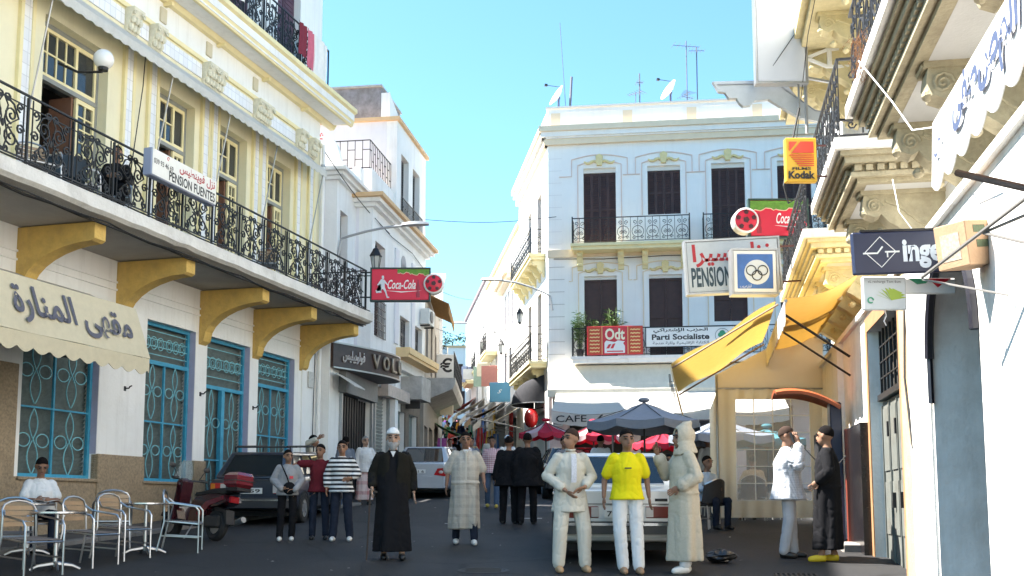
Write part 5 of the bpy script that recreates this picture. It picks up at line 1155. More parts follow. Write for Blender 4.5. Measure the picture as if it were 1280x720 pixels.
# globe lamp on the cafe building
t = thing('globe_lamp', 'white globe lamp on a black arm between the upper cafe windows', 'lamp', FL.w(3.05, .9, 8.9), FL.a)
MB().ell((0, 0, .22), (.17, .17, .17), 20, 12).build('globe', mat('opal_glass', (.82, .81, .79), .25), t, 'all'); MB().tube([(0, 0, .06), (0, .02, 0), (0, .5, .05), (0, .9, .25)], .022, 6).lathe([(.08, .02), (.09, .07), (.07, .09)], 10).build('arm', IRON, t)
# ---- awnings on the right
YCAN = cloth('yellow_canvas', (.72, .55, .24), .12, trl=.4); BCAN = cloth('brown_yellow_canvas', (.74, .60, .30), .2, trl=.5)
t = thing('yellow_awning', 'yellow canvas awning stretched from the ornate building above the phone booth', 'awning', FR.w(-3.8, 0, 0), FR.a)
MB().sheet(lambda u, v: (-3.4 + 6.8 * u, .0 - 1.05 * v, 4.98 - .36 * v - .10 * sin(pi * v) + .03 * sin(u * 14) * v), 24, 10, .01).build('canvas', YCAN, t, True)
MB().sheet(lambda u, v: (-3.4 + 6.8 * u, -1.06, 4.62 - .30 * v - .06 * v * abs(sin(u * 50))), 100, 3, .01).build('valance', cW, t)
for s in (-2.6, 2.3): MB().tube([(s, -.02, 3.9), (s + .1, -1.03, 4.6)], .022, 5).tube([(s, -.02, 3.6), (s + .1, -1.03, 4.3)], .018, 5).build('arm', IRON, t)
MB().tube([(-3.4, -1.05, 4.62), (3.4, -1.05, 4.62)], .025, 5).build('front_bar', STEEL, t)
t = thing('terrace_awning', 'brown and yellow striped awning sloping over the cafe terrace enclosure', 'awning', FR.w(-4.4, 0, 0), FR.a)
MB().sheet(lambda u, v: (-2.2 + 4.5 * u, -1.09 - 1.72 * v, 4.92 - 1.02 * v + .04 * sin(v * 9) - .05 * sin(pi * u)), 16, 14, .012).build('canvas', BCAN, t, True)
MB().sheet(lambda u, v: (-2.2 + 4.5 * u, -2.82 + .10 * v, 3.89 - .42 * v - .05 * v * abs(sin(u * 24)) - .05 * sin(pi * u)), 60, 4, .01).build('valance', BCAN, t, True)
for s_ in (2.3, -2.2): MB().tube([(s_, -1.05, 4.88), (s_, -2.8, 3.86)], .018, 5).build('arm', mat('brown_pole', (.16, .10, .05), .6), t)
k = MB()
for i in range(4): k.tube([(-1.6 + 1.05 * i + .5 * (j > 0) * (j < 3) - .001, -2.86 + .02 * (1 if 1 < j else 0), 3.62 + .16 * (j in (1, 2)) ) for j in range(4)], .008, 4)
k.build('print', SIGNBLACK, t)
# ---- plastic terrace enclosure
t = thing('terrace_enclosure', 'cream plastic curtain with a clear gridded window enclosing the cafe terrace', 'enclosure', (5.05, 21.0, gz(21)), 0)
PVC = cloth('cream_plastic', (.84, .80, .70), .06, trl=.55); zb = .12
k = MB()
def sht(x0, x1, z0, z1): k.sheet(lambda u, v: (x0 + (x1 - x0) * u, .03 * sin((x0 + (x1 - x0) * u) * 22) * (1 - .4 * v), z0 + (z1 - z0) * v), max(3, int((x1 - x0) * 30)), 4, .006)
X0, X1, A0, A1, ZA, ZB_, ZT = -1.03, 1.0, -.70, .75, .45, 2.42, 2.62
sht(X0, A0, zb, ZT); sht(A1, X1, zb, ZT); sht(A0, A1, zb, ZA); sht(A0, A1, ZB_, ZT)
k.build('curtain', PVC, t, True)
clr = mat('clear_plastic', (.85, .87, .88), .12, alpha=.22, spec=.7)
MB().box(A0, A1, -.012, -.008, ZA, ZB_).build('clear_window', clr, t)
k = MB()
for i in range(5): x = A0 + (A1 - A0) * i / 4; k.box(x - .008, x + .008, -.022, -.013, ZA, ZB_)
for i in range(7): z = ZA + (ZB_ - ZA) * i / 6; k.box(A0, A1, -.0225, -.0128, z - .008, z + .008)
k.build('window_grid', SIGNWHITE, t)
MB().prism([(X0 - .02, 2.64), (1.05, 2.64), (1.05, 3.62), (.35, 3.62), (X0 - .02, 2.9)], -.015, .015, 'y').build('gable_cloth', cloth('cream_gable_cloth', (.86, .82, .74), .04, trl=.55), t)
MB().tube([(X0 - .02, 0, .0), (X0 - .02, 0, 2.9)], .025, 6).tube([(1.05, 0, 0), (1.05, 0, 2.9)], .025, 6).tube([(X0, 0, 2.63), (1.05, 0, 2.63)], .02, 6).build('frame', STEEL, t)
MB().sheet(lambda u, v: (X0 - .02 + .5 * u * 1.0, .1 + 3.4 * u, zb + (2.5 - zb) * v), 10, 4, .006).build('side_curtain', PVC, t, True)
# ---- near awning with blue script and the pole frame
t = thing('script_awning', 'white scalloped awning with blue Arabic script on the ornate building', 'awning', FR.w(10.6, 0, 0), FR.a)
AW2 = cloth('bright_white_canvas', (.82, .81, .80), .08, trl=.3); hL = 1.5
MB().sheet(lambda u, v: (-hL + 2 * hL * u, -.0 - .82 * v, 4.45 - .52 * v), 12, 6, .01).build('canvas', cloth('faded_orange_canvas', (.62, .42, .25), .15, trl=.4), t, True)
MB().sheet(lambda u, v: (-hL + 2 * hL * u, -.83 - .02 * v, 3.94 - .40 * v - .07 * v * abs(sin(u * 2 * pi * 4.5))), 90, 5, .008).build('valance', AW2, t, True)
SCR = mat('script_blue', (.05, .07, .14), .6)
text(t, 'محمد المصطفى', 2.1, .34, .2, 3.76, -.868, SCR, True, bold=.035); text(t, 'بن', .22, .2, -1.25, 3.76, -.868, SCR, True)
t2 = thing('awning_frame', 'dark folding awning arms fixed to the sunny right wall', 'awning frame', FR.w(9.0, 0, 0), FR.a)
DKS = mat('dark_pole', (.10, .075, .07), .6, var=.3)
MB().tube([(.5, -.80, 3.50), (1.5, -.03, 2.9)], .02, 6).build('arm', DKS, t2); MB().tube([(-1.9, -.55, 3.38), (-.2, -.10, 3.62), (.7, -.05, 3.8)], .015, 6).build('arm', mat('grey_pole', (.22, .21, .2), .6, metal=.4, var=.2), t2)
MB().tube([(-1.0, -.30, 3.5), (-.3, -.03, 3.2)], .013, 6).tube([(-1.0, -.30, 3.5), (-.2, -.02, 3.5)], .012, 6).tube([(-1.9, -.55, 3.36), (-1.4, -.05, 3.12)], .009, 5).build('strut', mat('grey_pole', (.22, .21, .2), .6, metal=.4, var=.2), t2)
# cardboard box lodged on the arms
CARD = mat('cardboard', (.42, .27, .16), .85, var=.15, vscale=5, bump=.15)
t = thing('cardboard_box', 'brown cardboard box lodged on the awning arms beside the navy sign', 'box', (3.72, 8.6, 3.50), radians(28), rot=(0, radians(-8), radians(28)))
MB().cbox(-.19, .19, -.15, .15, 0, .36, .006).build('carton', CARD, t); MB().box(-.005, .005, -.1515, .1515, .361, .363).build('tape', mat('parcel_tape', (.5, .38, .22), .4), t)
MB().box(-.10, .04, -.153, -.1505, .26, .32).box(-.08, .08, -.153, -.1505, .14, .2).build('print', mat('carton_print', (.10, .13, .07), .8, var=.5, vscale=40), t); MB().box(-.1925, -.1905, -.08, .1, .06, .28).build('side_print', mat('carton_print_pale', (.5, .42, .32), .8, var=.5, vscale=40), t)
# straw bundle and loose cable on the balcony corner
t = thing('straw_bundle', 'tuft of dry brown straw caught on the near balcony edge', 'straw', FR.w(5.4, .72, 5.95), 0)
k = MB(); rd = random.Random(9)
for i in range(260):
    p = Vector((rd.gauss(0, .04), rd.gauss(0, .09), rd.uniform(-.25, .2))); d = Vector((rd.gauss(0, .5), rd.gauss(0, .6), rd.gauss(0, 1))).normalized() * .09; s_ = Vector((.004, .003, 0)); k.add([p - s_, p + s_, p + d], [(0, 1, 2)])
k.build('straw', mat('dry_straw', (.32, .16, .07), .9, var=.4, vscale=30), t)['kind'] = 'stuff'
tag(MB().tube([FR.w(5.5, .74, 5.85), FR.w(6.1, .55, 5.2), FR.w(6.7, .5, 4.72), FR.w(7.4, .42, 4.5)], .007, 6).build('white_cable', SIGNWHITE), 'loose white cable hanging across the soffit of the near balcony', 'cable')
tag(MB().tube([FR.w(4.5, .3, 4.95), FR.w(4.9, .32, 4.5), FR.w(5.0, .1, 4.1), FR.w(4.9, .15, 3.9)], .006, 5).build('white_cable', SIGNWHITE), 'thin white cable hanging from the carved console to the navy sign', 'cable')
tag(MB().tube([(4.85, 17.6, 8.25), (4.70, 17.6, 7.6), (4.55, 17.6, 6.9), (4.62, 17.6, 6.6), (4.85, 17.6, 6.75)], .018, 5).build('black_cable', CABLE), 'black cable looping beside the yellow film sign', 'cable')
tag(MB().tube([FR.w(3.3, .02, 3.9), FR.w(3.35, .06, 3.0), FR.w(3.5, .03, 2.2)], .014, 5).build('wall_cable', CABLE), 'black cable running down the ochre wall beside the door', 'cable')
# ---- phone booth
t = thing('phone_booth', 'public telephone with red-brown canopy on a dark blue column', 'phone booth', (5.02, 17.0, gz(17)), radians(-8))
ORC = mat('orange_canopy', (.36, .09, .035), .4, var=.15)
def can(u, v):
    x = -.86 + 1.0 * u; a = (v - .5) * 2
    return (x, a * .42 * (.55 + .45 * sin(pi * min(1, .25 + u * .7))), 2.26 + .16 * sin(pi * (.15 + .6 * (1 - u))) - .15 * u * u - .07 * a * a + .04 * (1 - u))
MB().sheet(can, 16, 10, .05).build('canopy', ORC, t, True)
MB().cbox(-.02, .16, -.14, .14, 0, 2.2, .02).build('column', mat('booth_blue_black', (.012, .02, .05), .35), t)
MB().cbox(-.24, -.021, -.13, .13, 1.05, 1.72, .03).build('telephone', BLACKP, t)
# thing of small clutter on the ground by the wall
tag(MB().cbox(-.5, .5, -.16, .16, -.2, .10, .02).build('door_step', mat('step_stone', (.3, .28, .26), .9, var=.2), None, loc=(*FR.w(-.8, .2, 0)[:2], gz(16.0)), rot=(0, 0, FR.a)), 'low pale stone step before the dark panelling on the right', 'step')
# ================================================================ vehicles
CARGLASS = mat('car_glass', (.012, .018, .022), .04, spec=.9); CHROME = mat('chrome', (.65, .66, .67), .18, metal=1)
TAILRED = mat('tail_lamp_red', (.42, .012, .015), .15, coat=.5); TAILAMB = mat('tail_lamp_amber', (.55, .18, .02), .15); PLATE = mat('plate_white', (.72, .72, .70), .4)
def paint(n, c, r=.28): return mat(n, c, r, coat=.6, var=.06, vscale=2, dirt=.12, dcol=(.2, .18, .15))
def quad_inset(p, l, r, b, t, off):
    """p = 4 corners (bottom-left, bottom-right, top-right, top-left) -> inset quad pushed out along the normal"""
    p = [Vector(q) for q in p]; n = (p[1] - p[0]).cross(p[3] - p[0]).normalized()
    def at(u, v): return p[0].lerp(p[1], u).lerp(p[3].lerp(p[2], u), v)
    q = [at(l, b), at(1 - r, b), at(1 - r, 1 - t), at(l, 1 - t)]
    return [c + n * off for c in q], n
def wheel(parent, x, y, r, w, rimm, side):
    Mx = Matrix.Translation((x, y, r)) @ Matrix.Rotation(pi / 2 * side, 4, 'Y')
    t = MB().lathe([(r * .62, -w / 2), (r * .92, -w / 2), (r, -w / 2 + .025), (r, w / 2 - .025), (r * .92, w / 2), (r * .62, w / 2), (r * .62, -w / 2)], 28, Mx, cap=False).build('wheel', RUBBER, parent, True)
    k = MB().lathe([(r * .64, w * .30), (r * .60, w * .46), (r * .5, w * .40), (r * .2, w * .48), (.001, w * .50)], 28, Mx)
    for i in range(7): a = 2 * pi * i / 7; k.box(r * .28, r * .5, -.015, .015, w * .42, w * .49, Mx @ Matrix.Rotation(a, 4, 'Z'))
    k.build('rim', rimm, t, True)
def car(name, label, loc, rz, P):
    t = thing(name, label, 'car', loc, rz, rot=(math.atan(SLOPE) * cos(rz), -math.atan(SLOPE) * sin(rz), rz))
    bm = P['paint']; body = MB(); vs = []; secs = P['body']; n = 0
    for (y, w, zb, zm, zd) in secs:      # half section from the underside round to the deck, mirrored
        half = [(w * .86, zb), (w * .97, zb + .06), (w, zb + (zm - zb) * .45), (w * .995, zm - .04), (w * .965, zm + (zd - zm) * .15), (w * .90, zd - .012), (w * .80, zd)]
        ring = [(x, y, z) for x, z in half] + [(-x, y, z) for x, z in reversed(half)]; n = len(ring); vs += ring
    fs = [(i * n + k, i * n + (k + 1) % n, (i + 1) * n + (k + 1) % n, (i + 1) * n + k) for i in range(len(secs) - 1) for k in range(n)]
    fs += [tuple(range(n)), tuple(range(len(secs) * n - 1, (len(secs) - 1) * n - 1, -1))]
    body.add(vs, [tuple(reversed(f)) for f in fs])
    b = body.build('body', bm, t, True)
    bv = b.modifiers.new('edge', 'BEVEL'); bv.width = .025; bv.segments = 2; bv.limit_method = 'ANGLE'; bv.angle_limit = radians(35)
    # cabin
    (y0, y1, wb, zb), (y2, y3, wt, zt) = P['cab_low'], P['cab_top']; wr = P.get('wb_rear', wb)
    LO = [(-wr, y0, zb), (wr, y0, zb), (wb, y1, zb), (-wb, y1, zb)]; HI = [(-wt, y2, zt), (wt, y2, zt), (wt * .96, y3, zt - .02), (-wt * .96, y3, zt - .02)]
    cb = MB(); cb.add(LO + HI, [(0, 1, 5, 4), (1, 2, 6, 5), (2, 3, 7, 6), (3, 0, 4, 7), (4, 5, 6, 7), (3, 2, 1, 0)])
    cab = cb.build('cabin', bm, t); bv = cab.modifiers.new('edge', 'BEVEL'); bv.width = .06; bv.segments = 3; cab.data.polygons.foreach_set('use_smooth', [True] * 6)
    def pane(nm, c, l, r, bt, tp, off=.004):
        q, nn = quad_inset(c, l, r, bt, tp, off); g = MB(); g.add(q + [v - nn * .02 for v in q], [(0, 1, 2, 3), (0, 4, 5, 1), (1, 5, 6, 2), (2, 6, 7, 3), (3, 7, 4, 0)]); o = g.build(nm, CARGLASS, t)
        k = MB(); k.tube([v + nn * .002 for v in q], .012, 4, closed=True); k.build('window_seal', P.get('seal', BLACKP), o)
    pane('rear_window', [LO[0], LO[1], HI[1], HI[0]], .10, .10, .10, .12)
    pane('windscreen', [LO[2], LO[3], HI[3], HI[2]], .08, .08, .08, .1)
    for sgn, c in ((1, [LO[1], LO[2], HI[2], HI[1]]), (-1, [LO[3], LO[0], HI[0], HI[3]])):
        for (a, bb) in P['sidewin']:
            l, r = (a, 1 - bb) if sgn > 0 else (1 - bb, a); pane('side_window', c, l, r, .10, .14)
    for (y, x) in P['wheels']:
        for sg in (-1, 1):
            wheel(t, sg * (x - .07), y, P['r'], .19, P['rim'], sg)
            MB().lathe([(P['r'] * 1.0, -.02), (P['r'] * 1.14, -.02), (P['r'] * 1.14, .022), (P['r'] * 1.0, .022)], 20, Matrix.Translation((sg * x, y, P['r'] * 1.02)) @ Matrix.Rotation(pi / 2, 4, 'Y'), a0=pi / 2 , a1=3 * pi / 2).build('wheel_arch', P.get('archm', RUBBER), t)
    w = secs[1][1]; zbp = P['bump']
    MB().prism([(-w * .98, .10), (-w * .98, -.05), (-w * .9, -.12), (w * .9, -.12), (w * .98, -.05), (w * .98, .10)], zbp[0], zbp[1], 'z').build('rear_bumper', P['bumpm'], t, True)
    if P.get('bumpchrome'): MB().prism([(-w * .985, .1), (-w * .985, -.055), (-w * .905, -.128), (w * .905, -.128), (w * .985, -.055), (w * .985, .1)], zbp[1] - .05, zbp[1] - .015, 'z').build('bumper_strip', CHROME, t)
    L_ = secs[-1][0]
    MB().prism([(-w * .96, L_ - .1), (-w * .96, L_ + .03), (-w * .85, L_ + .1), (w * .85, L_ + .1), (w * .96, L_ + .03), (w * .96, L_ - .1)], zbp[0], zbp[1], 'z').build('front_bumper', P['bumpm'], t)
    for sg in (-1, 1):
        P['lamp'](t, sg, w)
        MB().cbox(sg * (wb + .04) - .06, sg * (wb + .04) + .10 * sg - (-.06 if sg < 0 else 0), y1 - .30, y1 - .22, zb + .02, zb + .16, .01).build('mirror', BLACKP, t) if False else None
        MB().ell((sg * (wb + .12), y1 - .35, zb + .10), (.09, .05, .065), 10, 6).build('mirror', bm if P.get('mirbody') else BLACKP, t, True)
        MB().cbox(sg * w * .62 - .12, sg * w * .62 + .12, L_ - .02, L_ + .012, P['hl'] - .08, P['hl'] + .08, .01).build('headlight', mat('headlight_glass', (.6, .62, .63), .1), t)
    pz, px = P['plate']; pl_ = MB().cbox(-px, px, P['platey'] - .014, P['platey'], pz, pz + .11, .003).build('number_plate', PLATE, t)
    text(pl_, P['plt'], px * 1.7, .07, 0, pz + .055, P['platey'] - .0165, SIGNBLACK, bold=.02, name='plate_lettering')
    # shut lines, handles
    for y in P['seams']:
        for sg in (-1, 1): MB().box(sg * (P['wside'] + .002) - .003, sg * (P['wside'] + .002) + .003, y - .005, y + .005, .32, zb).build('door_seam', BLACKP, t)
    for y in P['handles']:
        for sg in (-1, 1): MB().cbox(sg * (P['wside'] + .015) - .015, sg * (P['wside'] + .015) + .015, y, y + .16, zb - .13, zb - .09, .005).build('door_handle', CHROME, t)
    MB().box(-w * .8, w * .8, .3, L_ - .3, .16, .3).build('underside', RUBBER, t)
    return t
def lamp_bar(z0, z1, x0, x1, y=-.012, m=None):
    def f(t, sg, w):
        o = MB().cbox(min(sg * x0, sg * x1), max(sg * x0, sg * x1), y, y + .06, z0, z1, .01).build('tail_lamp', m or TAILRED, t)
        MB().cbox(min(sg * x0, sg * (x0 + .1)), max(sg * x0, sg * (x0 + .1)), y - .004, y + .05, z0 + .01, z1 - .01, .006).build('lens', mat('lens_white', (.5, .48, .46), .15), o)
        MB().cbox(min(sg * (x1 - .1), sg * (x1 - .01)), max(sg * (x1 - .1), sg * (x1 - .01)), y - .004, y + .05, z0 + .01, z1 - .01, .006).build('lens', TAILAMB, o)
    return f
# white saloon the two men lean against
WH = paint('white_car_paint', (.72, .72, .70))
mer = car('white_saloon', 'old white saloon car parked with its boot towards the square', (1.42, 14.05, gz(14.05)), radians(-3), dict(
    paint=WH, body=[(0, .84, .38, .86, .92), (.06, .88, .30, .88, .945), (.5, .89, .22, .90, .965), (1.1, .89, .20, .92, .97), (2.6, .89, .20, .92, .97), (3.4, .89, .20, .90, .95), (4.4, .87, .24, .82, .88), (4.62, .84, .34, .72, .80)],
    cab_low=(.95, 3.45, .80, .95), cab_top=(1.42, 2.85, .60, 1.42), sidewin=[(.14, .48), (.52, .90)], wheels=[(.95, .89), (3.75, .89)], r=.31, rim=CHROME, bump=(.40, .56), bumpm=mat('bumper_dark', (.05, .05, .05), .5), bumpchrome=True,
    lamp=lamp_bar(.60, .75, .30, .84, m=mat('ribbed_lamp', (.16, .03, .02), .3)), hl=.66, plate=(.60, .23), platey=-.016, plt='79 0 42', wside=.89, seams=(1.45, 2.35, 3.3), handles=(1.6, 2.5), seal=CHROME))
text(mer, '2.8', .16, .05, .48, .86, .0, CHROME, name='badge') if False else MB().box(.42, .58, -.004, .01, .815, .85).build('badge', BLACKP, mer)
MB().box(-.80, .80, -.006, .02, .775, .785).build('boot_seam', BLACKP, mer); MB().box(-.86, .86, -.006, .04, .765, .772).build('trim_strip', CHROME, mer)
# dark estate car with roof rack
DG = paint('dark_blue_grey_paint', (.020, .026, .045), .3)
est = car('dark_estate_car', 'dark old hatchback with empty roof rack parked beside the cafe wall', (-4.98, 20.6, gz(20.6)), radians(-5), dict(
    paint=DG, body=[(0, .76, .36, .78, .84), (.05, .80, .30, .80, .87), (.5, .83, .22, .84, .90), (1.2, .83, .20, .86, .92), (2.6, .83, .20, .86, .92), (3.3, .82, .20, .84, .90), (4.2, .80, .24, .76, .82), (4.36, .76, .34, .66, .74)],
    cab_low=(.10, 3.25, .77, .88), cab_top=(.62, 2.70, .58, 1.38), wb_rear=.74, sidewin=[(.10, .34), (.37, .62), (.65, .92)], wheels=[(.80, .83), (3.45, .83)], r=.29, rim=mat('dull_rim', (.40, .41, .42), .4, metal=.8), bump=(.34, .52), bumpm=mat('bumper_grey', (.035, .035, .038), .5), bumpchrome=True,
    lamp=lamp_bar(.60, .80, .46, .76), hl=.62, plate=(.60, .26), platey=-.018, plt='4  59', wside=.83, seams=(1.2, 2.1, 3.05), handles=(1.3, 2.25)))
rk = MB()
for x in (-.50, .50): rk.tube([(x, .75, 1.49), (x, 2.6, 1.49)], .018, 5)
for y in (.75, 1.3, 1.9, 2.6): rk.tube([(-.55, y, 1.475), (.55, y, 1.475)], .014, 5)
for x in (-.55, .55):
    for y in (.8, 2.5): rk.tube([(x, y, 1.37), (x, y, 1.49)], .016, 5)
rk.build('roof_rack', BLACKP, est); MB().box(-.78, .78, -.008, .03, .845, .865).build('trim_strip', mat('bumper_grey', (.035, .035, .038), .5), est)
# silver saloon up the street
SV = paint('silver_paint', (.46, .48, .52), .25)
def lamp_big(t, sg, w):
    o = MB().prism([(sg * .50, .66), (sg * .82, .62), (sg * .86, .74), (sg * .84, .86), (sg * .60, .84)][::sg], -.02, .05, 'y').build('tail_lamp', TAILRED, t)
    MB().ell((sg * .70, -.015, .74), (.07, .02, .045), 10, 6).build('lens', mat('lens_white', (.5, .48, .46), .15), o)
sil = car('silver_saloon', 'silver modern saloon car driving up the street beyond the old man', (-2.68, 30.4, gz(30.4)), radians(-6), dict(
    paint=SV, body=[(0, .80, .34, .84, .94), (.06, .88, .28, .88, 1.0), (.5, .90, .20, .92, 1.02), (1.1, .905, .19, .94, 1.02), (2.8, .905, .19, .92, .98), (3.6, .90, .2, .86, .92), (4.5, .86, .24, .74, .80), (4.70, .80, .34, .62, .70)],
    cab_low=(.70, 3.7, .82, .97), cab_top=(1.35, 2.75, .60, 1.44), sidewin=[(.12, .46), (.50, .90)], wheels=[(.95, .905), (3.75, .905)], r=.32, rim=mat('alloy', (.55, .56, .57), .3, metal=.9), bump=(.30, .62), bumpm=SV,
    lamp=lamp_big, hl=.62, plate=(.70, .26), platey=-.016, plt='8621 6', wside=.905, seams=(1.5, 2.4, 3.4), handles=(1.65, 2.55), mirbody=True))
# dark car by the corner
dkc = car('black_saloon', 'dark saloon with round red tail lamps parked at the foot of the white building', (1.75, 29.6, gz(29.6)), radians(2), dict(
    paint=paint('black_car_paint', (.012, .014, .018), .25), body=[(0, .80, .36, .84, .92), (.06, .84, .30, .86, .96), (.5, .86, .22, .90, .99), (1.1, .86, .20, .92, 1.0), (2.6, .86, .20, .92, .98), (3.4, .86, .20, .88, .92), (4.2, .84, .24, .78, .82), (4.36, .80, .34, .68, .74)],
    cab_low=(.65, 3.45, .79, .96), cab_top=(1.2, 2.75, .58, 1.42), sidewin=[(.12, .46), (.50, .90)], wheels=[(.85, .86), (3.55, .86)], r=.31, rim=CHROME, bump=(.32, .54), bumpm=BLACKP,
    lamp=lambda t, sg, w: [MB().lathe([(.001, .03), (.085, .025), (.09, 0)], 16, Matrix.Translation((sg * xx, -.01, .74)) @ Matrix.Rotation(pi / 2, 4, 'X')).build('tail_lamp', TAILRED, t, True) for xx in (.48, .68)],
    hl=.62, plate=(.56, .24), platey=-.018, plt='3317 4', wside=.86, seams=(1.45, 2.35, 3.2), handles=(1.6, 2.5)))
# ---------------- scooter
sc_t = thing('motor_scooter', 'dark red motor scooter with black seat leaning on its stand by the cafe', 'scooter', (-4.75, 17.45, gz(17.45)), 0, rot=(radians(7), 0, radians(140)))
RED = mat('scooter_maroon', (.045, .008, .012), .22, coat=.6, var=.15); REDL = mat('scooter_red', (.17, .015, .024), .2, coat=.5)
# local: x forward, rear wheel at x=0, front wheel at x=1.28
for x in (0, 1.28):
    w_ = MB().lathe([(.15, -.06), (.22, -.065), (.255, -.03), (.255, .03), (.22, .065), (.15, .06), (.15, -.06)], 24, Matrix.Translation((x, 0, .255)) @ Matrix.Rotation(pi / 2, 4, 'X'), cap=False).build('wheel', RUBBER, sc_t, True)
    k = MB().lathe([(.155, -.04), (.06, -.05), (.06, .05), (.155, .04)], 20, Matrix.Translation((x, 0, .255)) @ Matrix.Rotation(pi / 2, 4, 'X'))
    for i in range(5): k.box(.05, .155, -.015, .015, -.02, .02, Matrix.Translation((x, 0, .255)) @ Matrix.Rotation(pi / 2, 4, 'X') @ Matrix.Rotation(i * 2 * pi / 5, 4, 'Z'))
    k.build('rim', STEEL, w_)
MB().prism([(-.36, .62), (-.30, .72), (.0, .74), (.45, .70), (.56, .62), (.60, .40), (.62, .30), (.45, .27), (.25, .34), (.1, .52), (-.15, .55)], -.15, .15, 'y').build('rear_body', RED, sc_t)
MB().prism([(-.30, .64), (.05, .55), (.30, .36), (.40, .42), (.15, .62), (-.28, .70)], -.165, .165, 'y').build('side_panel', REDL, sc_t)
MB().prism([(.55, .24), (1.02, .24), (1.06, .30), (.60, .30)], -.16, .16, 'y').build('footboard', BLACKP, sc_t)
k = MB(); k.grid(lambda u, v: (1.02 + .06 * v + .10 * (1 - abs(2 * u - 1)) , (u - .5) * .40 * (1 - .35 * v), .28 + .64 * v), 8, 6); k.build('leg_shield', RED, sc_t, True)
MB().prism([(1.0, .58), (1.18, .62), (1.14, .94), (1.04, 1.0), (.98, .96)], -.10, .10, 'y').build('front_cowl', RED, sc_t)
MB().prism([(1.02, .34), (1.1, .52), (1.32, .56), (1.52, .44), (1.54, .38), (1.3, .48)], -.075, .075, 'y').build('front_mudguard', RED, sc_t)
MB().tube([(1.28, .07, .255), (1.2, .06, .6), (1.08, 0, .9)], .022, 6).tube([(1.28, -.07, .255), (1.2, -.06, .6), (1.08, 0, .9)], .022, 6).build('fork', STEEL, sc_t)
MB().tube([(.92, .33, 1.0), (1.04, .12, .99), (1.06, 0, .97), (1.04, -.12, .99), (.92, -.33, 1.0)], .016, 6).tube([(.93, .34, 1.0), (.97, .22, 1.0)], .024, 6).tube([(.93, -.34, 1.0), (.97, -.22, 1.0)], .024, 6).build('handlebar', BLACKP, sc_t)
MB().ell((1.10, 0, .93), (.09, .13, .10), 12, 8).build('headlamp_housing', RED, sc_t, True)
for sg in (-1, 1): MB().tube([(.97, sg * .2, 1.01), (.99, sg * .30, 1.16)], .007, 5).ell((.98, sg * .33, 1.20), (.02, .065, .045), 10, 6).build('mirror', BLACKP, sc_t)
MB().sheet(lambda u, v: (1.14 - .06 * v, (u - .5) * .34 * (1 - .5 * v * v), 1.02 + .30 * v), 8, 6, .004).build('wind_shield', mat('tinted_screen', (.3, .36, .38), .1, alpha=.45), sc_t, True)
MB().prism([(-.34, .74), (-.28, .83), (.05, .82), (.30, .78), (.50, .76), (.52, .71), (.0, .75)], -.14, .14, 'y').build('seat', mat('black_vinyl', (.015, .015, .016), .4), sc_t, True)
tb = MB().cbox(-.62, -.28, -.18, .18, .84, 1.08, .05).build('top_box', REDL, sc_t, True); MB().box(-.63, -.27, -.185, .185, .94, .955).build('box_seam', BLACKP, tb); MB().cbox(-.60, -.30, -.14, .14, .78, .838, .01).build('rack', BLACKP, sc_t)
MB().cbox(-.40, -.34, -.08, .08, .60, .70, .01).build('tail_lamp', TAILRED, sc_t); MB().tube([(.1, -.17, .27), (-.2, -.19, .30), (-.42, -.19, .36)], [.03, .045, .05], 8).build('exhaust', STEEL, sc_t)
MB().tube([(.5, .12, .25), (.42, .3, .0)], .012, 5).build('side_stand', STEEL, sc_t); MB().prism([(-.34, .26), (-.30, .48), (-.02, .54), (.2, .46), (.05, .50), (-.22, .44)], -.08, .08, 'y').build('rear_mudguard', BLACKP, sc_t)
MB().cbox(-.14, .40, -.11, .11, .20, .40, .03).build('engine', mat('engine_dark', (.04, .04, .04), .5), sc_t)
# ================================================================ cafe furniture, umbrellas, clutter
RATT = mat('tan_slat', (.42, .29, .18), .6, var=.2); DARKSEAT = mat('dark_slat', (.14, .12, .11), .5, var=.2)
def make_chair():
    t = thing('cafe_armchair', 'x', 'chair'); r = .014
    for sg in (-1, 1):
        x = sg * .26
        MB().tube([(x, -.27, 0), (x * 1.0, -.245, .40), (x * 1.02, -.23, .60), (x * 1.03, -.18, .655), (x * 1.03, -.05, .67), (x * .98, .18, .69), (x * .80, .265, .75)], r, 8).build('front_leg', ALU, t, True)
        MB().tube([(x * .98, .30, 0), (x * .9, .235, .42), (x * .86, .26, .70)], r, 8).build('rear_leg', ALU, t, True)
    pts = [(-.225, .255, .68), (-.225, .275, .76), (-.19, .29, .82), (-.10, .30, .855), (0, .303, .865), (.10, .30, .855), (.19, .29, .82), (.225, .275, .76), (.225, .255, .68)]
    MB().tube(pts, r, 8).build('back_hoop', ALU, t, True)
    MB().tube([(-.25, -.25, .41), (.25, -.25, .41), (.22, .235, .43), (-.22, .235, .43)], .012, 6, closed=True).tube([(-.26, -.26, .22), (-.25, .27, .22)], .010, 6).tube([(.26, -.26, .22), (.25, .27, .22)], .010, 6).build('seat_frame', ALU, t)
    for i in range(7): MB().cbox(-.235, .235, -.235 + .066 * i, -.18 + .066 * i, .428, .442, .004).build('seat_slat', DARKSEAT, t)
    for i in range(4):
        z = .56 + .065 * i; k = MB(); k.sheet(lambda u, v: (-.21 + .42 * u, .265 + .03 * sin(pi * u) + .03 * i / 4, z + .05 * v), 8, 1, .006); k.build('back_slat', RATT, t)
    return t
ch0 = make_chair(); used = [False]
def chair(x, y, deg, lab):
    t = ch0 if not used[0] else copytree(ch0); used[0] = True
    t.location = (x, y, gz(y) + .0); t.rotation_euler = (math.atan(SLOPE), 0, radians(deg)); tag(t, lab, 'chair', 'aluminium chairs of the street cafe')
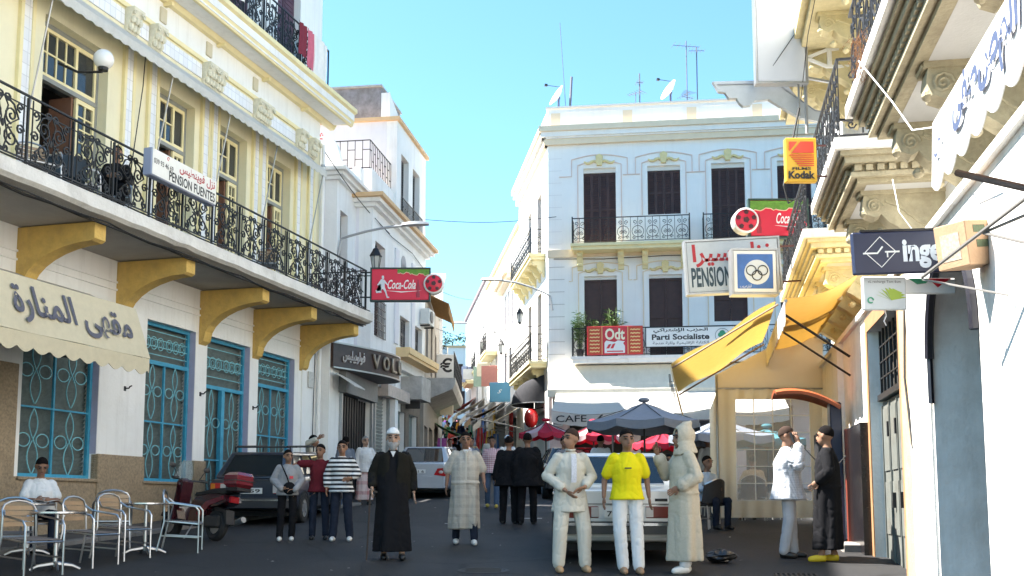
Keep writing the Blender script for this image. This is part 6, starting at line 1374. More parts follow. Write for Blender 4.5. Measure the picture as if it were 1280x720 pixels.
chair(-4.78, 15.75, 100, 'aluminium cafe armchair standing alone on the street side, nearest the scooter')
chair(-5.28, 14.75, 70, 'aluminium armchair between the two street-side tables, back to the dado')
chair(-5.42, 13.95, 75, 'aluminium armchair pulled close behind the middle cafe table')
chair(-5.72, 12.95, 60, 'aluminium armchair in the bottom left corner, nearest the camera')
chair(-6.35, 13.75, 10, 'aluminium armchair at the left picture edge beside the seated man')
chair(-5.75, 15.65, 200, 'aluminium armchair with its back to the pier between the blue windows')
def make_table(lab, x, y, top=.34, h=.72):
    t = thing('bistro_table', lab, 'table', (x, y, gz(y)), 0, 'round cafe tables')
    MB().lathe([(.001, h - .03), (top - .02, h - .03), (top, h - .02), (top, h), (.001, h)], 32).build('table_top', mat('table_top_steel', (.55, .55, .56), .25, metal=.9, var=.1), t, True)
    MB().lathe([(.028, .05), (.028, h - .03)], 12).build('pedestal', ALU, t, True)
    k = MB()
    for i in range(4): a = i * pi / 2 + .5; k.tube([(0, 0, .09), (.2 * cos(a), .2 * sin(a), .06), (.29 * cos(a), .29 * sin(a), .015)], [.03, .022, .016], 6)
    k.build('foot', ALU, t, True)
make_table('round metal cafe table beside the lone chair near the scooter', -5.18, 15.4); make_table('round metal cafe table in the middle of the row of chairs', -5.62, 13.45); make_table('round table in front of the seated man in white', -6.75, 15.2)
# balcony chairs
def copy_to(loc, rz, lab):
    c = copytree(ch0); c.location = loc; c.rotation_euler = (0, 0, rz); tag(c, lab, 'chair', 'aluminium chairs on the long balcony')
copy_to(FL.w(2.75, .8, 6.385), FL.a + .9, 'aluminium chair on the long balcony below the globe lamp')
copy_to(FL.w(3.55, .88, 6.385), FL.a - 1.05, 'aluminium chair on the long balcony under the seated man in dark clothes')
copy_to(FL.w(1.6, .9, 6.385), FL.a - .5, 'aluminium chair at the near end of the long balcony')
copy_to(FL.w(8.8, .9, 6.385), FL.a - 1.2, 'aluminium chair on the long balcony before the third upper window')
t = thing('balcony_table', 'small round table with a dark cloth on the long balcony', 'table', FL.w(2.3, .8, 6.385)); MB().lathe([(.001, .70), (.33, .70), (.33, .73), (.001, .73)], 24).build('table_top', ALU, t); MB().lathe([(.34, .4), (.35, .735), (.001, .737)], 20).build('cloth', cloth('dark_cloth', (.06, .08, .10), .2), t); MB().lathe([(.2, 0), (.2, .02), (.03, .04), (.03, .7)], 12).build('pedestal', ALU, t)
# umbrellas
def umbrella(x, y, zt, R_, drop, m, lab, sides=8, val=.16, panels=None):
    g = gz(y); t = thing('parasol', lab, 'umbrella', (x, y, g), .2); H = zt - g
    MB().tube([(0, 0, 0), (0, 0, H + .06)], .024, 8).build('pole', mat('pole_dark', (.05, .05, .055), .5), t)
    MB().lathe([(.28, 0), (.28, .05), (.05, .10), (.04, .3)], 16).build('base', CONC, t)
    for i in range(sides):
        a0, a1 = 2 * pi * i / sides, 2 * pi * (i + 1) / sides
        def fn(u, v): 
            a = a0 + (a1 - a0) * u; q = cos(pi / sides) / cos(a - (a0 + a1) / 2); rr = R_ * v * q
            return (rr * cos(a), rr * sin(a), H - drop * v - .05 * v * sin(pi * u) - .05 * sin(pi * v))
        def fv(u, v):
            p = fn(u, 1.0); return (p[0] * (1 + .01 * v), p[1] * (1 + .01 * v), p[2] - val * v - .03 * v * sin(pi * u))
        c = MB().sheet(fn, 5, 6, .006).sheet(fv, 5, 2, .006).build('canopy_panel', m if not panels else panels[i % len(panels)], t, True)
        MB().tube([(0, 0, H - .55), tuple(Vector(fn(0, .62)) - Vector((0, 0, .02)))], .008, 4).tube([tuple(Vector(fn(0, .02)) - Vector((0, 0, .015))), tuple(Vector(fn(0, .99)) - Vector((0, 0, .015)))], .009, 4).build('rib', IRON, t)
    MB().ell((0, 0, H + .05), (.14, .14, .06), 12, 6).build('finial', m, t, True)
NB = cloth('slate_blue_canvas', (.25, .275, .33), .12, trl=.1)
PINKR = cloth('red_parasol', (.72, .07, .12), .1, trl=.5); PINKW = cloth('pink_white_parasol', (.85, .66, .67), .1, trl=.5)
umbrella(3.02, 24.6, 3.93, 1.34, .46, NB, 'large slate blue umbrella over the cafe terrace')
umbrella(5.15, 26.6, 3.72, 1.35, .45, NB, 'second dark blue umbrella behind the curtain enclosure, partly hidden', 8)
umbrella(1.07, 34.0, 4.22, .86, .38, PINKR, 'red and white umbrella nearest the corner of the white building', 12, .12, [PINKR, PINKW, PINKR])
umbrella(2.30, 30.4, 3.90, .86, .38, PINKR, 'red and white umbrella left of the blue umbrella', 12, .12, [PINKR, PINKW, PINKR])
umbrella(4.35, 31.4, 3.75, .86, .38, PINKR, 'red umbrella showing behind the pole of the blue umbrella', 12, .12)
umbrella(6.5, 27.5, 3.55, 1.0, .3, cloth('teal_parasol', (.10, .30, .36), .1, trl=.3), 'teal umbrella seen through the clear plastic window', 8)
# dark wicker chairs of the terrace
def wicker():
    t = thing('wicker_chair', 'x', 'chair'); W = mat('dark_wicker', (.035, .03, .028), .7, var=.4, vscale=40, bump=.6, bscale=90)
    MB().sheet(lambda u, v: (-.24 + .48 * u, -.22 + .44 * v, .45 + .02 * sin(pi * u)), 6, 6, .03).build('seat', W, t)
    MB().sheet(lambda u, v: (-.24 * cos(pi * u) * (1 - .12 * v), .10 + .16 * sin(pi * u) + .06 * v, .47 + .42 * v - .10 * v * abs(cos(pi * u)) ** 2), 12, 6, .025).build('backrest', W, t, True)
    for sx in (-.22, .22):
        for sy in (-.2, .2): MB().tube([(sx, sy, 0), (sx, sy, .44)], .014, 6).build('leg', ALU, t)
    MB().tube([(-.235 * cos(pi * i / 10) , .13 + .19 * sin(pi * i / 10), .89 - .10 * abs(cos(pi * i / 10)) ** 2) for i in range(11)], .016, 6).build('back_hoop', ALU, t)
    MB().tube([(-.22, -.2, .2), (.22, -.2, .2), (.22, .2, .2), (-.22, .2, .2)], .010, 5, closed=True).build('stretcher', ALU, t)
    return t
wk = wicker(); wk_n = [0]
def wchair(x, y, deg, lab):
    t = wk if wk_n[0] == 0 else copytree(wk); wk_n[0] += 1; t.location = (x, y, gz(y)); t.rotation_euler = (math.atan(SLOPE), 0, radians(deg)); tag(t, lab, 'chair', 'dark wicker chairs of the terrace')
wchair(3.55, 19.6, 215, 'dark wicker chair with metal legs just left of the plastic curtain')
wchair(4.85, 21.75, 160, 'dark round-backed wicker chair behind the clear plastic window')
wchair(5.55, 22.0, 190, 'second wicker chair inside the enclosure, beside the phone booth side')
wchair(3.2, 22.6, 180, 'dark wicker chair beneath the blue umbrella'); wchair(3.9, 23.4, 90, 'dark wicker chair behind the seated people of the terrace'); wchair(2.3, 25.2, 120, 'dark wicker chair behind the white car')
for i, (x, y, lb) in enumerate([(3.2, 23.5, 'small terrace table under the blue umbrella'), (5.2, 22.7, 'small terrace table inside the plastic enclosure'), (4.3, 26.0, 'small terrace table behind the seated customers')]): make_table(lb, x, y, .36)
# dark clutter behind the saloon: a parked cart with covered goods
t = thing('street_stall', 'dark covered stall in the shade behind the white saloon', 'stall', (3.9, 28.3, gz(28.3)), -.1)
MB().cbox(-1.3, 1.3, -.5, .5, .2, 1.0, .03).build('counter', mat('stall_dark', (.03, .025, .022), .8, var=.4), t); MB().cbox(-1.4, 1.4, -.65, .65, 2.0, 2.12, .03).build('stall_roof', cloth('dark_tarp', (.02, .02, .024), .3), t)
for sx in (-1.25, 1.25):
    for sy in (-.5, .5): MB().tube([(sx, sy, 0), (sx, sy, 2.02)], .03, 6).build('post', IRON, t)
for i in range(7): MB().lathe([(.12, 1.0), (.14, 1.1), (.10, 1.2), (.001, 1.22)], 10, Matrix.Translation((-1.05 + .35 * i, .05 * (i % 2), 0))).build('goods', [mat('goods_red', (.3, .05, .03), .7), mat('goods_tan', (.3, .2, .1), .7), mat('goods_green', (.06, .12, .04), .7)][i % 3], t)
# crumpled black bag on the ground
k = MB(); k.grid(lambda u, v: ((.20 + .05 * noise.noise((u * 9, v * 7, 1))) * cos(2 * pi * u) * sin(pi * v), (.13 + .05 * noise.noise((u * 8, v * 9, 4))) * sin(2 * pi * u) * sin(pi * v), .09 - .085 * cos(pi * v) * (1 + .5 * noise.noise((cos(6.28 * u) * 2, sin(6.28 * u) * 2, v * 5)))), 28, 14)
tag(k.build('plastic_bag', mat('black_bin_bag', (.012, .012, .013), .3), None, loc=(2.72, 14.25, gz(14.25))), 'crumpled black plastic bag lying on the asphalt near the hooded figure', 'bag')
# painted road marks
k = MB(); WHP = mat('worn_white_paint', (.55, .55, .54), .8, var=.35, vscale=12)
def mark(x0, x1, y0, y1, lab): o = MB(); o.add([(x0, y0, gz(y0) + .005), (x1, y0, gz(y0) + .005), (x1, y1, gz(y1) + .005), (x0, y1, gz(y1) + .005)], [(0, 1, 2, 3)]); struct(o.build('road_marking', WHP))
mark(.15, .62, 22.4, 22.55, ''); mark(-1.3, -1.1, 21.0, 21.1, '')
# small plates and pipes on the walls
t = tag(MB().cbox(-.14, .14, -.02, .02, -.2, .2, .006).build('street_plate', mat('plate_pale', (.62, .62, .60), .5, var=.3, vscale=20), None, loc=FL.w(12.75, .07, 4.75), rot=(0, 0, FL.a)), 'pale street name plate on the corner pilaster of the cafe building', 'plate')
# laundry on the upper railing
def laundry(s, w, h, m, lab, k0):
    o = MB().sheet(lambda u, v: (-w / 2 + w * u + .02 * sin(v * 5), -.02 * sin(u * 12 + k0) - .03, -h * v), 14, 8, .006).build('laundry', m, None, True); o.location = FL.w(s, .64, 13.2); o.rotation_euler = (0, 0, FL.a); tag(o, lab, 'laundry', 'washing on the upper railing')
laundry(11.7, .75, 1.05, cloth('white_sheet', (.8, .78, .74), .08), 'white sheet drying at the far end of the upper railing', 0); laundry(11.15, .4, .95, cloth('pink_towel', (.62, .16, .22), .15), 'pink towel drying on the upper railing', 1); laundry(10.7, .4, .8, cloth('maroon_shirt', (.22, .04, .06), .15), 'dark red shirt drying on the upper railing', 2); laundry(7.2, .45, .7, cloth('blue_shirt', (.16, .26, .5), .15), 'blue shirt drying on the near part of the upper railing', 3); laundry(7.8, .4, .75, cloth('white_sheet', (.8, .78, .74), .08), 'white shirt drying beside the blue one', 4)
# cafe awning with Arabic script, cafe building
t = thing('cafe_script_awning', 'cream scalloped cafe awning with dark Arabic script on the cafe building', 'awning', FL.w(0, 0, 0), FL.a)
CRM = cloth('cream_awning_canvas', (.70, .63, .46), .10, trl=.15, dirt=.2, dcol=(.5, .42, .28))
MB().sheet(lambda u, v: (-5 + 8.55 * u + .55 * (1 - v), -.03 - 1.32 * v, 5.30 - .42 * v - .05 * sin(pi * v)), 20, 6, .01).build('top_canvas', cloth('grey_awning_canvas', (.45, .43, .40), .15, dirt=.3), t, True)
MB().sheet(lambda u, v: (-5 + 8.55 * u, -1.36 - .30 * v + .02 * sin(u * 30) * v, 4.88 - .86 * v), 40, 6, .01).build('front_canvas', CRM, t, True)
MB().sheet(lambda u, v: (-5 + 8.55 * u, -1.665, 4.015 - .20 * v - .08 * v * abs(sin(u * 8.55 * pi / .34))), 160, 4, .01).build('valance', CRM, t, True)
k = MB(); k.add([(3.55, -1.36, 4.88), (3.55, -1.66, 4.02), (3.6, -.9, 4.2), (3.9, -.2, 5.2)], [(0, 1, 2, 3)]); k.build('end_canvas', CRM, t)
lt_ = put('lettering', text_mesh('مقهى المنارة', 2.75, .62, mat('script_dark', (.10, .10, .13), .7), True, bold=.022), t, (1.85, -1.545, 4.46)); lt_.rotation_euler = (-math.atan2(.30, .86), 0, 0)
MB().tube([(3.4, -.03, 4.1), (3.45, -1.6, 4.05)], .02, 5).tube([(-4, -.03, 4.1), (-4, -1.6, 4.05)], .02, 5).build('arm', IRON, t)
# ================================================================ people
SKIN = mat('skin_tan', (.30, .165, .105), .6, var=.12, vscale=18, spec=.3); SKIN2 = mat('skin_brown', (.25, .135, .088), .6, var=.12, vscale=18, spec=.3); SKIN3 = mat('skin_light', (.40, .25, .18), .6, var=.1, vscale=18, spec=.3)
HAIRB = mat('black_hair', (.010, .008, .008), .95, spec=.1, var=.3, vscale=60, bump=.5, bscale=120); HAIRG = mat('grey_hair', (.32, .31, .30), .8, var=.3, vscale=60, bump=.5, bscale=120); HAIRS = mat('shaved_hair', (.055, .035, .028), .95, var=.3, vscale=30, spec=.1)
EYEM = mat('dark_eye', (.015, .01, .01), .3); LIPM = mat('lip', (.22, .08, .07), .6)
BLK = cloth('black_cloth', (.012, .012, .014), .2); JEAN = cloth('dark_jeans', (.022, .028, .045), .3); JEANL = cloth('blue_jeans', (.08, .12, .20), .25); CRMC = cloth('cream_wool', (.50, .45, .36), .12, vscale=40); OFFW = cloth('off_white_cotton', (.56, .53, .46), .08)
WHT = cloth('white_cotton', (.64, .65, .66), .06); YLW = cloth('yellow_cotton', (.72, .62, .015), .10); MAR = cloth('maroon_cotton', (.13, .018, .025), .15); GRYC = cloth('grey_cotton', (.30, .30, .31), .12); OLV = cloth('olive_black_jacket', (.018, .017, .014), .25); GBL = cloth('grey_blue_cotton', (.16, .18, .22), .15); LGR = cloth('light_grey_trousers', (.44, .46, .50), .1)
def pattern(name, c1, c2, sx, sz, kind='check', rough=.9):
    if name in MATS: return MATS[name]
    m = mat(name, c1, rough, bump=.4, bscale=26); t = m.node_tree; b = t.nodes['Principled BSDF']; N = t.nodes.new; K = t.links.new
    tc = N('ShaderNodeTexCoord'); sp = N('ShaderNodeSeparateXYZ'); K(tc.outputs['Object'], sp.inputs[0])
    def band(o, f, duty):
        a = N('ShaderNodeMath'); a.operation = 'MULTIPLY'; a.inputs[1].default_value = f; K(o, a.inputs[0]); c = N('ShaderNodeMath'); c.operation = 'FRACT'; K(a.outputs[0], c.inputs[0])
        d = N('ShaderNodeMath'); d.operation = 'LESS_THAN'; d.inputs[1].default_value = duty; K(c.outputs[0], d.inputs[0]); return d.outputs[0]
    z = band(sp.outputs[2], 1 / sz, .5 if kind == 'stripe' else .35)
    if kind == 'check':
        x = band(sp.outputs[0], 1 / sx, .35); ad = N('ShaderNodeMath'); ad.operation = 'ADD'; K(x, ad.inputs[0]); K(z, ad.inputs[1]); mu = N('ShaderNodeMath'); mu.operation = 'MULTIPLY'; mu.inputs[1].default_value = .5; K(ad.outputs[0], mu.inputs[0]); z = mu.outputs[0]
    mx = N('ShaderNodeMix'); mx.data_type = 'RGBA'; K(z, mx.inputs[0]); mx.inputs[6].default_value = (*c1, 1); mx.inputs[7].default_value = (*c2, 1); K(mx.outputs[2], b.inputs['Base Color']); return m
STR = pattern('black_white_stripe', (.02, .02, .024), (.68, .68, .68), 1, .075, 'stripe'); CHK = pattern('pink_check', (.62, .50, .54), (.30, .06, .10), .05, .05); CHG = pattern('fine_grey_check', (.60, .62, .66), (.30, .33, .38), .022, .022); PLD = pattern('pale_plaid_kaftan', (.46, .42, .36), (.36, .33, .29), .14, .14)
def fuse(mb, vox, amp=.0, freq=7.0, seed=0, it=4, zst=.35):
    me = mb.mesh('fused', SKIN); o = bpy.data.objects.new('fused', me)
    r = o.modifiers.new('r', 'REMESH'); r.mode = 'VOXEL'; r.voxel_size = vox
    s = o.modifiers.new('s', 'SMOOTH'); s.factor = .5; s.iterations = it
    m2 = evaluated(o); bpy.data.objects.remove(o); bpy.data.meshes.remove(me)
    if amp:
        ns = [v.normal.copy() for v in m2.vertices]
        for v, n in zip(m2.vertices, ns):
            c = v.co; sk = .5 * c.x * (1 if c.x > 0 else -1)
            q = .45 * noise.noise((c.x * freq * .8 + seed, c.y * freq * .8, c.z * freq * .5))
            r1 = noise.noise((c.x * freq * .9, c.y * freq * .9 + seed, (c.z + sk) * freq * 1.5)); r2 = noise.noise((c.x * freq * 1.6 + seed, c.y * freq * 1.6, (c.z - sk) * freq * .55))
            q += .4 - 1.0 * max(0, 1 - abs(r1) * 7) * (.5 + r2) - .9 * max(0, 1 - abs(r2) * 6) * (.5 + r1); v.co = c + n * q * amp
    m2.polygons.foreach_set('use_smooth', [True] * len(m2.polygons)); m2.materials.clear(); return m2
def meshobj(name, me, m, parent): me.materials.append(m); me.name = name; return put(name, me, parent)
DEF = dict(pel=(0, 0, .95), chest=(0, 0, 1.24), neck=(0, .01, 1.46), head=(0, -.018, 1.592), yaw=0, pitch=0,
           hipL=(.095, 0, .91), hipR=(-.095, 0, .91), knL=(.11, -.015, .50), knR=(-.11, -.015, .50), anL=(.12, .02, .085), anR=(-.12, .02, .085),
           shL=(.152, .0, 1.362), shR=(-.152, 0, 1.362), elL=(.215, .03, 1.10), elR=(-.215, .03, 1.10), wrL=(.225, -.03, .865), wrR=(-.225, -.03, .865), ftL=None, ftR=None, curl=.5)
def V(p): return Vector(p)
def person(label, loc, rz, H, skin=SKIN, J=None, top=None, bottom=None, robe=None, shoes=None, hair=HAIRB, hairlen=0, cap=None, beard=None, extra=None, group=None, vox=.015, build=1.0, hands=True, zoff=0):
    j = dict(DEF); j.update(J or {}); k = H / 1.72
    t = thing('person', label, 'person', loc, rz, group); t.scale = (k, k, k)
    g = MB(); B = build
    def limb(mb, a, b, c, ra, rb, rc, upto=2.0, n=10):
        a, b, c = V(a), V(b), V(c); pts = []; rs = []
        for i in range(9):
            q = 2 * i / 8
            if q > upto: break
            p = a.lerp(b, q) if q <= 1 else b.lerp(c, q - 1); r = ra + (rb - ra) * q if q <= 1 else rb + (rc - rb) * (q - 1)
            pts.append(p); rs.append(r)
        mb.tube(pts, rs, n); mb.ell(pts[0], (rs[0],) * 3, 10, 6); mb.ell(pts[-1], (rs[-1],) * 3, 10, 6)
        if upto > 1: mb.ell(b, (rb * 1.02,) * 3, 10, 6)
    pel, ch, nk, hd = V(j['pel']), V(j['chest']), V(j['neck']), V(j['head'])
    def torso(mb, e=0.0, low=-.06):
        pts = [pel + Vector((0, 0, low)), pel + Vector((0, 0, .02)), pel.lerp(ch, .4), ch, ch.lerp(nk, .45), ch.lerp(nk, .72), ch.lerp(nk, .9)]
        mb.tube(pts, [((.150 + e * 1.3 + (.018 if e > 0 else 0) + (.12 * max(0, -low - .06))) * B, (.112 + e * 1.3 + (.018 if e > 0 else 0) + .12 * max(0, -low - .06)) * B), ((.152 + e) * B, (.112 + e) * B), ((.136 + e) * B, (.104 + e) * B), ((.148 + e) * B, (.110 + e) * B), ((.132 + e * .8), (.092 + e * .6)), (.088 + e * .4, .070 + e * .3), (.058 + e * .2, .058 + e * .15)], 16)
        for s in ('L', 'R'): mb.ell(j['sh' + s], (.047 + e * .6,) * 3, 10, 6)
    # --- body
    torso(g); g.tube([ch.lerp(nk, .7), nk, hd + Vector((0, .012, -.06))], [.058, .054, .052], 10)
    Mh = Matrix.Translation(hd) @ Matrix.Rotation(j['yaw'], 4, 'Z') @ Matrix.Rotation(j['pitch'], 4, 'X') @ Matrix.Diagonal((1.12, 1.08, 1.08, 1))
    g.ell((0, .018, .022), (.074, .094, .096), 16, 12, Mh); g.ell((0, -.022, -.045), (.056, .066, .074), 14, 10, Mh); g.ell((0, -.046, -.092), (.030, .030, .026), 10, 6, Mh)
    g.tube([Mh @ Vector((0, -.086, .012)), Mh @ Vector((0, -.108, -.034))], [.010, .017], 8); g.ell((0, -.106, -.036), (.019, .016, .012), 8, 6, Mh)
    for sx in (-1, 1): g.ell((sx * .077, .016, -.010), (.012, .022, .034), 8, 6, Mh); g.ell((sx * .036, -.070, .022), (.028, .018, .010), 8, 6, Mh)
    g.ell((0, -.082, -.066), (.026, .014, .012), 8, 5, Mh)
    for s in ('L', 'R'):
        limb(g, j['hip' + s], j['kn' + s], j['an' + s], .082, .054, .038); limb(g, j['sh' + s], j['el' + s], j['wr' + s], .046, .039, .028)
        a = V(j['an' + s]); f = V(j['ft' + s]) if j['ft' + s] else Vector((.25 * a.x, -1, 0)).normalized() * .13
        g.ell(a, (.042, .05, .06), 8, 6); g.tube([a + Vector((0, 0, -.045)) - f * .25, a + f * .5 + Vector((0, 0, -.05)), a + f + Vector((0, 0, -.06))], [.034, .036, .026], 8)
    me = fuse(g, vox)
    b = MB(); b.v = [tuple(v.co) for v in me.vertices]; b.f = [tuple(p.vertices) for p in me.polygons]; b.mi = [0] * len(b.f); bpy.data.meshes.remove(me)
    if hands:
        for s, sg in (('L', 1), ('R', -1)):
            e_, w_ = V(j['el' + s]), V(j['wr' + s]); d = (V(j['hd' + s]) - w_).normalized() if 'hd' + s in j else (w_ - e_).normalized()
            side = d.cross(Vector((sg, 0, 0)));
            if side.length < .2: side = d.cross(Vector((0, 0, 1)))
            fw = side.normalized(); nrm = fw.cross(d).normalized()     # fw: across the knuckles; nrm: out of the palm
            Mx = Matrix((( fw.x, nrm.x, d.x, w_.x), (fw.y, nrm.y, d.y, w_.y), (fw.z, nrm.z, d.z, w_.z), (0, 0, 0, 1)))
            b.ell((0, 0, .052), (.040, .017, .052), 10, 8, Mx); cu = j['curl'] * sg
            for q, ln in ((-.029, .060), (-.010, .072), (.010, .068), (.029, .052)):
                b.tube([(q, 0, .088), (q * 1.08, .012 * cu, .088 + ln * .5), (q * 1.08, .030 * cu, .088 + ln * .85), (q * 1.05, .050 * cu, .088 + ln * (1.05 - .2 * abs(cu)))], [.0095, .0088, .008, .0065], 6, M=Mx)
            b.tube([(-.030, .004 * cu, .030), (-.052, .018 * cu, .060), (-.050, .030 * cu, .088)], [.012, .010, .008], 6, M=Mx)
    b.c = 1
    for sx in (-1, 1): b.ell((sx * .034, -.0795, .004), (.016, .010, .0085), 8, 6, Mh); b.tube([Mh @ Vector((sx * .014, -.092, .026)), Mh @ Vector((sx * .035, -.090, .033)), Mh @ Vector((sx * .058, -.072, .027))], .008, 5)
    b.c = 2; b.ell((0, -.0955, -.068), (.026, .007, .006), 8, 5, Mh)
    bo = b.build('body', [skin, EYEM, LIPM], t, 'all')
    # --- hair, cap, beard
    def capmesh(r, lim, m, nm, dz=0.0):
        P_ = MB(); nu, nv = 24, 8
        def fn(u, v):
            th = 2 * pi * u; ph = v * lim(th) * (1 + (.05 * noise.noise((cos(th) * 3, sin(th) * 3, loc[0])) if v > .9 else 0)); return tuple(Mh @ Vector((r[0] * sin(ph) * sin(th), .018 + r[1] * sin(ph) * cos(th) , .022 + dz + r[2] * cos(ph))))
        P_.grid(fn, nu, nv); o = P_.build(nm, m, t, 'all'); sm = o.modifiers.new('t', 'SOLIDIFY'); sm.thickness = .008; sm.offset = -1; return o
    if hair:
        fr = 1.12; capmesh((.0770, .0985, .1015), lambda th: 1.95 + hairlen - (.85 + hairlen) * max(0, -cos(th)) ** .8 - .25 * abs(sin(th)) ** 4, hair, 'hair')
    if cap == 'kufi': capmesh((.088, .110, .118), lambda th: 1.30, WHT, 'skull_cap')
    if cap == 'peak':
        capmesh((.088, .110, .118), lambda th: 1.35, WHT, 'cap'); MB().sheet(lambda u, v: tuple(Mh @ Vector(((u - .5) * .15, -.085 - .08 * v * (1 - (2 * u - 1) ** 2 * .5), .055 - .02 * v))), 6, 3, .006).build('cap_peak', WHT, t)
    if beard:
        q = MB(); q.ell((0, -.055, -.085), (.060, .052, .050), 14, 9, Mh); q.ell((0, -.070, -.118), (.038, .036, .042), 12, 8, Mh)
        for sx in (-1, 1): q.ell((sx * .060, -.010, -.055), (.018, .034, .05), 8, 6, Mh)
        m3 = fuse(q, .012, .004, 40); meshobj('beard', m3, beard, t)
    # --- clothes
    if bottom:
        m, rr, hem = bottom; q = MB()
        if not robe: q.tube([pel + Vector((0, 0, .09)), pel + Vector((0, 0, .0)), pel + Vector((0, 0, -.08))], [(.150 * B, .110 * B), (.154 * B, .114 * B), (.154 * B, .116 * B)], 16)
        for s in ('L', 'R'):
            a = V(j['an' + s]) + Vector((0, 0, hem)); limb(q, j['hip' + s] if not robe else V(j['kn' + s]).lerp(a, .35), j['kn' + s] if not robe else V(j['kn' + s]).lerp(a, .6), a, (.080 if not robe else .06) * rr, .070 * rr if not robe else .06, .060 * rr)
        meshobj('trousers', fuse(q, .013, .010, 7, rnd.random() * 50), m, t)
    if top:
        m, sl, e, low = top; q = MB(); torso(q, .014 + e, low)
        for s in ('L', 'R'): limb(q, j['sh' + s], j['el' + s], j['wr' + s], .056 + e * .7, .050 + e * .8, .040 + e * .8, sl)
        meshobj('shirt', fuse(q, .013, .008 + e * .12, 7, rnd.random() * 50), m, t)
    if robe:
        m, sl, e, hem, rx, ry = robe; q = MB(); torso(q, .02 + e, -.02)
        for s in ('L', 'R'): limb(q, j['sh' + s], j['el' + s], j['wr' + s], .060 + e * .6, .058 + e * .8, .064 + e, sl)
        c1 = (V(j['anL']) + V(j['anR'])) / 2; c1.z = hem; kn = (V(j['knL']) + V(j['knR'])) / 2
        nz = 14; nu = 36; vs = []
        for i in range(nz + 1):
            f = i / nz; z = (ch.z - .03) * (1 - f) + hem * f; c = Vector((ch.x, ch.y, z)).lerp(Vector((c1.x, c1.y, z)), f ** 1.3); bul = .25 * sin(pi * f) * (kn.y - (pel.y + c1.y) / 2)
            for u in range(nu):
                a = 2 * pi * u / nu; fo = 1 + .10 * f * sin(a * 5 + 1.3 * loc[0] + .8 * f) + .07 * f * sin(a * 8 + 2 * loc[1] + 1.5 * f)
                r0, r1 = (.150 + e + .020) * B, (.114 + e + .020) * B; vs.append((c.x + (r0 + (max(rx, r0 + .03) - r0) * f) * cos(a) * fo, c.y + bul + (r1 + (max(ry, r1 + .02) - r1) * f) * sin(a) * fo, z))
        fs = [(i * nu + u, (i + 1) * nu + u, (i + 1) * nu + (u + 1) % nu, i * nu + (u + 1) % nu) for i in range(nz) for u in range(nu)] + [tuple(range(nu - 1, -1, -1)), tuple(range(nz * nu, nz * nu + nu))]
        q.add(vs, [tuple(reversed(x)) for x in fs]); meshobj('robe', fuse(q, .014, .010, 5, rnd.random() * 50, 2), m, t)
    if shoes:
        for s in ('L', 'R'):
            a = V(j['an' + s]); f = V(j['ft' + s]) if j['ft' + s] else Vector((.25 * a.x, -1, 0)).normalized() * .13
            q = MB(); q.tube([a + Vector((0, 0, -.052)) - f * .42, a + Vector((0, 0, -.045)), a + f * .6 + Vector((0, 0, -.052)), a + f * 1.1 + Vector((0, 0, -.060)), a + f * 1.32 + Vector((0, 0, -.066))], [.040, .048, .048, .040, .022], 10); q.ell(a + Vector((0, 0, -.03)), (.045, .052, .045), 10, 6)
            meshobj('shoe', fuse(q, .014), shoes, t)
    if extra: extra(t, j, Mh)
    return t
def at(x, y, z=0): return (x, y, gz(y) + z)
BSH = mat('black_leather', (.012, .012, .012), .4); WSH = mat('white_leather', (.66, .65, .62), .5); YSH = mat('yellow_slipper', (.70, .50, .02), .6)
# --- the old man with the cane
def cane(t, j, Mh):
    w = V(j['wrR']); k = MB(); k.tube([(w.x - .02, w.y - .02, w.z - .02), (w.x - .06, w.y - .04, .0)], .013, 6).tube([(w.x + .07, w.y - .02, w.z - .055), (w.x + .02, w.y - .02, w.z - .035), (w.x - .02, w.y - .02, w.z - .02)], .016, 6); c = k.build('walking_stick', mat('dark_wood_stick', (.03, .018, .012), .5), t)
def vest(t, j, Mh):
    cane(t, j, Mh); q = MB()
    for sg in (-1, 1):      # open jacket fronts hanging over the robe
        q.sheet(lambda u, v: (sg * (.05 + .16 * u - .01 * v), -.150 + .12 * u * u - .012 * sin(v * 6), 1.42 - .05 * u - .62 * v), 6, 12, .02)
    q.sheet(lambda u, v: (-.225 + .45 * u, .02 + .15 * sin(pi * u), 1.42 - .62 * v), 14, 12, .02)
    for sg in (-1, 1): q.sheet(lambda u, v: (sg * (.205 + .02 * sin(pi * u)), -.04 + .10 * u, 1.38 - .58 * v), 4, 10, .02)
    meshobj('jacket', fuse(q, .016, .006, 9), OLV, t)
    MB().prism([(-.035, 1.415), (.035, 1.415), (0, 1.34)], -.150, -.128, 'y').build('collar', WHT, t)
    for s in ('L', 'R'):
        q = MB(); a, b_, c = V(j['sh' + s]), V(j['el' + s]), V(j['wr' + s]); q.tube([a, a.lerp(b_, .5), b_, b_.lerp(c, .5), b_.lerp(c, .92)], [.082, .078, .07, .062, .056], 12); meshobj('jacket_sleeve', fuse(q, .015, .008, 10), OLV, t)
person('old man in black robe and dark jacket with white skull cap and cane', at(-1.62, 14.7), radians(8), 1.76, SKIN3, dict(elR=(-.26, .02, 1.12), wrR=(-.27, -.14, .93), knL=(.11, -.05, .5), anL=(.13, -.10, .09), anR=(-.10, .10, .085), knR=(-.11, 0, .5), elL=(.26, .05, 1.13), wrL=(.28, .0, .88)),
       robe=(BLK, 1.9, .0, .11, .25, .21), shoes=BSH, hair=HAIRG, cap='kufi', beard=HAIRG, extra=vest, build=1.12)
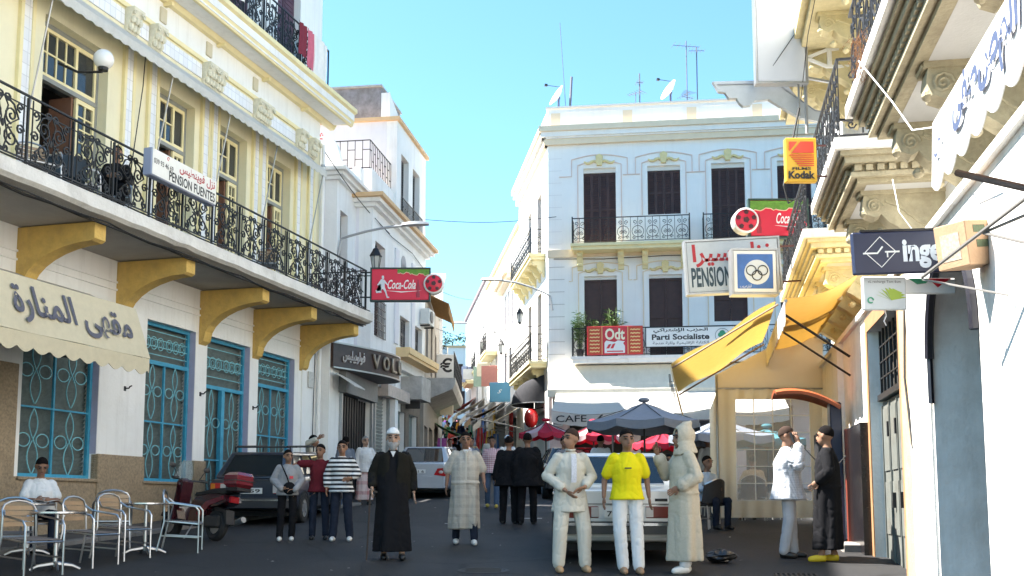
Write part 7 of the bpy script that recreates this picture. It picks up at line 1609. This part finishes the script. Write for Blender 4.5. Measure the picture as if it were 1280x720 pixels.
# --- man in the plaid kaftan
person('man walking in a pale plaid kaftan and white shoes in the middle of the street', at(-.72, 16.75), radians(6), 1.74, SKIN2, dict(anL=(.13, -.06, .09), knL=(.12, -.07, .5), anR=(-.13, .20, .10), knR=(-.12, .03, .5), wrL=(.28, -.10, .93), elL=(.26, .05, 1.14), elR=(-.26, .06, 1.14), wrR=(-.29, -.02, .90)),
       bottom=(JEAN, 1.0, .02), robe=(PLD, 1.0, .03, .24, .235, .19), shoes=WSH, extra=lambda t, j, Mh: (MB().box(-.012, .012, -.175, -.15, .95, 1.42).build('placket', mat('pale_placket', (.5, .47, .41), .9), t), MB().prism([(-.05, 1.44), (.05, 1.44), (0, 1.37)], -.140, -.118, 'y').build('collar', WHT, t)))
# --- three boys
def satchel(t, j, Mh):
    q = MB(); q.ell((.03, -.19, .98), (.12, .055, .12), 12, 8); q.build('shoulder_bag', BLK, t, 'all'); MB().tube([(-.12, -.12, 1.42), (-.02, -.175, 1.2), (.02, -.19, 1.08)], .014, 5).build('bag_strap', BLK, t); MB().box(.03, .10, -.168, -.155, 1.16, 1.21).build('chest_print', SIGNRED, t)
person('boy in a grey hooded sweatshirt with a black shoulder bag, beside the dark parked car', at(-3.62, 17.5), radians(12), 1.46, SKIN, dict(elR=(-.27, .02, 1.14), wrR=(-.12, -.20, .98), hdR=(0, -.22, .95), elL=(.27, .02, 1.14), wrL=(.14, -.20, .96), hdL=(.02, -.22, .93), anL=(.09, .03, .085), anR=(-.13, -.06, .085), yaw=.35),
       top=(GRYC, 2.0, .025, -.10), bottom=(BLK, 1.05, .0), shoes=WSH, extra=satchel)
person('boy in a maroon shirt with an arm round the smaller boy in grey', at(-3.13, 17.65), radians(4), 1.55, SKIN2, dict(elR=(-.42, .02, 1.36), wrR=(-.55, -.12, 1.26), elL=(.25, .05, 1.12), wrL=(.24, .05, .88), yaw=-.3),
       top=(MAR, .75, .02, -.10), bottom=(JEAN, 1.0, .0), shoes=BSH)
person('boy in a black and white striped sweater and dark jeans', at(-2.74, 17.45), radians(2), 1.61, SKIN, dict(elR=(-.25, .02, 1.13), wrR=(-.25, -.06, .90), elL=(.27, .03, 1.14), wrL=(.18, -.20, 1.06), hdL=(.05, -.24, 1.04), anR=(-.13, -.04, .085), anL=(.15, .02, .085)),
       top=(STR, 1.9, .022, -.12), bottom=(JEAN, 1.08, .0), shoes=WSH)
# --- figures behind them
person('man in grey shirt and jeans with his back turned by the dark shop', at(-4.05, 26.3), radians(200), 1.72, SKIN2, top=(GBL, .8, .015, -.1), bottom=(JEANL, 1.0, 0), shoes=BSH, vox=.02)
person('grey-haired man in white shirt and pale patterned wrap by the roller shutter', at(-3.72, 27.4), radians(30), 1.73, SKIN3, dict(elL=(.29, .02, 1.16), wrL=(.16, -.18, 1.08)), top=(WHT, 1.9, .03, -.14), robe=(pattern('pale_pink_wrap', (.6, .5, .5), (.45, .2, .2), .3, .25), .3, -.01, .12, .22, .17), shoes=BSH, hair=HAIRG, vox=.02)
person('man with a raised arm behind the boys, by the cafe corner', at(-4.45, 24.2), radians(60), 1.74, SKIN, dict(elR=(-.35, -.15, 1.52), wrR=(-.30, -.38, 1.62), yaw=.3), top=(OFFW, 1.9, .015, -.1), bottom=(JEAN, 1, 0), shoes=BSH, vox=.02)
person('man in pink checked shirt and jeans walking behind the kaftan man', at(-.48, 26.1), radians(-5), 1.72, SKIN2, dict(anL=(.12, -.14, .09), knL=(.12, -.08, .5), anR=(-.12, .16, .11)), top=(CHK, 1.9, .015, -.12), bottom=(JEANL, 1.05, 0), shoes=mat('yellow_shoe', (.5, .36, .06), .6), vox=.02)
person('young man in a dark shirt behind the shoulder of the kaftan man', at(-1.05, 27.5), radians(0), 1.72, SKIN2, top=(GBL, 1.0, .015, -.1), bottom=(BLK, 1, 0), shoes=BSH, vox=.02)
person('man in a white cap and white shirt further up the middle of the street', at(-.12, 29.2), radians(10), 1.75, SKIN2, top=(WHT, 1.9, .02, -.12), bottom=(LGR, 1, 0), shoes=BSH, cap='peak', vox=.02)
person('shorter man in black with his back turned, left of the pair', at(-.06, 21.1), radians(170), 1.70, SKIN2, dict(wrL=(.24, .04, .9), wrR=(-.24, .04, .9)), top=(BLK, 2.0, .05, -.22), bottom=(BLK, 1.12, -.02), shoes=BSH, build=1.1, vox=.018)
person('taller man in a black jacket with his back turned, right of the pair', at(.30, 20.9), radians(185), 1.76, SKIN2, dict(anL=(.14, .08, .085), anR=(-.12, -.08, .085)), top=(BLK, 2.0, .055, -.24), bottom=(BLK, 1.1, -.02), shoes=BSH, build=1.1, vox=.018)
person('man in dark clothes standing by the dark saloon behind the tunic man', at(1.12, 23.2), radians(40), 1.70, SKIN2, dict(yaw=-.3), top=(GBL, 1.9, .02, -.12), bottom=(BLK, 1, 0), shoes=BSH, vox=.02)
person('man in a white shirt under the red umbrella behind the white saloon', at(2.05, 25.0), radians(170), 1.74, SKIN2, top=(WHT, 1.0, .025, -.1), bottom=(LGR, 1, 0), shoes=BSH, vox=.02)
person('waiter in a white shirt standing beyond the terrace', at(5.0, 27.6), radians(-10), 1.72, SKIN2, top=(WHT, 1.9, .015, -.1), bottom=(BLK, 1, 0), shoes=BSH, vox=.02)
# --- man in the cream tunic
def tunic_trim(t, j, Mh):
    MB().sheet(lambda u, v: (-.032 + .064 * u, -.172 - .018 * sin(pi * v), 1.40 - .34 * v), 3, 8, .006).build('embroidered_placket', mat('pale_embroidery', (.62, .64, .72), .8, var=.3, vscale=60), t)
    k = MB(); k.tube([(.055 * cos(a * 2 * pi / 16), -.005 + .065 * sin(a * 2 * pi / 16), 1.455 + .006 * cos(a * 2 * pi / 8)) for a in range(16)], .012, 6, closed=True); k.build('collar', OFFW, t)
person('man in a cream tunic and loose trousers leaning on the car with folded hands', at(.72, 13.35), radians(10), 1.75, SKIN, dict(elR=(-.28, .05, 1.14), wrR=(-.10, -.19, .96), hdR=(.02, -.22, .86), elL=(.28, .05, 1.14), wrL=(.12, -.20, 1.0), hdL=(-.04, -.23, .95), yaw=-1.0, anL=(.17, -.02, .085), anR=(-.16, -.04, .085), knL=(.15, -.05, .5), knR=(-.14, -.05, .5), pel=(0, .03, .95)),
       top=(OFFW, 1.75, .018, -.24), bottom=(OFFW, 1.28, .02), shoes=mat('tan_slipper', (.42, .27, .15), .7), hair=HAIRS, extra=tunic_trim, build=1.0)
person('young man in a yellow T-shirt and white trousers in front of the white car', at(1.40, 13.2), radians(4), 1.74, SKIN2, dict(elL=(.25, .06, 1.13), wrL=(.27, .02, .90), elR=(-.26, .08, 1.12), wrR=(-.28, .02, .90), anL=(.12, -.06, .085), anR=(-.06, -.02, .085), knR=(-.10, -.04, .5), pel=(0, .02, .95), yaw=.12),
       top=(YLW, .85, .022, -.08), bottom=(WHT, 1.16, .0), shoes=mat('tan_sandal', (.32, .2, .12), .7), extra=lambda t, j, Mh: (MB().box(-.05, .03, -.152, -.140, 1.235, 1.25).build('chest_print', SIGNBLACK, t)))
# --- hooded figure
def hood(t, j, Mh):
    q = MB(); hd = V(j['head'])
    q.ell((0, .03, .03), (.105, .130, .125), 16, 12, Mh); q.tube([tuple(Mh @ Vector((0, .02, .07))), tuple(Mh @ Vector((0, .06, .14))), tuple(Mh @ Vector((0, .12, .185)))], [.10, .065, .02], 12); q.tube([hd + Vector((0, .03, -.05)), V(j['neck']) + Vector((0, .02, -.06))], [.115, .155], 14)
    me = fuse(q, .014, .008, 9); bm = bmesh.new(); bm.from_mesh(me); inv = Mh.inverted()
    bmesh.ops.delete(bm, geom=[v for v in bm.verts if (lambda c: c.y < -.075 + .02 * abs(c.z) and abs(c.x) < .10 and -.11 < c.z < .13)(inv @ v.co)], context='VERTS'); bm.to_mesh(me); bm.free()
    o = meshobj('hood', me, CRMC, t); s = o.modifiers.new('t', 'SOLIDIFY'); s.thickness = .018; s.offset = -1
    MB().cbox(-.02, .02, -.008, .008, -.05, .05, .004, Matrix.Translation(V(j['wrR']) + Vector((.02, -.03, .10)))).build('phone', BLACKP, t)
person('figure in a cream hooded robe with the hood up, seen from the side', at(2.10, 13.25), radians(-75), 1.76, SKIN2, dict(elR=(-.26, -.12, 1.16), wrR=(-.16, -.26, 1.40), elL=(.25, .06, 1.12), wrL=(.17, -.14, 1.0), yaw=0, anL=(.10, -.05, .085), anR=(-.10, .06, .085)),
       robe=(CRMC, 1.85, .02, .14, .195, .205), shoes=WSH, hair=None, bottom=(WHT, 1.1, .02), extra=hood, build=1.02)
# --- pair at the telephone
person('bald man in a fine checked shirt holding the telephone receiver', at(3.80, 14.95), radians(72), 1.80, SKIN2, dict(elR=(-.22, -.16, 1.20), wrR=(-.11, -.16, 1.50), hdR=(-.09, -.10, 1.62), elL=(.24, .04, 1.12), wrL=(.22, -.10, .92), anL=(.10, -.05, .085), anR=(-.11, .06, .085)),
       top=(CHG, 1.95, .035, -.20), bottom=(LGR, 1.12, .0), shoes=BSH, hair=HAIRS, build=1.14, extra=lambda t, j, Mh: (MB().tube([Mh @ Vector((-.10, -.04, .03)), Mh @ Vector((-.105, -.08, -.09))], [.020, .018], 8).build('telephone_receiver', BLACKP, t), MB().tube([(-.10, -.18, 1.48), (-.05, -.42, 1.2), (.0, -.62, 1.18), (.02, -.75, 1.32)], .007, 5).build('telephone_cord', BLACKP, t)))
person('person in a long black robe and yellow slippers facing the telephone', at(4.22, 14.5), radians(255), 1.80, SKIN, dict(yaw=-.5, elL=(.26, .02, 1.12), wrL=(.18, -.12, 1.0), anL=(.09, -.10, .085), anR=(-.10, .06, .085)), robe=(BLK, 1.9, .02, .15, .20, .19), shoes=YSH, hair=HAIRB, build=1.0)
# --- seated figures
SIT = dict(pel=(0, 0, .56), chest=(0, .02, .86), neck=(0, .0, 1.08), head=(0, -.03, 1.235), hipL=(.10, -.02, .53), hipR=(-.10, -.02, .53), knL=(.14, -.42, .52), knR=(-.14, -.42, .52), anL=(.13, -.40, .09), anR=(-.13, -.38, .09), shL=(.148, .01, .965), shR=(-.148, .01, .965), elL=(.235, -.07, .74), elR=(-.235, -.07, .74), wrL=(.10, -.30, .74), wrR=(-.10, -.30, .74), hdL=(.0, -.38, .74), hdR=(.02, -.38, .74))
def sit(**k): d = dict(SIT); d.update(k); return d
person('seated man in a white short-sleeved shirt reading at the cafe table by the wall', at(-6.85, 15.75, .0), radians(32), 1.72, SKIN2, sit(pitch=.45, head=(0, -.06, 1.225)), top=(WHT, .95, .03, -.04), bottom=(JEAN, 1.05, 0), shoes=BSH, build=1.12, extra=lambda t, j, Mh: MB().sheet(lambda u, v: (-.2 + .4 * u, -.62 + .3 * v, .725 + .012 * sin(u * 9)), 8, 4, .003).build('newspaper', mat('newsprint', (.62, .61, .58), .9, var=.3, vscale=40), t))
chair(-6.83, 15.8, 32, 'aluminium armchair under the seated man in white')
tb_ = person('man in dark clothes sitting on the long balcony with his back to the pier', (*FL.w(3.55, .88, 0)[:2], 6.40), FL.a + radians(-60), 1.72, SKIN, sit(), top=(BLK, 1.9, .03, -.06), bottom=(BLK, 1, 0), shoes=BSH)
for i, (x, y, rz, tp, lb) in enumerate([(3.55, 19.75, 30, cloth('pale_blue_cotton', (.40, .50, .62), .1), 'seated customer in a pale blue shirt at the edge of the plastic curtain'), (3.25, 22.55, 10, BLK, 'seated customer in dark clothes under the blue umbrella'), (4.85, 21.8, 185, cloth('beige_cotton', (.55, .46, .34), .1), 'seated customer in a beige top behind the clear plastic window'), (3.85, 23.35, -70, GBL, 'seated customer in a dark shirt behind the pale blue one')]):
    person(lb, at(x, y), radians(rz), 1.68, SKIN2, sit(), top=(tp, 1.9, .03, -.05), bottom=(JEAN, 1.0, 0), shoes=BSH, vox=.02)
# --- walkers further up the street, and the crowd at the top
cols = [('red', (.40, .06, .05)), ('white', (.7, .7, .68)), ('grey', (.2, .2, .22)), ('brown', (.2, .12, .07)), ('navy', (.03, .04, .09)), ('pale blue', (.35, .45, .6)), ('tan', (.45, .35, .22)), ('black', (.02, .02, .02))]
def walker(x, y, deg, ci, lab, H=1.7, group=None):
    n, c = cols[ci]; m = cloth('far_' + n.replace(' ', '_'), c, .15)
    return person(lab, at(x, y), radians(deg), H, SKIN2, dict(anL=(.11, -.10, .09), knL=(.11, -.06, .5), anR=(-.11, .12, .10)), top=(m, 1.6, .03, -.12), bottom=(JEAN if ci % 2 else BLK, 1.05, 0), vox=.035, hands=False, group=group)
walker(-2.1, 36.5, 20, 2, 'man in a grey shirt walking just beyond the silver car'); walker(-1.55, 42.0, -10, 6, 'man in a tan shirt walking up beyond the silver car'); walker(-2.4, 45.5, 180, 7, 'walker in black on the shaded side below the green awning'); walker(-1.0, 46, 10, 1, 'walker in white in the middle of the narrow street'); walker(-2.0, 52, 180, 5, 'walker in pale blue climbing the narrow street')
cols += [('green', (.06, .2, .08)), ('orange', (.5, .2, .03)), ('purple', (.14, .04, .2)), ('pink', (.6, .25, .3)), ('yellow', (.6, .5, .08)), ('teal', (.03, .22, .24))]
rd = random.Random(12)
CL = [(-3.2, 58, 0), (-2.5, 60, 1), (-3.5, 63, 2), (-2.6, 65, 3), (-4.0, 68, 8), (-3.3, 70, 4), (-4.4, 73, 6), (-3.7, 75, 9), (-5.0, 78, 5), (-4.2, 80, 7), (-5.2, 84, 10), (-4.5, 87, 11), (-5.6, 90, 12), (-4.8, 92, 13)]
for i, (x, y, c) in enumerate(CL): walker(x, y, rd.uniform(0, 360), c, 'small figure in %s in the crowd far up the narrow street' % cols[c][0], rd.uniform(1.6, 1.78), 'crowd far up the street')
# ================================================================ small street detail
t = thing('manhole_cover', 'round iron manhole cover in the asphalt near the old man', 'manhole cover', (-.35, 13.4, gz(13.4) + .004), 0, rot=(math.atan(SLOPE), 0, 0))
k = MB().lathe([(.001, .004), (.27, .004), (.27, .008), (.31, .008), (.33, 0)], 28)
for i in range(-4, 5): k.box(-.22, .22, .05 * i - .010, .05 * i + .010, .0045, .009)
k.build('cover', mat('cast_iron', (.045, .042, .04), .6, metal=.6, var=.4, vscale=12), t)
t = thing('drain_grate', 'iron drain grate at the foot of the right pavement', 'drain', (3.35, 12.9, gz(12.9) + .003), radians(-10), rot=(math.atan(SLOPE), 0, radians(-10)))
k = MB().box(-.25, .25, -.17, -.14, 0, .012).box(-.25, .25, .14, .17, 0, .012)
for i in range(9): k.box(-.24 + .058 * i, -.215 + .058 * i, -.139, .139, 0, .011)
k.build('grate', mat('cast_iron', (.045, .042, .04), .6, metal=.6, var=.4, vscale=12), t)
rd = random.Random(21); PAP = mat('litter_paper', (.55, .53, .5), .9, var=.2)
lit = MB()
for i in range(70):
    x, y = rd.uniform(-5.2, 4.2), rd.uniform(11.5, 30); a = rd.random() * 6.3; r = rd.uniform(.012, .035); z = gz(y) + .006
    lit.add([(x + r * cos(a + q) * rd.uniform(.6, 1.2), y + r * sin(a + q) * rd.uniform(.6, 1.2), z + rd.uniform(0, .012)) for q in (0, 1.6, 3.1, 4.7)], [(0, 1, 2, 3)])
o = lit.build('litter', PAP); o['kind'] = 'stuff'; o['label'] = 'scraps of paper and cigarette ends strewn on the asphalt'; o['category'] = 'litter'
# asphalt repair patches laid over the street
for (cx, cy, w, h, a) in [(-1.9, 19.5, 1.0, 1.6, .2), (1.9, 17.8, 1.4, .9, -.1), (.2, 12.6, 1.8, .6, .05), (-2.6, 24, .7, 2.2, .15), (.9, 25, .8, 1.3, 0)]:
    pts = []
    for i in range(18):
        q = 2 * pi * i / 18; e = (abs(cos(q)) ** 4 + abs(sin(q)) ** 4) ** -.25; x = w / 2 * e * cos(q) + rd.uniform(-.04, .04); y = h / 2 * e * sin(q) + rd.uniform(-.04, .04)
        X, Y = cx + x * cos(a) - y * sin(a), cy + x * sin(a) + y * cos(a); pts.append((X, Y, gz(Y) + .004))
    m = MB(); m.add(pts, [tuple(range(18))]); struct(m.build('street_patch', mat('tar_patch', (.013, .013, .015), .7, var=.3, vscale=8, bump=.4, bscale=90)))
# kerb stones along the cafe pavement
kb = MB().cbox(0, .92, -.10, .10, -.15, .075, .015).mesh('kerb_stone', KERB)
kr = thing('pavement_kerb', 'row of worn kerb stones edging the cafe pavement', 'kerb', (*FL.w(0, 1.25, 0)[:2], gz(FL.w(0, 1.25, 0).y)), FL.a, rot=None)
del kr['category']; del kr['label']; kr['kind'] = 'structure'
kr.rotation_euler = (0, -math.asin(SLOPE * sin(FL.a)), FL.a)
for i in range(21): put('kerb_stone', kb, kr, (-6.5 + .94 * i, rd.uniform(-.01, .01), rd.uniform(-.008, .008)))
# wires, boxes and fittings on the facades
def cab(name, pts, lab, r=.011, m=None): return tag(MB().tube(pts, r, 5).build(name, m or CABLE), lab, 'cable')
cab('wall_cable', [FC.w(.2, .06, 10.35), FC.w(2.0, .07, 10.30), FC.w(4.2, .06, 10.36), FC.w(6.6, .07, 10.30), FC.w(9, .06, 10.34)], 'black cable drooping along the band above the lower white windows', .014)
cab('wall_cable', [FL.w(5.0, .09, 6.5), FL.w(5.05, .09, 7.9), FL.w(5.3, .10, 9.6), FL.w(5.35, .10, 10.4)], 'thin cable climbing the cream pier between the upper cafe windows', .01)
cab('wall_cable', [FL.w(12.9, .07, 2.6), FL.w(12.92, .07, 4.2), FL.w(12.95, .08, 5.9)], 'black cable running up the corner pilaster of the cafe building', .012)
cab('wall_cable', [FM.w(2.75, .05, 9.9), FM.w(4.6, .06, 9.8), FM.w(7.2, .06, 9.9), FM.w(9.3, .05, 9.7)], 'cable strung below the orange cornice of the stepped house', .012)
cab('sign_wire', [(4.35, 17.95, 8.9), (4.9, 17.9, 9.7), (5.5, 17.8, 10.5)], 'thin stay wire slanting across the tall blank sign', .007)
cab('sign_wire', [FR.w(-4.2, .5, 8.3), FR.w(-1.5, .5, 9.2), FR.w(1.5, .3, 10.2)], 'thin wire slanting past the upper carved consoles', .007)
wire('overhead_wire', [FL.w(13.1, .1, 10.9), FM.w(4.2, .1, 9.8)], .15, 'short wire from the cafe building corner to the stepped house')
def aircon(loc, rz, lab):
    t = thing('air_conditioner', lab, 'air conditioner', loc, rz); MB().cbox(-.4, .4, -.32, 0, 0, .55, .02).build('casing', mat('aircon_white', (.66, .66, .63), .5, var=.1, dirt=.3), t)
    MB().lathe([(.001, 0), (.2, 0), (.21, .02), (.001, .02)], 20, Matrix.Translation((-.08, -.33, .28)) @ Matrix.Rotation(pi / 2, 4, 'X')).build('fan_grille', mat('aircon_dark', (.06, .06, .06), .6), t)
    for x in (-.3, .3): MB().box(x - .015, x + .015, -.32, .02, -.05, -.005).build('bracket', IRON, t)
aircon(FM.w(9.0, .02, 7.75), FM.a, 'white air conditioner on the stepped house beside its last small window')
# insulators and hooks between the cafe windows
for i, (s, z) in enumerate([(5.25, 3.75), (7.8, 3.9), (10.0, 3.8)]):
    t = thing('wall_hook', ['small iron hook on the white pier after the first blue window', 'small iron hook on the pier after the second blue window', 'small iron hook on the pier after the blue door'][i], 'hook', FL.w(s, .0, z), FL.a, 'iron hooks between the cafe windows')
    MB().tube([(0, 0, 0), (0, -.09, 0), (0, -.11, .03), (.05, -.11, .05)], .014, 5).build('hook', IRON, t); MB().cbox(-.03, .03, -.012, .0, -.05, .04, .004).build('plate', IRON, t)
# downpipe at the corner of the cafe building
t = thing('drain_pipe', 'white rain pipe running down the far corner of the cafe building', 'pipe', FL.w(13.1, .12, 0), FL.a)
MB().tube([(0, 0, 1.7), (0, 0, 11.0)], .05, 8).build('pipe', WHITE, t)
for z in (3, 5.6, 8, 10.4): MB().lathe([(.062, z), (.062, z + .06)], 10).build('clip', STEEL, t)
bpy.data.scenes.remove(TMP)
